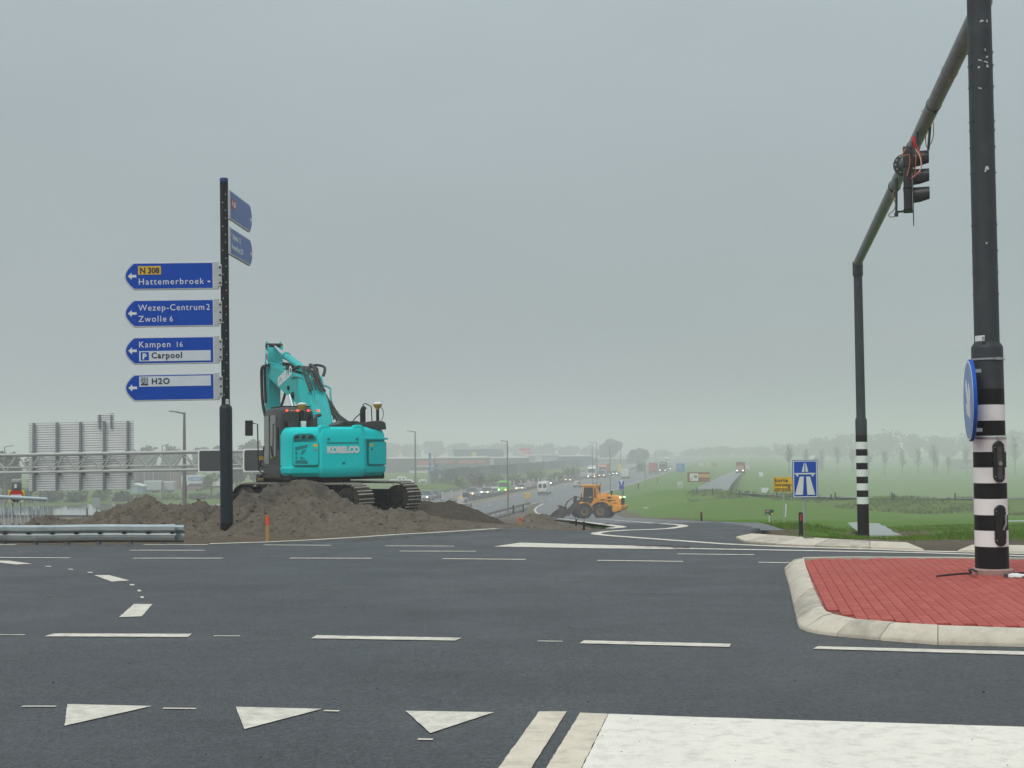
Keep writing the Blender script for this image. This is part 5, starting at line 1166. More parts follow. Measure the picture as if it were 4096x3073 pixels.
pipes = [[(BX + .18, .6, 2.0), (BX + .18, 1.4, 3.62), (BX + .16, 1.9, 4.02), (BX + .16, 4.2, 4.4), (BX + .1, 5.6, 4.66)], [(BX - .14, .6, 2.05), (BX - .14, 1.4, 3.66), (BX - .14, 1.95, 4.06), (BX - .14, 4.3, 4.42), (BX - .2, 5.6, 4.64)],
         [(BX + .34, 1.0, 2.6), (BX + .36, 1.35, 3.35), (BX + .36, 1.5, 3.6), (BX - .1, 1.6, 3.72), (BX - .24, 1.7, 3.8)], [(BX - .26, .95, 2.75), (BX - .2, .98, 2.72), (BX + .3, .98, 2.75)], [(BX - .23, 1.3, 3.4), (BX - .23, 1.75, 3.85), (BX - .23, 2.6, 4.0), (BX - .23, 3.1, 3.98)], [(BX + .05, 2.2, 4.1), (BX + .05, 3.0, 4.28), (BX + .05, 4.4, 4.5)]]
for P in pipes: part('pipe', cable(P, .026, '', n=8), M_TEALD, EX)
mb = MB()
for (x, y, z) in ((-.05, 2.9, 4.2), (.1, 3.2, 4.28), (-.12, 3.5, 4.32), (.05, 3.9, 4.4), (0, 4.4, 4.48)): mb.box((BX + x, y, z), (.22, .22, .16), (.15, .1, .3))
part('hose_clamps', mb, M_DARK, boom, kind='stuff')
mb = MB()
for (x, y, z) in ((.2, 1.4, 3.5), (-.24, 1.05, 2.8), (.34, 1.1, 2.85), (.1, 1.75, 4.0), (-.02, 1.6, 3.85), (.24, 1.25, 3.2)): mb.box((BX + x, y, z), (.08, .06, .07), (.2, .3, .1))
part('fittings', mb, mat('fitting_brass', (.5, .42, .2), .4, metal=.5), boom, kind='stuff')
# bucket tucked under, behind the body
mb = MB(); mb.prism([(5.6, .95), (6.1, .95), (6.2, .6), (5.95, .2), (5.5, .08), (5.05, .22), (4.9, .55), (5.0, .6), (5.2, .32), (5.5, .22), (5.8, .32), (5.95, .6)], BX - .5, BX + .5, 'yz')
bk = part('bucket', mb, M_DARK, EX, bevel=.01, seg=1)
for k in range(5): mb = MB(); x = BX - .44 + .22 * k; mb.box((x, 4.86, .62), (.07, .12, .2), (R(-25), 0, 0), (.5, .6)); part('tooth', mb, M_TRACK, bk)

for o in list(EX.children):
    if o.name.split('.')[0] in ('boom', 'lift_cylinder', 'stick', 'stick_cylinder', 'hose', 'pipe'):
        o.scale.z = .92; o.location.z = 1.6 * .08
# ------------------------------------------------------------------ wheel loader on the slip road
lc = at(592.8, 519.6, 130.0)
LZ = ramp_z(130)
WL = thing('wheel_loader', 'orange wheel loader with grey bucket crossing the slip road', 'wheel loader', (lc.x, 130.0, LZ + .01))
M_ORA = mat('loader_orange', (.80, .33, .012), .5, var=.1, scale=3, dirt=.3, dirtcol=(.30, .13, .03), dscale=1.6)
M_TYRE = mat('tyre_rubber', (.028, .027, .026), .85, var=.25, scale=10, dirt=.4, dirtcol=(.08, .07, .055), bump=.3, bscale=15)
M_RIM = mat('rim_dusty', (.30, .19, .07), .7, var=.2, scale=8, dirt=.4)
M_ATT = mat('attachment_steel', (.045, .040, .036), .6, metal=.2, var=.3, scale=5, dirt=.5, dirtcol=(.12, .095, .07))
M_HLG = mat('lamp_green_lit', (.4, .8, .6), .3, emit=(.35, 1, .6), estr=3); M_HLW = mat('lamp_warm_lit', (.9, .7, .4), .3, emit=(1, .75, .4), estr=4)
def wheel(parent, x, y, r, w):
    mb = MB(); prof_ = [(r * .55, -w / 2), (r * .9, -w / 2), (r * .985, -w * .36), (r, -w * .2), (r, w * .2), (r * .985, w * .36), (r * .9, w / 2), (r * .55, w / 2)]
    n = 28; vs = [(x + q * math.cos(2 * math.pi * j / n), y + yy_, r + q * math.sin(2 * math.pi * j / n)) for q, yy_ in prof_ for j in range(n)]; k = len(prof_)
    mb.add(vs, [(i * n + j, i * n + (j + 1) % n, (i + 1) * n + (j + 1) % n, (i + 1) * n + j) for i in range(k) for j in range(n)] if False else [((i % k) * n + j, (i % k) * n + (j + 1) % n, ((i + 1) % k) * n + (j + 1) % n, ((i + 1) % k) * n + j) for i in range(k) for j in range(n)])
    for j in range(20):
        a = 2 * math.pi * j / 20
        for s_ in (-1, 1):
            aa = a + (.08 if s_ > 0 else -.08); mb.box((x + r * 1.0 * math.cos(aa), y + s_ * w * .24, r + r * 1.0 * math.sin(aa)), (.05, w * .4, .11), Matrix.Rotation(-aa, 3, 'Y') @ Matrix.Rotation(s_ * .4, 3, 'X'))
    t_ = part('tyre', mb, M_TYRE, parent)
    mb = MB(); mb.cyl((x, y - w * .3, r), (x, y + w * .3, r), r * .56, n=24); part('rim', mb, M_RIM, parent, bevel=.02, seg=1)
    mb = MB(); mb.cyl((x, y - w * .42, r), (x, y + w * .42, r), r * .3, n=18); part('hub', mb, M_ATT, parent, bevel=.02, seg=1)
WR, WW = .72, .56
# rear frame
RB = R(-25); FB = R(13)
def lpart(name, mb, m, ang, par=None, **k): return part(name, mb, m, par or WL, rot=(0, 0, ang), **k)
rear = lpart('rear_frame', MB().prism([(-.35, .75), (-.3, 1.25), (2.95, 1.25), (3.05, .95), (2.6, .55), (1.6, .5), (.2, .55)], -.5, .5, 'xz'), M_ATT, RB, bevel=.03)
for s_ in (-1, 1): wheel(rear, 1.2, s_ * .95, WR, WW)
hood_p = [(.72, 1.25), (.72, 2.28), (2.3, 2.2), (2.95, 2.08), (3.08, 1.9), (3.1, 1.2)]
lpart('hood', MB().prism(hood_p, -.62, .62, 'xz'), M_ORA, RB, bevel=.06)
ld = part('rear_grille', MB().bb(3.0, 3.13, -.42, .42, 1.3, 1.95), M_DARK, rear, bevel=.02)
for s_ in (-1, 1): part('rear_lamp', MB().bb(2.98, 3.12, s_ * .55 - .06, s_ * .55 + .06, 1.95, 2.08), M_HLW if s_ < 0 else M_HLG, rear)
for (x0, z0, w_, h_) in ((1.75, 1.9, .38, .17), (1.78, 1.62, .36, .13), (2.4, 1.45, .3, .06)): part('hood_vent', MB().bb(x0, x0 + w_, -.635, -.615, z0, z0 + h_), M_DARK, rear)
part('hood_stripe', MB().prism([(.9, 1.72), (1.3, 1.86), (1.75, 1.75), (2.6, 1.78), (2.6, 1.72)], -.632, -.616, 'xz'), M_ATT, rear)
lpart('counterweight', MB().prism([(2.3, .7), (2.5, .62), (3.1, .8), (3.3, 1.0), (3.3, 1.28), (2.35, 1.28)], -.85, .85, 'xz'), M_ORA, RB, bevel=.05)
for s_ in (-1, 1):
    part('tail_lamp', MB().bb(3.28, 3.33, s_ * .7 - .1, s_ * .7 + .1, 1.02, 1.2), mat('tail_red', (.5, .03, .02), .4), rear)
    arc = [(1.2 + (WR + .16) * math.cos(R(a)), WR + (WR + .16) * math.sin(R(a))) for a in range(10, 171, 16)]; arc2 = [(1.2 + (WR + .09) * math.cos(R(a)), WR + (WR + .09) * math.sin(R(a))) for a in range(170, 9, -16)]
    lpart('rear_fender', MB().prism(arc + arc2, s_ * .95 - .3, s_ * .95 + .3, 'xz'), M_DARK, RB)
lpart('air_intake', MB().cyl((1.95, 0, 2.15), (1.95, 0, 2.5), .08, n=14).cyl((1.95, 0, 2.5), (1.95, 0, 2.62), .16, n=16), M_DARK, RB); lpart('exhaust_box', MB().bb(1.2, 1.6, -.2, .2, 2.2, 2.42), M_ORA, RB, bevel=.03)
# cab
cabp = [(-.75, 1.15), (-.85, 1.9), (-.7, 3.05), (.62, 3.05), (.7, 1.15)]
cb = lpart('cab', MB().prism(cabp, -.62, .62, 'xz'), M_ORA, RB, bevel=.05)
part('cab_roof', MB().bb(-.92, .72, -.7, .7, 3.05, 3.2), M_ORA, cb, bevel=.05)
for s_ in (-1, 1): part('side_window', MB().prism([(-.66, 1.45), (-.74, 1.9), (-.6, 2.95), (.32, 2.95), (.34, 1.75), (.1, 1.4)], s_ * .63 - .012, s_ * .63 + .012, 'xz'), M_GLASS, cb); part('rear_side_window', MB().prism([(.42, 1.95), (.42, 2.9), (.56, 2.9), (.6, 1.95)], s_ * .63 - .012, s_ * .63 + .012, 'xz'), M_GLASS, cb)
part('windscreen', MB().add([(-.80, -.52, 1.6), (-.80, .52, 1.6), (-.86, .52, 2.0), (-.86, -.52, 2.0), (-.72, -.52, 2.98), (-.72, .52, 2.98)], [(0, 1, 2, 3), (3, 2, 5, 4)]), M_GLASS, cb)
part('door_handle', MB().bb(-.1, .2, -.67, -.64, 2.0, 2.05), M_DOME, cb)
part('roof_rack', MB().tube([(.3, -.5, 3.2), (.3, -.5, 3.36), (.65, -.5, 3.36), (.65, -.5, 3.2)], .025, 6).tube([(.65, .4, 3.2), (.66, .4, 3.4)], .03, 6), M_DARK, cb)
part('mirror', MB().bb(.95, 1.05, -.75, -.55, 2.55, 3.0).tube([(.7, -.6, 2.9), (1.0, -.62, 2.85)], .02, 6), M_DARK, cb)
part('steps', MB().bb(-.35, .25, -.85, -.6, .45, .5).bb(-.3, .2, -.82, -.6, .75, .8).bb(-.25, .15, -.8, -.6, 1.02, 1.07), M_ATT, rear)
# front frame, arms and bucket
fr_ = lpart('front_frame', MB().prism([(.25, .75), (.2, 1.2), (-.5, 1.75), (-1.0, 1.75), (-1.7, .95), (-1.6, .5), (-.2, .5)], -.42, .42, 'xz'), M_ATT, FB, bevel=.03)
for s_ in (-1, 1):
    wheel(fr_, -1.15, s_ * .95, WR, WW)
    arc = [(-1.15 + (WR + .15) * math.cos(R(a)), WR + (WR + .15) * math.sin(R(a))) for a in range(0, 121, 15)]; arc2 = [(-1.15 + (WR + .08) * math.cos(R(a)), WR + (WR + .08) * math.sin(R(a))) for a in range(120, -1, -15)]
    lpart('front_fender', MB().prism(arc + arc2, s_ * .95 - .3, s_ * .95 + .3, 'xz'), M_ORA, FB)
    lpart('lift_arm', MB().prism([(-.4, 1.95), (-.75, 2.05), (-1.9, 1.35), (-2.5, .75), (-2.65, .3), (-2.45, .28), (-2.3, .55), (-1.8, 1.0), (-.8, 1.65)], s_ * .48 - .06, s_ * .48 + .06, 'xz'), M_ATT, FB, bevel=.015)
    lpart('lift_cylinder', MB().cyl((-.5, s_ * .36, 1.0), (-1.75, s_ * .36, 1.1), .07, n=10), M_ATT, FB)
tz = lpart('bell_crank', MB().prism([(-1.9, 1.95), (-1.75, 2.15), (-1.55, 2.1), (-1.6, 1.3), (-1.8, .85), (-1.95, .9)], -.09, .09, 'xz'), M_ATT, FB); lpart('tilt_cylinder', MB().cyl((-.5, 0, 1.75), (-1.2, 0, 1.98), .08, n=12).cyl((-1.2, 0, 1.98), (-1.7, 0, 2.1), .045, n=10), M_ATT, FB); lpart('tilt_link', MB().prism([(-1.85, 2.1), (-1.7, 2.18), (-2.5, 1.55), (-2.7, 1.1), (-2.8, 1.12), (-2.6, 1.6)], -.05, .05, 'xz'), M_ATT, FB)
lpart('quick_coupler', MB().bb(-2.95, -2.7, -.55, .55, .25, 1.15).bb(-3.05, -2.95, -.5, -.35, .2, 1.2).bb(-3.05, -2.95, .35, .5, .2, 1.2), M_ATT, FB, bevel=.02)
bkp = [(-3.05, .95), (-3.05, .3), (-3.25, .08), (-3.5, .02), (-4.1, .05), (-4.25, .1), (-4.0, .13), (-3.5, .12), (-3.25, .25), (-3.15, .5), (-3.15, .95)]
bkt = lpart('bucket', MB().prism(bkp, -1.15, 1.15, 'xz'), M_ATT, FB); 
for s_ in (-1, 1): part('bucket_side', MB().prism([(-3.06, .95), (-3.06, .3), (-3.3, .05), (-4.2, .06), (-3.6, .6)], s_ * 1.15 - .02, s_ * 1.15 + .02, 'xz'), M_ATT, bkt)
part('clamp_arm', MB().prism([(-3.0, .9), (-3.1, 1.25), (-3.35, 1.3), (-3.5, 1.15), (-3.3, 1.12), (-3.2, .9)], -.3, .3, 'xz'), M_ATT, bkt)
lpart('headlamp_post', MB().cyl((-.95, -.55, 1.75), (-.95, -.55, 2.35), .04, n=8).cyl((-.95, .55, 1.75), (-.95, .55, 2.35), .04, n=8).bb(-1.1, -.8, -.65, .65, 1.72, 1.8), M_DARK, FB)
# ------------------------------------------------------------------ gantry over the motorway, seen from behind
gY = 88.0; gp_ = gY / F_PX
ga, gb = at(-60, 455.9, gY), at(262, 450.6, gY)
gantry = thing('sign_gantry', 'grey lattice gantry over the motorway carrying the back of a huge sign', 'gantry', (0, gY, MZ))
M_GAN = mat('gantry_steel', (.42, .44, .42), .5, metal=.3, var=.12, scale=1.5, dirt=.2, dirtcol=(.28, .27, .24))
M_PANB = mat('sign_back_aluminium', (.84, .86, .86), .6, metal=.0, var=.06, scale=.8)
M_GPOST = mat('sign_post_steel', (.20, .22, .24), .5, metal=.3, var=.1)
def gz(px, py): p = at(px, py, gY); return (p.x, p.z - MZ)
def line(px0, py0, px1, py1, dy, r, name, m=M_GAN, par=gantry):
    (a, b), (c, d) = gz(px0, py0), gz(px1, py1); mb = MB(); mb.cyl((a, dy, b), (c, dy, d), r, n=10); return part(name, mb, m, par)
line(-60, 456.2, 300, 450.0, 0, .10, 'chord'); line(-60, 473.6, 300, 468.2, 0, .09, 'chord'); line(-60, 468.8, 300, 464.2, 1.3, .06, 'chord'); line(-60, 457.5, 300, 451.2, 1.3, .06, 'chord')
def yt(px): return 455.2 - .0173 * px
def yb_(px): return 472.7 - .0155 * px
k = -30.0; up = True
while k < 290:
    x0, x1 = k, k + 11.9
    line(x0, yt(x0) if up else yb_(x0), x1, yb_(x1) if up else yt(x1), 0, .05, 'diagonal')
    line(x0 + 4, yb_(x0) - 4 if up else yt(x0) + 1, x1 + 4, yt(x1) + 1 if up else yb_(x1) - 4, 1.3, .04, 'diagonal'); up = not up; k += 11.9
mb = MB(); (a, b) = gz(296, 460); mb.bb(a - .35, a + .35, .2, 1.1, -1, b + 1.0); part('support_column', mb, M_GAN, gantry, bevel=.05)
# slatted back of the sign
def sgt(px): return 422.8 - .0215 * (px - 20)
def sgb(px): return 492.0 - .0205 * (px - 20)
(xl, zt0), (xr, zt1) = gz(20.1, sgt(20.1)), gz(126.8, sgt(126.8)); (_, zb0), (_, zb1) = gz(20.1, sgb(20.1)), gz(126.8, sgb(126.8))
big = part('sign_panel', MB().add([(xl, 1.62, zb0), (xr, 1.62, zb1), (xr, 1.62, zt1), (xl, 1.62, zt0)], [(0, 1, 2, 3)]), mat('sign_seam_grey', (.25, .27, .28), .6), gantry)
NS = 29
for i in range(NS):
    f0, f1 = i / NS + .002, (i + 1) / NS - .004
    L0, L1, R0, R1 = zb0 + (zt0 - zb0) * f0, zb0 + (zt0 - zb0) * f1, zb1 + (zt1 - zb1) * f0, zb1 + (zt1 - zb1) * f1
    mb = MB(); mb.loft([[(x, 1.60, l), (x, 1.57, l + (u - l) * .12), (x, 1.57, l + (u - l) * .82), (x, 1.555, u), (x, 1.60, u)] for x, l, u in ((xl, L0, L1), (xr, R0, R1))]); part('slat', mb, M_PANB, big, smooth=False)
for px in (26, 49.5, 73.5, 97.5, 121.5):
    (a, t0), (_, b0) = gz(px, sgt(px) - .2), gz(px, sgb(px) + .3); mb = MB(); mb.bb(a - .07, a + .07, 1.36, 1.52, b0, t0); part('stiffener', mb, M_GPOST, big)
    mb = MB(); mb.bb(a - .08, a + .08, 1.1, 1.36, gz(px, yt(px))[1] - .1, gz(px, yt(px))[1] + .15); part('saddle', mb, M_GPOST, big)
    (a2, z2) = gz(px + 3, 474.2); mb = MB(); mb.bb(a2 - .09, a2 + .09, 1.2, 1.5, z2 - .06, z2 + .06); part('lamp', mb, M_DARK, big)
(ax_, at_), (bx_, bb_) = gz(89.5, 413.7), gz(106.8, 421.4)
tp = part('top_plate', MB().add([(ax_, 1.64, bb_), (bx_, 1.64, bb_ + .1), (bx_, 1.64, at_ + .08), (ax_, 1.64, at_)], [(0, 1, 2, 3)]), M_GPOST, gantry)
for i in range(4): z = bb_ + .05 + (at_ - bb_) * i / 4; mb = MB(); mb.bb(ax_, bx_, 1.55, 1.62, z + .02, z + (at_ - bb_) / 4 - .02); part('slat', mb, M_PANB, tp)
for px in (92.5, 104.5): (a, t0), (_, b0) = gz(px, 414), gz(px, 428.5); mb = MB(); mb.bb(a - .05, a + .05, 1.42, 1.54, b0, t0); part('stiffener', mb, M_GPOST, tp)
for (x0, y0, x1, y1) in ((199.2, 449.4, 224.5, 472.2), (244, 448.8, 268, 471.8)):
    (a, t0), (c, b0) = gz(x0, y0), gz(x1, y1)
    mb = MB(); mb.prism(rrect(a, c, b0, t0, .15), -.35, .1, 'xz'); ms_ = part('matrix_sign', mb, M_PANB, gantry)
    mb = MB(); mb.prism(rrect(a + .09, c - .09, b0 + .09, t0 - .09, .12), -.37, -.351, 'xz'); part('back_plate', mb, mat('matrix_back', (.008, .010, .013), .5, var=.15), ms_)

# ------------------------------------------------------------------ lamp posts
M_LPOST = mat('lamp_post_grey', (.20, .20, .19), .6, metal=.2, var=.15, dirt=.3, dirtcol=(.16, .15, .1))
def lamppost(px, ytop, ybase, Y, arm, label, r=.12, armdy=-1.0):
    b = at(px, ybase, Y); h = at(px, ytop, Y).z - b.z
    t = thing('lamp_post', label, 'lamp post', tuple(b), group='lamp posts along the motorway')
    mb = MB(); mb.cyl((0, 0, -.5), (0, 0, h * .3), r, r * .95, n=10); mb.cyl((0, 0, h * .3), (0, 0, h), r * .8, r * .5, n=10); part('pole', mb, M_LPOST, t)
    if arm:
        a = arm * Y / F_PX; up = armdy * -Y / F_PX
        mb = MB(); mb.cyl((0, 0, h - .05), (a * .55, 0, h + up * .5), r * .35, n=8); part('arm', mb, M_LPOST, t)
        mb = MB(); mb.box((a * .78, 0, h + up * .8), (abs(a) * .5, .28, .1), (0, -math.atan2(up, a) if a > 0 else math.atan2(up, -a), 0), (.8, .8)); part('lantern', mb, M_LPOST, t)
lamppost(184.5, 412.6, 512, 95, -15, 'tall weathered lamp post with arm to the left near the signpost', .17, -1.6)
lamppost(4.6, 446.6, 505, 190, 9, 'lamp post at the left edge with short arm to the right', .13)
lamppost(162.3, 445.6, 507, 215, 7, 'thin lamp post with arm to the right behind the gantry', .12, -1.4)
lamppost(415.6, 431.6, 500, 235, -8, 'lamp post with arm to the left just right of the excavator', .2, -.8)
lamppost(508, 441.2, 516.3, 175, -6.5, 'lamp post with arm to the left standing on the slope near the slip road', .13, -.5)
lamppost(434.8, 456.8, 497, 270, 3.5, 'pale lamp post with arm to the right among the blue columns', .1)
lamppost(476.5, 461, 494, 300, 0, 'bare pale pole behind the queue of cars, left of the green van', .1)
lamppost(504.5, 464, 487, 330, 0, 'bare pole above the green van', .09)
lamppost(592.6, 442.6, 483, 330, -3.8, 'left one of a pair of tall lamp posts by the white truck', .12, -.6)
lamppost(597.2, 442.6, 486, 330, -3.8, 'right one of a pair of tall lamp posts by the white truck', .12, -.6)
lamppost(610.4, 445.6, 492, 285, 0, 'tall dark pole rising behind the loader cab', .12)
lamppost(621, 446.8, 476, 430, 0, 'faint pole right of the tall dark one behind the loader', .13)
lamppost(637.2, 450.8, 473, 500, 0, 'faint pole left of the red lorry', .13); lamppost(645.2, 450.8, 482.4, 370, 0, 'pole in front of the red lorry', .11)
lamppost(656, 451, 469, 600, 0, 'very faint far pole right of the red lorry', .15)

# ------------------------------------------------------------------ guard rails on the motorway
def guard(t, y0, y1, label, h=.75):
    g = thing('guard_rail', label, 'guard rail', (xb(y0) + t / .986, y0, MZ), group='guard rails along the motorway')
    v = Vector((xb(y1) - xb(y0), y1 - y0, 0)); n = 10
    mb = MB(); s = Vector((v.y, -v.x, 0)).normalized()
    for (o, hh) in ((-.14, h), (.14, h)):
        mb.add([tuple(v * f + s * (o + dx) + Vector((0, 0, z))) for f in (0, 1) for dx, z in ((0, hh - .31), (0, hh), (.03, hh), (.03, hh - .31))], [(0, 1, 5, 4), (1, 2, 6, 5), (2, 3, 7, 6), (3, 0, 4, 7)])
    part('beam', mb, mat('guard_rail_dull', (.13, .14, .14), .6, metal=.2, var=.15), g, smooth=False)
    mb = MB(); k = 0
    while k < v.length: p = v.normalized() * k; mb.bb(p.x - .06, p.x + .06, p.y - .06, p.y + .06, 0, h - .1); k += 4
    part('posts', mb, M_GPOST, g, kind='stuff', smooth=False)
guard(.8, 120, 760, 'long guard rail on the right side of the motorway median'); guard(-.8, 120, 760, 'long guard rail on the left side of the motorway median')
guard(13.2, 90, 214, 'guard rail along the right edge of the motorway left of the slip road'); guard(15.6, 95, 196, 'outer guard rail on the brown slope below the slip road', .6)
guard(-15.6, 150, 620, 'guard rail along the far edge of the motorway')

M_DRY = mat('dry_grass_strip', (.26, .23, .14), .9, var=.3, scale=.8, dirt=.4, dirtcol=(.12, .12, .06), dscale=.4)
for (t0, t1, ya, yb3) in ((-1.5, 1.5, 110, 800), (13.6, 16.4, 90, 206)):
    strip('verge_strip', [(xb(y) + t0 / .986, y, MZ + .13) for y in np.linspace(ya, yb3, 8)], [(xb(y) + t1 / .986, y, MZ + .13) for y in np.linspace(ya, yb3, 8)], M_DRY)
# ------------------------------------------------------------------ vehicles
M_CGL = mat('car_glass', (.03, .038, .045), .15, var=.1); M_CTY = mat('car_tyre', (.02, .02, .02), .8)
M_HL = mat('headlamp_lit', (.9, .95, .95), .2, emit=(.9, 1, 1), estr=5.0); M_HLO = mat('headlamp_amber', (.9, .6, .3), .2, emit=(1, .62, .25), estr=5.0)
M_TL = mat('tail_lamp', (.35, .02, .02), .3); M_BMP = mat('bumper_black', (.03, .03, .032), .6)
M_PLATE = mat('plate_yellow', (.6, .45, .05), .5)
def vehicle(kind, label, col, px, py, toward, lamps='w', z=MZ + .09, Yfix=None, rz=None, group='traffic on the motorway', name=None, lit=True):
    p = gnd(px, py, z) if Yfix is None else at(px, py, Yfix)
    rzv = R(-9.65) + (math.pi if toward else 0) if rz is None else rz
    nm = name or {'car': 'car', 'suv': 'car', 'van': 'van', 'box': 'van', 'truck': 'lorry', 'pickup': 'car'}[kind]
    t = thing(nm, label, nm, tuple(p), rz=rzv, group=group)
    body = mat('paint_%s' % '_'.join(str(c) for c in col), col, .35, var=.05, dirt=.1, dirtcol=(.2, .19, .17), coat=.2)
    if kind in ('car', 'suv'):
        L, W, H = (4.4, 1.8, 1.48) if kind == 'car' else (4.6, 1.88, 1.72); hb = H * .56
        lo = [(-L / 2, .35), (-L / 2 + .05, hb * .95), (-L / 2 + .3, hb), (L / 2 - 1.1, hb), (L / 2 - .15, hb * .82), (L / 2, .6), (L / 2 - .02, .3), (-L / 2 + .1, .25)]
        part('body', MB().prism(lo, -W / 2, W / 2, 'yz'), body, t, bevel=.1, seg=2)
        r0 = [(-W / 2 + .06, -L / 2 + .15, hb - .05), (W / 2 - .06, -L / 2 + .15, hb - .05), (W / 2 - .06, L / 2 - 1.05, hb - .05), (-W / 2 + .06, L / 2 - 1.05, hb - .05)]
        r1 = [(-W / 2 + .24, -L / 2 + .5, H), (W / 2 - .24, -L / 2 + .5, H), (W / 2 - .24, L / 2 - 1.95, H), (-W / 2 + .24, L / 2 - 1.95, H)]
        gh = part('cabin', MB().loft([r0, r1]), M_CGL, t, bevel=.05); q1 = [(x * .98, y, z + .0) for x, y, z in r1]
        part('roof', MB().loft([[(x, y * 1.0, H - .04) for x, y, z in r1], [(x * .94, y * .96, H + .03) for x, y, z in r1]]), body, t, bevel=.02, seg=1)
        fr0, axl = L / 2, (L / 2 - .85, -L / 2 + .8); wr = .32; zl = .66
    elif kind in ('van', 'box'):
        L, W, H = (5.6, 2.0, 2.55); 
        pf = [(-L / 2, .35), (-L / 2, H - .15), (-L / 2 + .12, H), (L / 2 - 1.75, H), (L / 2 - 1.5, H - .08), (L / 2 - .75, 1.35), (L / 2 - .1, 1.1), (L / 2, .8), (L / 2, .35)]
        if kind == 'box':
            part('body', MB().prism([(L / 2 - 2, .35), (L / 2 - 2, 2.1), (L / 2 - 1.3, 2.1), (L / 2 - .75, 1.35), (L / 2 - .1, 1.1), (L / 2, .8), (L / 2, .35)], -.95, .95, 'yz'), body, t, bevel=.06)
            part('cargo_box', MB().bb(-1.1, 1.1, -L / 2, L / 2 - 2.05, .7, 3.0), body, t, bevel=.03, seg=1)
        else: part('body', MB().prism(pf, -W / 2, W / 2, 'yz'), body, t, bevel=.1, seg=2)
        part('windscreen', MB().add([(-.85, L / 2 - 1.42, H - .2), (.85, L / 2 - 1.42, H - .2), (.9, L / 2 - .74, 1.42), (-.9, L / 2 - .74, 1.42)], [(0, 1, 2, 3)]), M_CGL, t) if kind == 'van' else None
        if kind == 'van':
            for s in (-1, 1): part('rear_window', MB().prism(rrect(s * .46 - .32, s * .46 + .32, 1.35, 2.15, .08), -L / 2 - .012, -L / 2 + .01, 'xz'), M_CGL, t); part('side_window', MB().prism([(L / 2 - 2.1, 1.4), (L / 2 - 2.1, 2.0), (L / 2 - 1.6, 2.05), (L / 2 - 1.1, 1.4)], s * (W / 2 + .004) - .008, s * (W / 2 + .004) + .008, 'yz'), M_CGL, t)
            part('roof_bar', MB().bb(-.7, .7, 0.2, .5, H, H + .14), body, t, bevel=.03)
        fr0, axl = L / 2, (L / 2 - .95, -L / 2 + 1.1); wr = .36; zl = .85
    else:
        L, W, H = 12.5, 2.5, 3.9
        part('cab', MB().prism([(L / 2 - 2.1, .5), (L / 2 - 2.1, 3.4), (L / 2 - 1.8, 3.6), (L / 2 - .25, 3.1), (L / 2, 1.6), (L / 2, .4)], -W / 2, W / 2, 'yz'), body, t, bevel=.08)
        tcol = TRAILER.get(label, (.6, .6, .6)); part('trailer_box', MB().bb(-W / 2, W / 2, -L / 2, L / 2 - 2.5, 1.1, H), mat('trailer_%s' % '_'.join(str(c) for c in tcol), tcol, .5, var=.06), t, bevel=.04, seg=1)
        part('windscreen', MB().add([(-1.1, L / 2 - .20, 3.0), (1.1, L / 2 - .20, 3.0), (1.15, L / 2 + .012, 1.85), (-1.15, L / 2 + .012, 1.85)], [(0, 1, 2, 3)]), M_CGL, t)
        part('bumper', MB().bb(-W / 2, W / 2, L / 2 - .1, L / 2 + .06, .35, .95), M_BMP, t, bevel=.03); part('chassis', MB().bb(-.5, .5, -L / 2, L / 2 - .5, .6, 1.1), M_BMP, t)
        fr0, axl = L / 2 + .06, (L / 2 - 1.2, -L / 2 + 2.0, -L / 2 + 3.3); wr = .5; zl = .75
    for ay in axl:
        for s in (-1, 1): mb = MB(); mb.cyl((s * (W / 2 - .22), ay, wr), (s * (W / 2 + .005), ay, wr), wr, n=14); part('wheel', mb, M_CTY, t, bevel=.03, seg=1)
    r_ = .13 if kind != 'truck' else .16
    for s in (-1, 1):
        mb = MB(); mb.cyl((s * (W / 2 - .28), fr0 - .12, zl), (s * (W / 2 - .28), fr0 + .02, zl), r_, n=12); part('headlamp', mb, (M_HLO if lamps == 'o' or (lamps == 'm' and s < 0) else M_HL) if toward and lit else M_SWHITE, t)
        mb = MB(); mb.bb(s * (W / 2 - .12) - .07, s * (W / 2 - .12) + .07, -L / 2 - .015, -L / 2 + .05, .75, 1.05); part('tail_light', mb, M_TL, t)
    if kind != 'truck': (part('front_bumper', MB().bb(-W / 2 + .05, W / 2 - .05, fr0 - .1, fr0 + .03, .28, .5), M_BMP, t, bevel=.02, seg=1), part('rear_bumper', MB().bb(-W / 2 + .05, W / 2 - .05, -L / 2 - .04, -L / 2 + .08, .3, .62), M_BMP, t, bevel=.02, seg=1))
    part('number_plate', MB().bb(-.26, .26, -L / 2 - .05, -L / 2 - .02, .62, .74), M_PLATE, t)
    return t
TRAILER = {}
SILV, WHT, DKG, GRN = (.42, .45, .47), (.66, .67, .67), (.09, .1, .11), (.13, .52, .035)
vehicle('suv', 'grey car partly hidden behind the excavator track', (.25, .28, .3), 426.5, 500.2, True)
vehicle('car', 'dark car close behind the grey car at the excavator track', DKG, 434.5, 498.6, True, lit=False)
vehicle('suv', 'grey car behind the dark temporary panel in the queue', (.3, .33, .35), 471.5, 496.6, True, 'o')
vehicle('car', 'silver car with white and orange lamps left of the green van', SILV, 486.6, 495.0, True, 'm')
vehicle('suv', 'pale grey car directly behind the silver car', (.36, .4, .42), 496.5, 490.6, True, lit=False)
vehicle('van', 'bright green van in the oncoming queue', GRN, 504.5, 493.4, True, 'm')
vehicle('car', 'white car with two warm headlamps right of the green van', WHT, 520.8, 490.8, True, 'o')
vehicle('suv', 'dark green grey car beyond the white van', (.1, .13, .12), 549.5, 485.4, True)
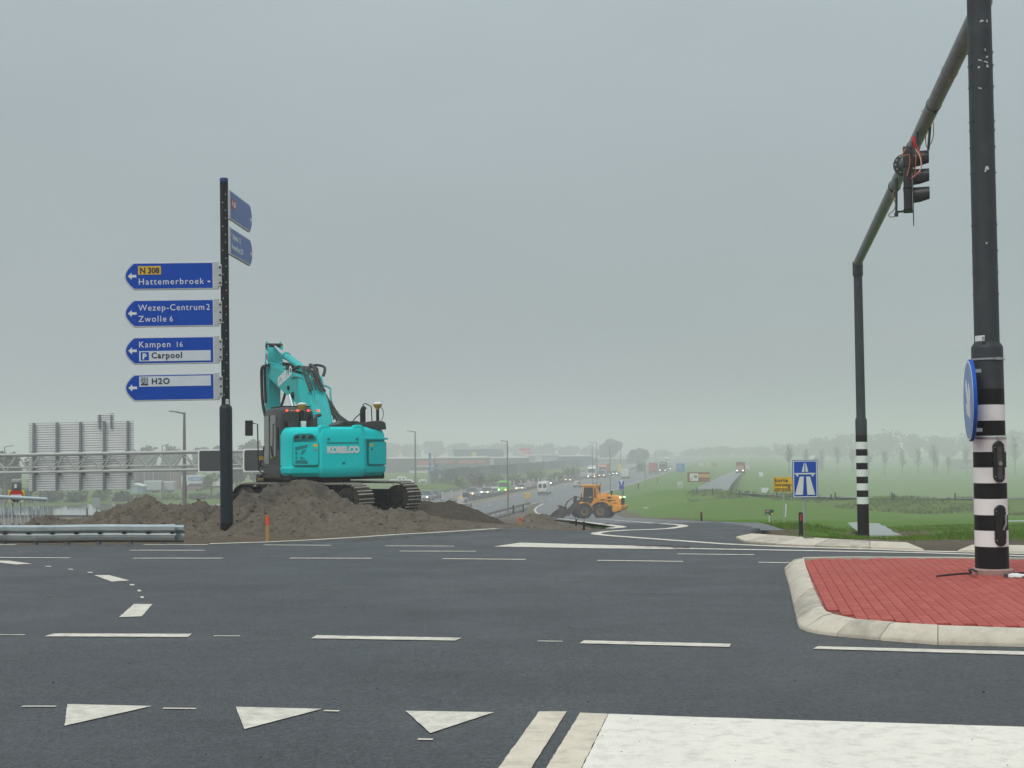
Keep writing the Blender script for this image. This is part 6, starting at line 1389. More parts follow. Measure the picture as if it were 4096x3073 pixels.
vehicle('car', 'dark car with two amber headlamps in the oncoming lanes', DKG, 568.8, 482.0, True, 'o')
TRAILER['white lorry leading the oncoming line by the two lamp posts'] = (.62, .6, .58)
vehicle('truck', 'white lorry leading the oncoming line by the two lamp posts', WHT, 593.6, 478.3, True, 'm')
vehicle('van', 'bluish van right of the white lorry', (.2, .27, .32), 602.4, 477.9, True, 'o')
vehicle('car', 'faint car with one bright lamp beyond the bluish van', DKG, 608.6, 476.2, True)
vehicle('car', 'faint car with two white headlamps left of the white box van', (.2, .24, .24), 615.5, 475.2, True)
TRAILER['orange topped lorry behind the bluish van'] = (.5, .2, .1)
vehicle('truck', 'orange topped lorry behind the bluish van', (.5, .2, .1), 604.3, 475.6, True, lit=False)
TRAILER['dark lorry left of the red one in the mist'] = (.06, .1, .1)
vehicle('truck', 'dark lorry left of the red one in the mist', (.06, .1, .1), 641, 471.8, True, lit=False)
vehicle('box', 'white box van driving away on the right carriageway', WHT, 625.7, 478.6, False)
vehicle('van', 'white van driving away in the near lane right of the green van', WHT, 544.5, 494.3, False)
vehicle('car', 'small white car driving away beyond the white van', WHT, 577.8, 487.4, False)
vehicle('car', 'silver car driving away just above the dark heap', SILV, 464, 507.5, False)
TRAILER['red box lorry in the mist'] = (.42, .08, .09)
vehicle('truck', 'red box lorry in the mist', (.55, .5, .5), 653.5, 473.6, False)
TRAILER['dark bus like lorry right of the red lorry'] = (.06, .07, .075)
vehicle('truck', 'dark bus like lorry right of the red lorry', (.12, .13, .13), 663.5, 471.8, True)
TRAILER['far white lorry near the vanishing point of the motorway'] = (.6, .62, .62)
vehicle('truck', 'far white lorry near the vanishing point of the motorway', (.6, .62, .62), 667, 463.6, True)
for k, (px, py, lb) in enumerate(((656.8, 467.3, 'far car with white headlamps just right of the red lorry'), (669.5, 462.0, 'far white car right of the far white lorry'), (672.5, 459.5, 'farther car in the mist above the far white car'), (678, 458.2, 'farthest car at the end of the motorway'), (669, 470.2, 'car with a bright lamp left of the blue panel'))):
    vehicle('car', lb, (.35, .36, .37), px, py, True)

# temporary boards, beacons and plates
M_BCW = mat('beacon_white', (.66, .66, .64), .5, var=.05); M_BCR = mat('beacon_red', (.5, .04, .03), .5)
def beacon(px, py, label, h=1.3):
    p = gnd(px, py, MZ + .09); t = thing('beacon', label, 'beacon', tuple(p), group='striped beacons along the lanes')
    mb = MB(); mb.bb(-.4, .4, -.2, .2, 0, .12); part('foot', mb, M_BMP, t)
    mb = MB(); mb.bb(-.16, .16, -.03, .03, .12, h); b = part('board', mb, M_BCW, t)
    for k in range(3): z = .3 + k * .32; mb = MB(); mb.prism([(-.16, z), (.16, z + .14), (.16, z + .28), (-.16, z + .14)], -.034, -.031, 'xz'); part('stripe', mb, M_BCR, b)
    mb = MB(); mb.cyl((0, -.06, h + .14), (0, .06, h + .14), .13, n=14); part('lamp', mb, M_BCW, t)
for k, (px, py) in enumerate(((442.3, 500.2), (451.5, 499), (461.2, 497.2), (477.2, 494.8), (484.2, 491.2), (514, 487.4), (521, 486.6), (528.3, 485.6), (533.5, 484.6), (538.8, 483.8), (556.5, 482), (561, 481.3), (565, 480.7))):
    beacon(px, py, 'red and white beacon with round lamp, number %s from the left in the row' % ('one two three four five six seven eight nine ten eleven twelve thirteen'.split()[k]))
def plate(name, px0, py0, px1, py1, ybase, Y, m, label, cat='sign', frame=None, legs=1, par_txt=None):
    cxp = (px0 + px1) / 2; b = at(cxp, ybase, Y); t = thing(name, label, cat, tuple(b)); s = Y / F_PX
    z0, z1 = at(cxp, py1, Y).z - b.z, at(cxp, py0, Y).z - b.z; w = (px1 - px0) * s
    mb = MB(); mb.bb(-w / 2, w / 2, -.04, .04, z0, z1); pn = part('panel', mb, m, t, bevel=.02, seg=1)
    for k in range(legs): x = 0 if legs == 1 else (-.3 + .6 * k / (legs - 1)) * w; mb = MB(); mb.cyl((x, .06, -.4), (x, .06, z1 - .05), .05, n=8); part('leg', mb, M_LPOST, t)
    return t, w, z0, z1
t_, w_, a_, b_ = plate('yellow_sign', 525.2, 493.2, 530.3, 498.3, 503.5, 235, M_YEL, 'square yellow sign beside the near motorway lane', legs=2)
text('lettering', 'korte', .3, M_INK, t_, (-.4, -.05, a_ + .5)); text('lettering', 'invoeg', .3, M_INK, t_, (-.4, -.05, a_ + .15))
plate('yellow_sign', 617.8, 464.8, 621.5, 472, 476, 400, mat('sign_pale_yellow', (.62, .58, .2), .5), 'tall pale yellow sign beyond the white box van', legs=2)
plate('yellow_sign', 457.8, 496.4, 463.2, 499.6, 500.2, 247, M_YEL, 'low orange plate beside the dark temporary panel'); plate('yellow_sign', 527.8, 486.2, 532.6, 489, 489.6, 315, M_YEL, 'low orange plate beyond the white car'); plate('yellow_sign', 573.6, 479.8, 576.6, 482.2, 483, 390, M_YEL, 'tiny orange plate right of the car with amber lamps')
plate('temporary_panel', 462.8, 492.4, 469.4, 498.4, 499.4, 240, mat('panel_dark', (.05, .065, .07), .5), 'dark grey temporary panel among the queue', cat='panel', legs=2)
t_, w_, a_, b_ = plate('blue_road_sign', 676.6, 463.6, 684.8, 472, 478.5, 430, mat('panel_blue', (.03, .17, .5), .45), 'big blue direction panel beside the far motorway', cat='sign', legs=3)
for z in (.3, .55, .75): part('text_line', MB().bb(-w_ * .36, w_ * .2, -.08, -.045, a_ + (b_ - a_) * z, a_ + (b_ - a_) * z + .22), mat('panel_text', (.35, .5, .7), .5), t_)
t_, w_, a_, b_ = plate('fork_sign', 618.8, 480.6, 624.3, 490, 494.6, 190, M_SWHITE, 'blue and white split arrow sign behind the loader', legs=1)
for s in (-1, 1): mb = MB(); mb.prism([(0, a_ + .05), (s * .12, a_ + .05), (s * .38, b_ - .35), (s * .38, b_ - .05), (s * .2, b_ - .05), (s * .05, a_ + .75), (0, a_ + .6)], -.06, -.042, 'xz'); part('arrow', mb, M_DBLUE, t_)
part('arrow_base', MB().prism([(-.36, a_ + .03), (-.16, a_ + .03), (-.3, a_ + .6), (-.36, a_ + .6)], -.06, -.042, 'xz'), M_DBLUE, t_); part('arrow_base', MB().prism([(.36, a_ + .03), (.16, a_ + .03), (.3, a_ + .6), (.36, a_ + .6)], -.06, -.042, 'xz'), M_DBLUE, t_)
plate('small_road_sign', 92.6, 497.6, 99.8, 507.3, 516, 150, mat('sign_back_grey', (.28, .33, .36), .5), 'grey back of a small sign standing before the pond')
marker(87.0, 508.2, 514.8, 165, .2, 'short dark post left of the grey sign back by the pond', None, 'dark posts by the pond')
# posts along the bank path and slip road
for (px, y0, y1, Y, lb) in ((696.8, 487.6, 491.4, 196, 'dark post at the mouth of the side road'), (712.8, 488, 493, 192, 'dark post in front of the side road'), (739.5, 491, 494.6, 180, 'dark post right of the side road on the bank'), (768, 491, 494, 182, 'dark post by the white puddle on the bank'), (776.5, 492, 496, 176, 'dark post left of the yellow sign on the bank'),
                      (831, 494.2, 497.2, 160, 'dark post on the bank right of the motorway sign'), (835.2, 492.4, 496.6, 160, 'taller thin post on the bank right of the motorway sign'), (891.9, 492.4, 497.6, 157, 'left one of two dark posts on the bank right of the portal mast'), (894, 493.4, 497.6, 157, 'right one of two dark posts on the bank right of the portal mast'), (955.2, 492.8, 497.2, 157, 'dark post on the bank left of the striped mast'), (974.8, 494.6, 498.4, 157, 'dark post on the bank close to the striped mast'),
                      (638.5, 483.6, 487.5, 250, 'dark post at the grass edge beside the merging lane'), (657.5, 478.5, 482, 300, 'dark post farther along the merging lane'), (623.2, 490.4, 494, 200, 'dark post below the split arrow sign'), (513.3, 504.8, 510.8, 140, 'dark post on the brown slope left of the slip road bend'), (523.2, 504.6, 509.5, 150, 'dark post on the brown slope next to the slip road bend')):
    marker(px, y0, y1, Y, .16, lb, None, 'dark posts along the verge')

# ------------------------------------------------------------------ buildings across the motorway
def bld(name, label, px0, py0, px1, Y, depth, col, rz=0.0, roof=None, cat='building', zb=MZ):
    a, b = at(px0, py0, Y), at(px1, py0, Y); w = (b - a).length; h = (a.z + b.z) / 2 - zb
    t = thing(name, label, cat, ((a.x + b.x) / 2, Y, zb), rz=rz)
    mb = MB(); mb.bb(-w / 2, w / 2, 0, depth, -.5, h); part('wall', mb, mat('wall_%s' % '_'.join(str(c) for c in col), col, .7, var=.08, scale=.3), t)
    rc_ = roof or (.4, .42, .42)
    mb = MB(); mb.bb(-w / 2 - .2, w / 2 + .2, -.2, depth + .2, h, h + .45); part('roof', mb, mat('roof_%s' % '_'.join(str(c) for c in rc_), rc_, .7, var=.06), t)
    return t, w, h
def band(t, w, x0, x1, z0, z1, col, name='cladding_band', proud=.15): 
    mb = MB(); mb.bb(-w / 2 + w * x0, -w / 2 + w * x1, -proud, -.02, z0, z1); return part(name, mb, mat('band_%s' % '_'.join(str(c) for c in col), col, .6, var=.08, scale=.5), t)
M_WIN = mat('window_far', (.08, .10, .12), .2)
def windows(t, w, x0, x1, n, z0, z1):
    for k in range(n):
        a = x0 + (x1 - x0) * k / n; mb = MB(); mb.bb(-w / 2 + w * a, -w / 2 + w * (a + (x1 - x0) / n * .7), -.08, .05, z0, z1); wn = part('window', mb, M_WIN, t); 
DB, LG, DG = (.085, .13, .18), (.36, .40, .43), (.10, .115, .125)
t, w, h = bld('warehouse', 'tall blue grey warehouse block behind the long white roofed hall', 453.5, 449.3, 503, 720, 40, DB); windows(t, w, .52, .8, 6, h - 6, h - 4.2)
band(t, w, .36, .46, h - 4.8, h - 1.5, (.55, .48, .15), 'yellow_sign_box')
t, w, h = bld('warehouse', 'long dark hall with white roof edge and orange band', 384, 458.4, 487, 560, 40, DG, roof=(.66, .67, .66))
band(t, w, .33, .47, h - 2.6, h - .9, (.4, .12, .09)); band(t, w, .3, .48, h - 3.4, h - 2.9, (.6, .62, .62), 'canopy', 1.5); band(t, w, .25, .48, h - 6.2, h - 5.0, (.6, .63, .65), 'canopy', 2.5); band(t, w, .5, .68, h - 2.0, h - .9, (.36, .17, .1)); band(t, w, .72, .98, h - 2.2, h - .9, (.42, .16, .08)); band(t, w, .05, .7, h - 8.2, h - 7.4, (.5, .54, .57), 'canopy', 3.5); windows(t, w, .55, .8, 7, h - 5.4, h - 3.6); windows(t, w, .1, .3, 5, h - 5.2, h - 3.2)
t, w, h = bld('warehouse', 'dark showroom hall with white roof line and slanting canopy', 489, 458.2, 529, 590, 35, (.12, .15, .18), roof=(.64, .65, .64)); windows(t, w, .05, .85, 6, h - 4, h - 1.5)
band(t, w, .0, .12, h - 3.4, h - .4, (.6, .62, .62), 'white_frame'); band(t, w, .12, .98, h - 5.6, h - 5.0, (.38, .43, .46), 'canopy', 2.5)
t, w, h = bld('warehouse', 'pale grey hall with a lighter panel right of the showroom', 526, 456.0, 558, 610, 40, LG, roof=(.5, .53, .55)); band(t, w, .3, .49, .5, h - .1, (.58, .61, .63), 'light_panel')
t, w, h = bld('warehouse', 'dark blue hall with thin white roof edge behind the lamp post pair', 557.6, 456.6, 592, 640, 40, (.10, .15, .20), roof=(.6, .62, .63)); windows(t, w, .1, .3, 3, h - 3, h - 1.2)
bld('warehouse', 'very faint long hall fading away behind the dark lorry', 594, 459.6, 640, 820, 40, (.16, .19, .2), roof=(.3, .32, .33))
y0_, y1_ = 335.0, 720.0; p0 = Vector((xb(y0_) - 30.4, y0_, MZ)); p1 = Vector((xb(y1_) - 30.4, y1_, MZ)); wl = (p1 - p0).length
bw_ = thing('boundary_wall', 'long dark grey wall running along the motorway below the halls', 'wall', tuple(p0), rz=math.atan2((p1 - p0).y, (p1 - p0).x))
M_BW = mat('wall_dark_panels', (.085, .10, .105), .8, var=.15, scale=.15)
for k in range(24): part('wall_panel', MB().bb(wl * k / 24 + .05, wl * (k + 1) / 24 - .05, -.15, .15, -.5, 4.1 + .15 * (k % 3)), M_BW if k % 4 else mat('wall_pale_panels', (.16, .18, .18), .8, var=.1, scale=.2), bw_)
for k in range(25): part('pilaster', MB().bb(wl * k / 24 - .2, wl * k / 24 + .2, -.3, .3, -.5, 4.6), mat('pilaster_grey', (.2, .22, .22), .8), bw_)
t_, w_, a_, b_ = plate('roof_sign', 519.6, 448.4, 530.6, 455, 458.8, 600, mat('sign_washed_white', (.55, .45, .45), .5), 'red lettered white sign on the roof of the pale hall', legs=2)
text('lettering', 'COO', 1.9, mat('sign_red_far', (.5, .05, .06), .5), t_, (-1.6, -.06, a_ + .35), bold=.04); part('red_band', MB().bb(-w_ / 2, w_ / 2, -.06, -.045, b_ - .75, b_ - .1), MATS['sign_red_far'], t_)
M_BLUC = mat('column_blue', (.05, .19, .42), .5, var=.1)
for (x0, x1, y0, y1, Y, lb) in ((429.2, 431.2, 453, 494, 370, 'tall slim blue column in front of the long hall'), (435.5, 438.6, 463.5, 489, 372, 'shorter blue column right of the tall slim one')):
    b = at((x0 + x1) / 2, y1, Y); h_ = at((x0 + x1) / 2, y0, Y).z - b.z; wd = (x1 - x0) * Y / F_PX; t = thing('blue_column', lb, 'column', tuple(b)); part('shaft', MB().bb(-wd / 2, wd / 2, -wd / 2, wd / 2, -1, h_), M_BLUC, t)
    for k in range(4): part('ring', MB().bb(-wd / 2 - .12, wd / 2 + .12, -wd / 2 - .12, wd / 2 + .12, h_ * (k + .6) / 4.6, h_ * (k + .6) / 4.6 + .5), mat('ring_blue_pale', (.2, .36, .52), .5), t)
plate('banner', 442.2, 475.5, 446.6, 484.5, 485.5, 360, mat('banner_orange', (.55, .22, .13), .6), 'orange upright banner right of the blue columns', cat='banner', legs=2)
for (px, py, Y, lb) in ((432.5, 477.5, 345, 'left one of two white flags by the blue columns'), (437.2, 476.5, 345, 'right one of two white flags by the blue columns')):
    b = at(px, 490, Y); h_ = at(px, py - 2.8, Y).z - b.z; t = thing('flag', lb, 'flag', tuple(b)); part('pole', MB().cyl((0, 0, 0), (0, 0, h_), .06, n=6), M_LPOST, t); part('cloth', MB().add([(.05, 0, h_), (1.0, .1, h_ - .3), (.8, 0, h_ - 1.4), (.1, .05, h_ - 1.5), (.05, .04, h_), (1.0, .14, h_ - .3), (.8, .04, h_ - 1.4), (.1, .09, h_ - 1.5)], [(0, 1, 2, 3), (4, 5, 6, 7)]), M_SWHITE, t)
# caravans
def caravan(px0, px1, y0, y1, Y, label):
    b = at((px0 + px1) / 2, y1, Y); w = (px1 - px0) * Y / F_PX; h = at(px0, y0, Y).z - b.z
    t = thing('caravan', label, 'caravan', tuple(b), group='caravans on the sales yard')
    part('body', MB().prism([(-w / 2, .4), (-w / 2 - .1, h * .6), (-w / 2 + .3, h), (w / 2 - .6, h), (w / 2, h * .7), (w / 2, .4)], -1.1, 1.1, 'xz'), M_SWHITE, t, bevel=.08)
    for k in range(2): part('window', MB().prism(rrect(-w * .3 + k * w * .4, -w * .3 + k * w * .4 + w * .22, h * .5, h * .75, .08), -1.115, -1.09, 'xz'), M_WIN, t)
    part('wheel', MB().cyl((0, -1.05, .35), (0, -.8, .35), .35, n=12), M_CTY, t)
caravan(388.8, 398, 479.5, 484.6, 330, 'white caravan left on the yard right of the excavator'); caravan(397.5, 406.5, 476.4, 482.5, 350, 'larger white caravan in the middle of the yard'); caravan(404, 413.5, 479.6, 485, 330, 'low white caravan by the lamp post'); caravan(419, 427, 479.6, 483.5, 345, 'small white caravan left of the blue column')
# ------------------------------------------------------------------ yard on the far left
t, w, h = bld('warehouse', 'dim reddish brick building behind the parked trailers', 130, 468.5, 178, 345, 20, (.20, .13, .115), roof=(.15, .17, .18)); windows(t, w, .1, .9, 8, h - 3.5, h - 1.2)
for k in range(5): band(t, w, .12 + k * .18, .13 + k * .18, 0, h, (.45, .38, .36), 'pilaster')
def trailer(px0, px1, y0, y1, Y, col, label, name='trailer'):
    b = at((px0 + px1) / 2, y1, Y); w = (px1 - px0) * Y / F_PX; h = at((px0 + px1) / 2, y0, Y).z - b.z
    t = thing(name, label, 'trailer', tuple(b)); m_ = mat('trl_%s' % '_'.join(str(c) for c in col), col, .5, var=.05, scale=.6)
    part('box', MB().bb(-w / 2, w / 2, -1.25, 1.25, h * .22, h), m_, t, bevel=.05, seg=1)
    part('roof_edge', MB().bb(-w / 2 - .02, w / 2 + .02, -1.28, 1.28, h - .18, h + .03), M_SWHITE, t); part('chassis', MB().bb(-w / 2 + .2, w / 2 - .2, -.9, .9, h * .12, h * .22), M_BMP, t)
    for s in (.55, .75): part('wheel', MB().cyl((w * (s - .5), -1.2, .45), (w * (s - .5), -.9, .45), .45, n=12), M_CTY, t)
    return t, w, h
t, w, h = trailer(182.8, 222, 475.2, 489.2, 305, (.66, .69, .71), 'long white trailer with blue lettering right of the tall lamp post')
text('lettering', 'REDDER TR', 1.25, mat('lettering_blue', (.05, .2, .5), .5), t, (-w * .33, -1.27, h * .6), bold=.04, sx=.85)
trailer(145.4, 162.5, 480.8, 492.6, 310, (.42, .46, .48), 'grey box trailer left of the thin lamp post'); trailer(163.8, 174.8, 481.4, 492.6, 312, (.40, .44, .455), 'smaller grey box trailer right of the thin lamp post')
vehicle('suv', 'mauve grey car parked in front of the white trailer', (.26, .16, .19), 192.5, 491.2, False, Yfix=296, rz=R(80), group='parked cars', lit=False)
b = at(138.6, 493, 300); t = thing('shed', 'small blue shed with white slanting roof left of the trailers', 'shed', tuple(b)); s = 300 / F_PX
part('wall', MB().prism([(-6.2 * s, 0), (-6.2 * s, 8.6 * s), (6.2 * s, 6.4 * s), (6.2 * s, 0)], -1.5, 1.5, 'xz'), mat('shed_blue', (.18, .27, .34), .6, var=.1), t); part('roof', MB().prism([(-6.8 * s, 8.7 * s), (-2 * s, 9.9 * s), (6.8 * s, 7.4 * s), (6.8 * s, 6.5 * s)], -1.7, 1.7, 'xz'), M_SWHITE, t); part('door', MB().bb(-1.2, .2, -1.53, -1.49, 0, 1.6), mat('shed_door', (.28, .38, .45), .6), t)

# ------------------------------------------------------------------ water
def water_mat():
    m = mat('still_water', (.10, .12, .12), .06, var=.1, spec=.9); return m
M_WATER = water_mat()
def sheet(name, pts, z=None):
    P = [gnd(px, py, z) for px, py in pts]; mb = MB(); mb.poly([tuple(p) for p in P]); return link(name, tri_mesh(mb, name), M_WATER, kind='structure')
M_WATER.node_tree.nodes['Principled BSDF'].inputs['Metallic'].default_value = .0
sheet('pond', [(-160, 516.8), (-40, 515.5), (45, 514.9), (110, 515.2), (200, 514.6), (232, 514), (260, 510), (262, 505.6), (225, 504.2), (170, 503.4), (130, 503.0), (90, 504.4), (30, 506.6), (-60, 508.8), (-160, 511)], MZ + .35)
for nm, P, lv in WATERS:
    mb = MB(); mb.poly([(x, y, lv) for x, y in P]); link(nm, tri_mesh(mb, nm), M_WATER, kind='structure')
# ------------------------------------------------------------------ things in the fields on the right
b = at(699, 482, 245); t = thing('site_container', 'brown container with yellow upper half and a white banner in the field', 'container', tuple(b), rz=R(-4)); s = 245 / F_PX; w = 21.5 * s; h = 9 * s
M_CON = mat('container_brown', (.26, .09, .06), .6, var=.15, scale=1); part('box', MB().bb(-w / 2, w / 2, 0, 2.4, 0, h), M_CON, t, bevel=.03, seg=1); part('yellow_panel', MB().bb(-w * .02, w / 2 - .05, -.04, -.005, h * .5, h * .88), mat('container_yellow', (.55, .36, .12), .6), t); part('roof_edge', MB().bb(-w / 2 - .03, w / 2 + .03, -.05, 2.45, h, h + .12), M_CON, t)
bn = part('banner', MB().bb(-w * .42, -w * .03, -.06, -.03, h * .12, h * .95), M_SWHITE, t); part('banner_swoosh', MB().prism([(-w * .4, h * .2), (-w * .33, h * .25), (-w * .24, h * .85), (-w * .3, h * .6)], -.07, -.062, 'xz'), M_ORG, bn); part('banner_emblem', MB().cyl((-w * .15, -.062, h * .6), (-w * .15, -.07, h * .6), .3, n=12), M_GPOST, bn)
for k in range(9): part('rib', MB().bb(-w * .02 + k * w * .058, -w * .02 + k * w * .058 + .06, -.03, 0, .05, h * .5), M_CON, t)
def utility(px0, px1, y0, y1, Y, label, col=(.62, .64, .64)):
    b = at((px0 + px1) / 2, y1, Y); s = Y / F_PX; w = (px1 - px0) * s; h = (y1 - y0) * s; t = thing('utility_cabinet', label, 'cabinet', tuple(b)); m_ = mat('cab_%s' % '_'.join(str(c) for c in col), col, .5, var=.05)
    part('body', MB().bb(-w / 2, w / 2, 0, w * .6, h * .2, h), m_, t, bevel=.04, seg=1); part('lid', MB().bb(-w / 2 - .05, w / 2 + .05, -.05, w * .6 + .05, h, h + .1), m_, t)
    for s_ in (-1, 1): part('foot', MB().bb(s_ * w * .35 - .1, s_ * w * .35 + .1, .1, w * .5, -.2, h * .2), m_, t)
utility(678, 682.8, 482.2, 486.2, 225, 'white cabinet in the grass left of the brown container'); utility(699.2, 703.6, 462.8, 467, 430, 'far white cabinet left of the smaller one'); utility(706.6, 710, 462.6, 465.6, 440, 'smaller far white cabinet in the mist'); utility(712.8, 716.4, 463.6, 466.4, 430, 'far orange cabinet right of the white ones', (.55, .33, .1)); utility(744.6, 750, 464.6, 470, 390, 'white box beside the lorry on the side road')
TRAILER['reddish lorry coming along the side road'] = (.32, .14, .10)
vehicle('box', 'reddish lorry coming along the side road', (.25, .13, .11), 740.6, 473.6, True, Yfix=345, name='lorry', rz=R(168), group='vehicles on the side road', lit=True)
# ------------------------------------------------------------------ farm buildings in the mist
b = at(816, 471, 720); s = 720 / F_PX; t = thing('farmhouse', 'faint farmhouse with pale gable edges among the bare trees', 'house', tuple(b)); part('wall', MB().prism([(-8 * s, 0), (-8 * s, 6 * s), (0, 14.5 * s), (8 * s, 6 * s), (8 * s, 0)], 0, 12, 'xz'), mat('farm_brick', (.16, .12, .1), .8), t)
for s_ in (-1, 1): part('gable_edge', MB().prism([(0, 15.4 * s), (s_ * 9 * s, 6.1 * s), (s_ * 9 * s, 5 * s), (0, 14.4 * s)], -.4, 12.4, 'xz'), mat('farm_roof_edge', (.5, .52, .5), .7), t)
part('window', MB().bb(-1, 1, -.06, .05, 2.4, 4), M_WIN, t); part('door', MB().bb(-.6 - 2, .4 - 2, -.06, .05, 0, 2.1), M_WIN, t)
t, w, h = bld('barn', 'long low white roofed barn behind the tree row', 957, 459.2, 976, 720, 14, (.25, .27, .26), roof=(.66, .68, .68), cat='barn', zb=MZ - 4.5); windows(t, w, .1, .9, 5, 1, 2.2)

# ------------------------------------------------------------------ vegetation
def leaf_mat(name, c0, c1, c2):
    m = bpy.data.materials.new(name); m.use_nodes = True; t = m.node_tree; b = t.nodes['Principled BSDF']; b.inputs['Roughness'].default_value = .8; b.inputs['Specular IOR Level'].default_value = .15
    g = t.nodes.new('ShaderNodeNewGeometry'); n = t.nodes.new('ShaderNodeTexNoise'); n.inputs['Scale'].default_value = .6; n.inputs['Detail'].default_value = 6; t.links.new(g.outputs['Position'], n.inputs['Vector'])
    cr = t.nodes.new('ShaderNodeValToRGB'); e = cr.color_ramp.elements; e.new(.5)
    for k, (p, c) in enumerate(((.32, c0), (.5, c1), (.68, c2))): e[k].position = p; e[k].color = (*c, 1)
    t.links.new(n.outputs[0], cr.inputs[0]); t.links.new(cr.outputs[0], b.inputs['Base Color']); return m
M_LF = leaf_mat('foliage_dark', (.025, .04, .018), (.045, .065, .025), (.075, .095, .04)); M_LFG = leaf_mat('foliage_spring', (.06, .10, .025), (.10, .15, .04), (.15, .19, .06)); M_TWIG = leaf_mat('twigs_brown', (.05, .045, .035), (.085, .078, .06), (.11, .105, .08)); M_BARK = mat('bark', (.07, .06, .05), .9, var=.2, scale=3)
def leaves(mb, rnd, c, rx, ry, rz, n, s):
    lumps = [(Vector((rnd.uniform(-.55, .55) * rx, rnd.uniform(-.55, .55) * ry, rnd.uniform(-.5, .6) * rz)), rnd.uniform(.35, .62)) for _ in range(14)]
    for _ in range(n):
        l, k = rnd.choice(lumps); d = Vector((rnd.gauss(0, 1), rnd.gauss(0, 1), rnd.gauss(0, 1))).normalized() * rnd.uniform(.3, 1) ** .5
        p = Vector(c) + l + Vector((d.x * rx * k, d.y * ry * k, d.z * rz * k)); u = Vector((rnd.gauss(0, 1), rnd.gauss(0, 1), rnd.gauss(0, 1))).normalized(); v = u.orthogonal().normalized(); q = s * rnd.uniform(.6, 1.4)
        o = len(mb.v); mb.v += [tuple(p + u * q), tuple(p + v * q * .6), tuple(p - u * q), tuple(p - v * q * .6)]; mb.f.append((o, o + 1, o + 2, o + 3))
def tree(px, ytop, ybase, Y, wpx, m, label, seed, n=900, s=.35, name='tree', grp=None, trunk=True):
    b = at(px, ybase, Y); h = at(px, ytop, Y).z - b.z; w = wpx * Y / F_PX; rnd = random.Random(seed); t = thing(name, label, name.replace('_', ' '), tuple(b), group=grp)
    mb = MB()
    z0 = h * .3 if trunk else h * .05
    leaves(mb, rnd, (0, 0, (h + z0) / 2), w / 2, w / 2, (h - z0) / 2, n, s); part('crown', mb, m, t, smooth=False)
    mb = MB(); mb.tube([(0, 0, -.5), (.1, 0, h * .3), (-.1, .1, h * .75)], [h * .03, h * .022, h * .008], 7)
    for k in range(6): a = k * 1.05; mb.tube([(0, 0, h * (.28 + .05 * k)), (math.cos(a) * w * .3, math.sin(a) * w * .3, h * (.5 + .06 * k))], [h * .012, h * .004], 5)
    part('trunk', mb, M_BARK, t); return t
def bare_tree(px, ytop, ybase, Y, label, seed):
    b = onsurf(px, ybase, land, 120); Y = b.y; h = at(px, ytop, Y).z - b.z; rnd = random.Random(seed); t = thing('bare_tree', label, 'tree', tuple(b), group='row of bare trees along the field')
    mb = MB(); mb.tube([(0, 0, -.3), (rnd.uniform(-.1, .1), 0, h * .35), (rnd.uniform(-.15, .15), 0, h * .7), (0, 0, h)], [.26, .2, .13, .05], 7); part('trunk', mb, M_BARK, t)
    mb = MB()
    for k in range(34):
        z = h * rnd.uniform(.28, .9); a = rnd.uniform(0, 6.3); l = h * rnd.uniform(.18, .34) * (1.1 - z / h * .6); up = rnd.uniform(.9, 1.8)
        d = Vector((math.cos(a), math.sin(a), up)).normalized(); p0 = Vector((0, 0, z)); p1 = p0 + d * l; mb.tube([p0, p0 + d * l * .5 + Vector((0, 0, .05)), p1], [.09, .06, .03], 4)
        for j in range(6): q0 = p0 + d * l * rnd.uniform(.3, .95); e = (d + Vector((rnd.uniform(-1, 1), rnd.uniform(-1, 1), rnd.uniform(-.2, 1))) * .9).normalized(); mb.tube([q0, q0 + e * l * rnd.uniform(.25, .5)], [.045, .02], 3)
    leaves(mb, rnd, (0, 0, h * .66), h * .17, h * .17, h * .32, 420, .16); part('crown', mb, M_TWIG, t, smooth=False)
for k, (px, yt_, yb2, Y, lb) in enumerate(((789.2, 446, 472.2, 440, 'bare tree left of the blue motorway sign in the field row'), (806, 449, 472, 440, 'bare tree half hidden behind the top of the motorway sign'), (822, 449.5, 472, 438, 'bare tree just right of the motorway sign'), (837.4, 446.6, 472.6, 434, 'bare tree between the motorway sign and the portal mast'), (853, 449, 473, 430, 'bare tree close to the left of the portal mast'), (869, 450, 474, 427, 'bare tree close to the right of the portal mast'),
        (885, 450.4, 475, 423, 'first bare tree clear right of the portal mast'), (902.4, 448.4, 475, 421, 'second bare tree clear right of the portal mast'), (918.4, 449, 475, 421, 'third bare tree clear right of the portal mast'), (934, 444.8, 475, 419, 'larger bare tree midway between the two masts'), (936.6, 455, 475, 419, 'thin young tree touching the larger bare tree'), (948.4, 457, 474.4, 421, 'small young tree left of the white barn'), (967, 446.6, 474.4, 421, 'bare tree left of the striped mast before the barn'), (1015.5, 437, 475, 414, 'tall bare tree right of the striped mast'))):
    bare_tree(px, yt_, yb2, Y, lb, 100 + k)
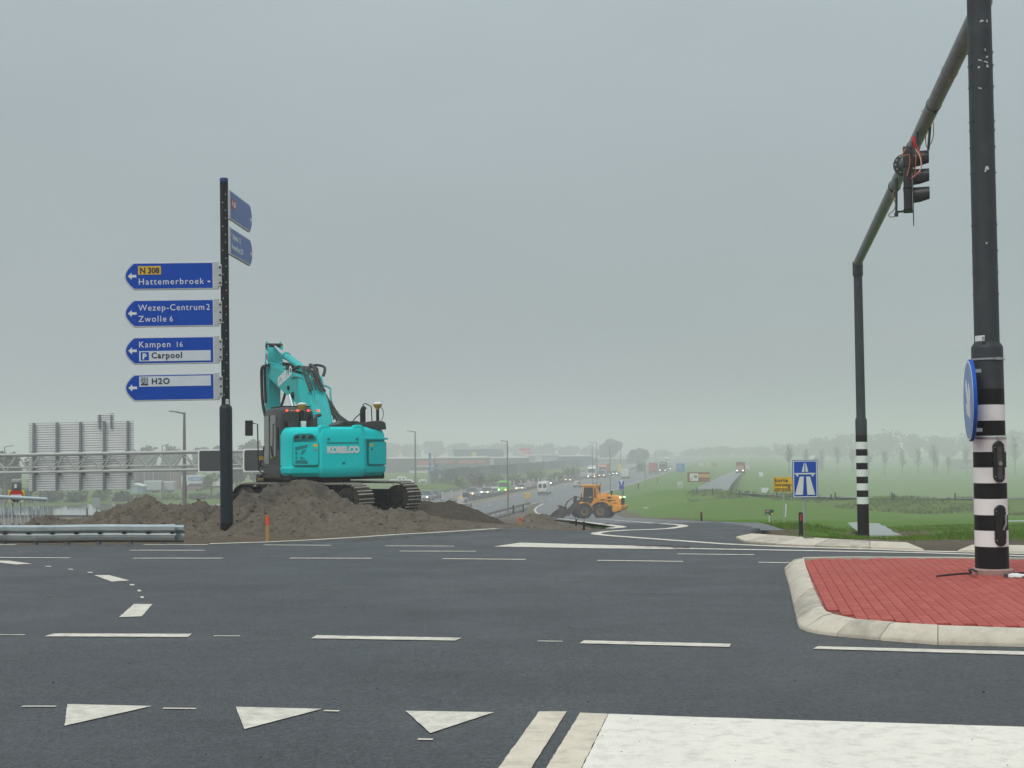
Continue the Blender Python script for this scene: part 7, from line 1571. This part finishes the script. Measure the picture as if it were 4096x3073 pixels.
# far woods that read as one mass
def wood(name, label, spec, m, seed, n=260, s=.9):
    mb = MB(); rnd = random.Random(seed)
    for (px, yt_, wpx, Y) in spec:
        p = at(px, yt_, Y); gz_ = land(p.x, Y); h = p.z - gz_; w = wpx * Y / F_PX
        leaves(mb, rnd, (p.x, Y + rnd.uniform(-8, 8), gz_ + h * .53), w / 2, w / 2, h * .47, n, s)
        mb.cyl((p.x, Y, gz_ - .5), (p.x, Y, gz_ + h * .5), .4, n=5)
    o = part(name, mb, m, kind='stuff', smooth=False); o['label'] = label; o['category'] = 'wood'
wood('far_wood', 'misty mass of trees behind the bare tree row on the right', [(820, 438, 26, 1150), (838, 434, 26, 1150), (856, 434, 24, 1150), (872, 433, 26, 1150), (892, 430, 28, 1150), (912, 433, 26, 1150), (930, 436, 22, 1150), (948, 437, 22, 1150), (968, 434, 24, 1150), (988, 432, 26, 1150), (1008, 430, 28, 1150), (1028, 431, 28, 1150), (1060, 432, 30, 1150)], M_TWIG, 5, 800, 1.5)
wood('far_wood', 'very faint trees between the side road and the motorway sign', [(690, 449, 24, 1320), (706, 447, 24, 1320), (724, 446, 24, 1300), (744, 447, 26, 1300), (764, 446, 26, 1280), (784, 444, 28, 1150), (804, 444, 26, 1240)], M_TWIG, 6, 500, 1.7)
wood('far_wood', 'pale line of trees behind the warehouses', [(390, 443, 26, 1200), (412, 444, 26, 1200), (434, 441, 24, 1210), (456, 443, 26, 1200), (478, 444, 26, 1220), (500, 443, 26, 1210), (524, 444, 26, 1220), (546, 443, 26, 1200), (568, 446, 24, 1220), (590, 446, 24, 1240), (640, 450, 24, 800), (662, 449, 24, 1320)], M_TWIG, 8, 600, 1.6)
wood('far_wood', 'trees beyond the gantry on the far left', [(150, 446, 20, 520), (172, 446, 22, 520), (196, 447, 22, 520), (214, 446, 22, 520), (240, 443, 24, 520), (262, 442, 24, 520), (280, 446, 20, 520), (130, 450, 20, 500), (110, 452, 22, 480)], M_LF, 9, 800, 1.1)
tree(611, 437, 468, 900, 28, M_TWIG, 'big rounded tree fading in the mist above the white lorry', 61, 2600, 1.0)
tree(6, 452, 512, 255, 34, M_LF, 'dark broad tree at the left edge behind the railing', 62, 1800, .4); tree(40, 456, 512, 262, 30, M_LF, 'dark tree behind the left part of the big sign', 63, 1300, .4); tree(211, 472, 500, 275, 20, M_LFG, 'small loose green tree in front of the white trailer', 64, 700, .22); tree(236, 455, 500, 300, 26, M_LF, 'grey green tree behind the signpost pole', 65, 900, .4); tree(262, 458, 500, 305, 26, M_LF, 'grey green tree left of the excavator cab', 66, 900, .4)
def shrub(px, ytop, ybase, Y, wpx, m, label, seed, n=600, s=.25): return tree(px, ytop, ybase, Y, wpx, m, label, seed, n, s, 'shrub', 'shrubs on the pond bank', trunk=False)
for k, (px, yt_, yb2, Y, wp, m_, lb) in enumerate(((-8, 484, 508, 258, 40, M_LF, 'dark shrub at the left edge of the pond bank'), (24, 486, 507.4, 258, 34, M_LF, 'dark shrub below the left end of the big sign'), (52, 489, 506.6, 257, 30, M_LF, 'dark shrub below the middle of the big sign'), (78, 490, 506, 256, 28, M_LF, 'dark shrub below the right half of the big sign'), (101, 487.4, 504.6, 257, 24, M_LFG, 'bright green shrub under the right end of the big sign'), (122, 492, 503.6, 259, 24, M_LF, 'low grey green shrub left of the shed'), (145, 494, 503, 262, 26, M_LF, 'low shrub in front of the shed'), (170, 494, 503, 265, 28, M_LFG, 'low green shrub in front of the trailers'), (200, 493, 503.6, 265, 30, M_LF, 'low shrub under the white trailer'), (226, 492, 504, 268, 26, M_LF, 'low shrub behind the signpost foot'))):
    shrub(px, yt_, yb2, Y, wp, m_, lb, 200 + k)
for k, (px, yt_, yb2, Y, wp, m_, lb) in enumerate(((443, 478, 495, 318, 22, M_LFG, 'bright green bank shrub left of the pale pole'), (460, 474.5, 494, 322, 24, M_LFG, 'largest green bank shrub above the beacons'), (476, 473, 492, 330, 20, M_TWIG, 'brown leafless bank shrub above the queue'), (494, 475, 491, 335, 20, M_LFG, 'green bank shrub left of the green van'), (516, 474, 488, 345, 22, M_TWIG, 'brown bank shrub right of the green van'), (535, 470, 486, 360, 22, M_LFG, 'green bank shrub beyond the white van'), (556, 472, 483, 380, 20, M_LFG, 'green bank shrub above the amber lamped car'), (572, 467, 481, 395, 20, M_LFG, 'green bank shrub left of the lamp post pair'))):
    tree(px, yt_, yb2, Y, wp, m_, lb, 300 + k, 500, .3, 'shrub', 'shrubs on the motorway bank', trunk=False)
# ------------------------------------------------------------------ grass blades, tracked mud and litter
def blades(name, label, spots, m, h, wdt, seed):
    rnd = random.Random(seed); mb = MB()
    for (x, y) in spots:
        z = land(x, y)
        for k in range(5):
            a = rnd.uniform(0, 6.3); r = rnd.uniform(0, .5) * h; bx, by = x + math.cos(a) * r, y + math.sin(a) * r; hh = h * rnd.uniform(.5, 1.25); l = rnd.uniform(-.5, .5) * hh; l2 = rnd.uniform(-.5, .5) * hh
            o = len(mb.v); d = rnd.uniform(0, 6.3); cx_, cy_ = math.cos(d) * wdt, math.sin(d) * wdt
            mb.v += [(bx - cx_, by - cy_, z - .02), (bx + cx_, by + cy_, z - .02), (bx + l * .5 + cx_ * .6, by + l2 * .5, z + hh * .6), (bx + l, by + l2, z + hh)]; mb.f += [(o, o + 1, o + 2), (o, o + 2, o + 3)]
    o = part(name, mb, m, kind='stuff', smooth=False); o['label'] = label; o['category'] = 'grass'
M_BLADE = leaf_mat('grass_blades', (.06, .12, .014), (.11, .20, .022), (.17, .24, .05)); M_BLADE2 = leaf_mat('rough_grass_blades', (.06, .10, .02), (.11, .165, .03), (.17, .2, .07))
rnd = random.Random(77); sp_ = []
while len(sp_) < 11000:
    y = 23.4 + 36 * rnd.random() ** 1.7; x = rnd.uniform(3.2, 34) * (y / 40 + .3)
    if x < ip(y, RLY, RRX) + .3 or pdist(x, y, WATERS[0][1]) < .35 or noise.noise((x * .5, y * .5, 8)) < -.28 or x > y * .6: continue
    if y < 25 and rnd.random() < .75: continue
    sp_.append((x, y))
blades('verge_grass', 'short bright green grass on the verge behind the pale kerb', sp_, M_BLADE, .10, .008, 5)
sp_ = []
while len(sp_) < 3200:
    x = rnd.uniform(24, 90); yy = rnd.uniform(140, 161); y = yy + bshift(x)
    if noise.noise((x * .15, y * .15, 2)) < -.1 or x > y * .42: continue
    sp_.append((x, y))
blades('bank_grass', 'coarse olive grass on the bank below the path', sp_, M_BLADE2, .3, .03, 6)
# mud tracked onto the asphalt: a thin broken film
def film(name, pts, col, seed, thr, scale, stretch=(1, 1, 1), lift=.004):
    m = bpy.data.materials.new(name); m.use_nodes = True; t = m.node_tree; b = t.nodes['Principled BSDF']; b.inputs['Roughness'].default_value = .95; b.inputs['Specular IOR Level'].default_value = .1; b.inputs['Base Color'].default_value = (*col, 1)
    g = t.nodes.new('ShaderNodeNewGeometry'); mp_ = t.nodes.new('ShaderNodeMapping'); mp_.inputs['Scale'].default_value = stretch; mp_.inputs['Location'].default_value = (seed, seed * 2, 0); mp_.inputs['Rotation'].default_value = (0, 0, R(11)); t.links.new(g.outputs['Position'], mp_.inputs[0])
    n = t.nodes.new('ShaderNodeTexNoise'); n.inputs['Scale'].default_value = scale; n.inputs['Detail'].default_value = 10; n.inputs['Roughness'].default_value = .75; t.links.new(mp_.outputs[0], n.inputs['Vector'])
    r = t.nodes.new('ShaderNodeMapRange'); r.inputs['From Min'].default_value = thr; r.inputs['From Max'].default_value = thr + .12; r.inputs['To Max'].default_value = .85; t.links.new(n.outputs[0], r.inputs[0]); t.links.new(r.outputs[0], b.inputs['Alpha'])
    P = [gnd(a, c) for a, c in pts]; mb = MB(); mb.poly([(p.x, p.y, lift) for p in P]); o = link(name, tri_mesh(mb, name), m, road, kind='stuff'); return o
film('mud_film', [(60, 546.5), (150, 547), (330, 543.6), (430, 537), (520, 531.5), (600, 533), (600, 529.8), (500, 528.6), (425, 533.0), (330, 539.2), (200, 544.6), (60, 545.2)], (.13, .11, .085), 3, .5, 2.2)
film('mud_film', [(630, 547.6), (690, 548.6), (690, 546.2), (640, 544.9)], (.035, .028, .02), 8, .48, 5, (.3, 1, 1), .009)
film('dust_film', [(300, 586), (600, 592), (600, 580), (300, 575)], (.16, .15, .13), 5, .66, 1.6, (.25, 1, 1))
film('dust_film', [(700, 600), (790, 606), (788, 580), (700, 580)], (.2, .195, .18), 6, .62, 2.6, (.5, 1, 1))
film('tyre_mark', [(150, 612), (330, 590), (420, 584), (420, 586.5), (330, 593), (150, 617)], (.2, .205, .2), 9, .55, 1.5, (.2, 1.5, 1))
film('tyre_mark', [(-10, 600), (140, 588), (320, 572), (320, 573.6), (140, 591), (-10, 604)], (.2, .205, .2), 11, .57, 1.5, (.2, 1.5, 1))
film('dust_film', [(560, 566), (1000, 574), (790, 600), (560, 590)], (.15, .152, .15), 13, .64, 1.2, (.2, 1, 1))
# asphalt seams and a few scraps on the road
M_SEAM = mat('asphalt_seam', (.012, .012, .013), .7)
for P in ([(300, 590.5), (480, 592.5), (620, 594.2), (781, 596.2)], [(-20, 583), (60, 583.5)],):
    o = mark_line([(a, b) for a, b in P], .012, M_SEAM); o.name = 'asphalt_seam'
rnd = random.Random(12); mb = MB()
for _ in range(260):
    px = rnd.uniform(0, 1024); py = 545 + 222 * rnd.random() ** 1.4; p = gnd(px, py); r = rnd.uniform(.0015, .004) * (1.5 if rnd.random() < .1 else 1)
    if inside(p.x, p.y, isl_poly): continue
    mb.box((p.x, p.y, .004 + r * .4), (r * 2, r * 1.6, r), (0, 0, rnd.uniform(0, 3)))
o = part('grit', mb, mat('grit_dark', (.03, .028, .026), .9, var=.6, scale=4), road, kind='stuff', smooth=False)
# black edge of the fresh asphalt layer where it meets the verge
P = [gnd(754.6, 528.4), gnd(750.5, 532.6), gnd(742.5, 536.2), gnd(736, 538.6)]
mb = MB(); mb.loft([[(p.x, p.y, .002), (p.x + .1, p.y + .02, .0), (p.x + .16, p.y + .03, -.12), (p.x, p.y, -.12)] for p in P]); part('asphalt_edge', mb, M_SEAM, road)
# ------------------------------------------------------------------ the misty air
hz = bpy.data.materials.new('mist'); hz.use_nodes = True; t = hz.node_tree; t.nodes.clear()
o_ = t.nodes.new('ShaderNodeOutputMaterial'); pv = t.nodes.new('ShaderNodeVolumePrincipled')
pv.inputs['Color'].default_value = (.985, .985, .99, 1); pv.inputs['Density'].default_value = .00145; pv.inputs['Anisotropy'].default_value = .1
t.links.new(pv.outputs[0], o_.inputs['Volume'])
mb = MB(); mb.bb(-2700, 2700, -60, 4300, -16, 30)
link('haze', mb.mesh('haze', smooth=False), hz, kind='stuff')
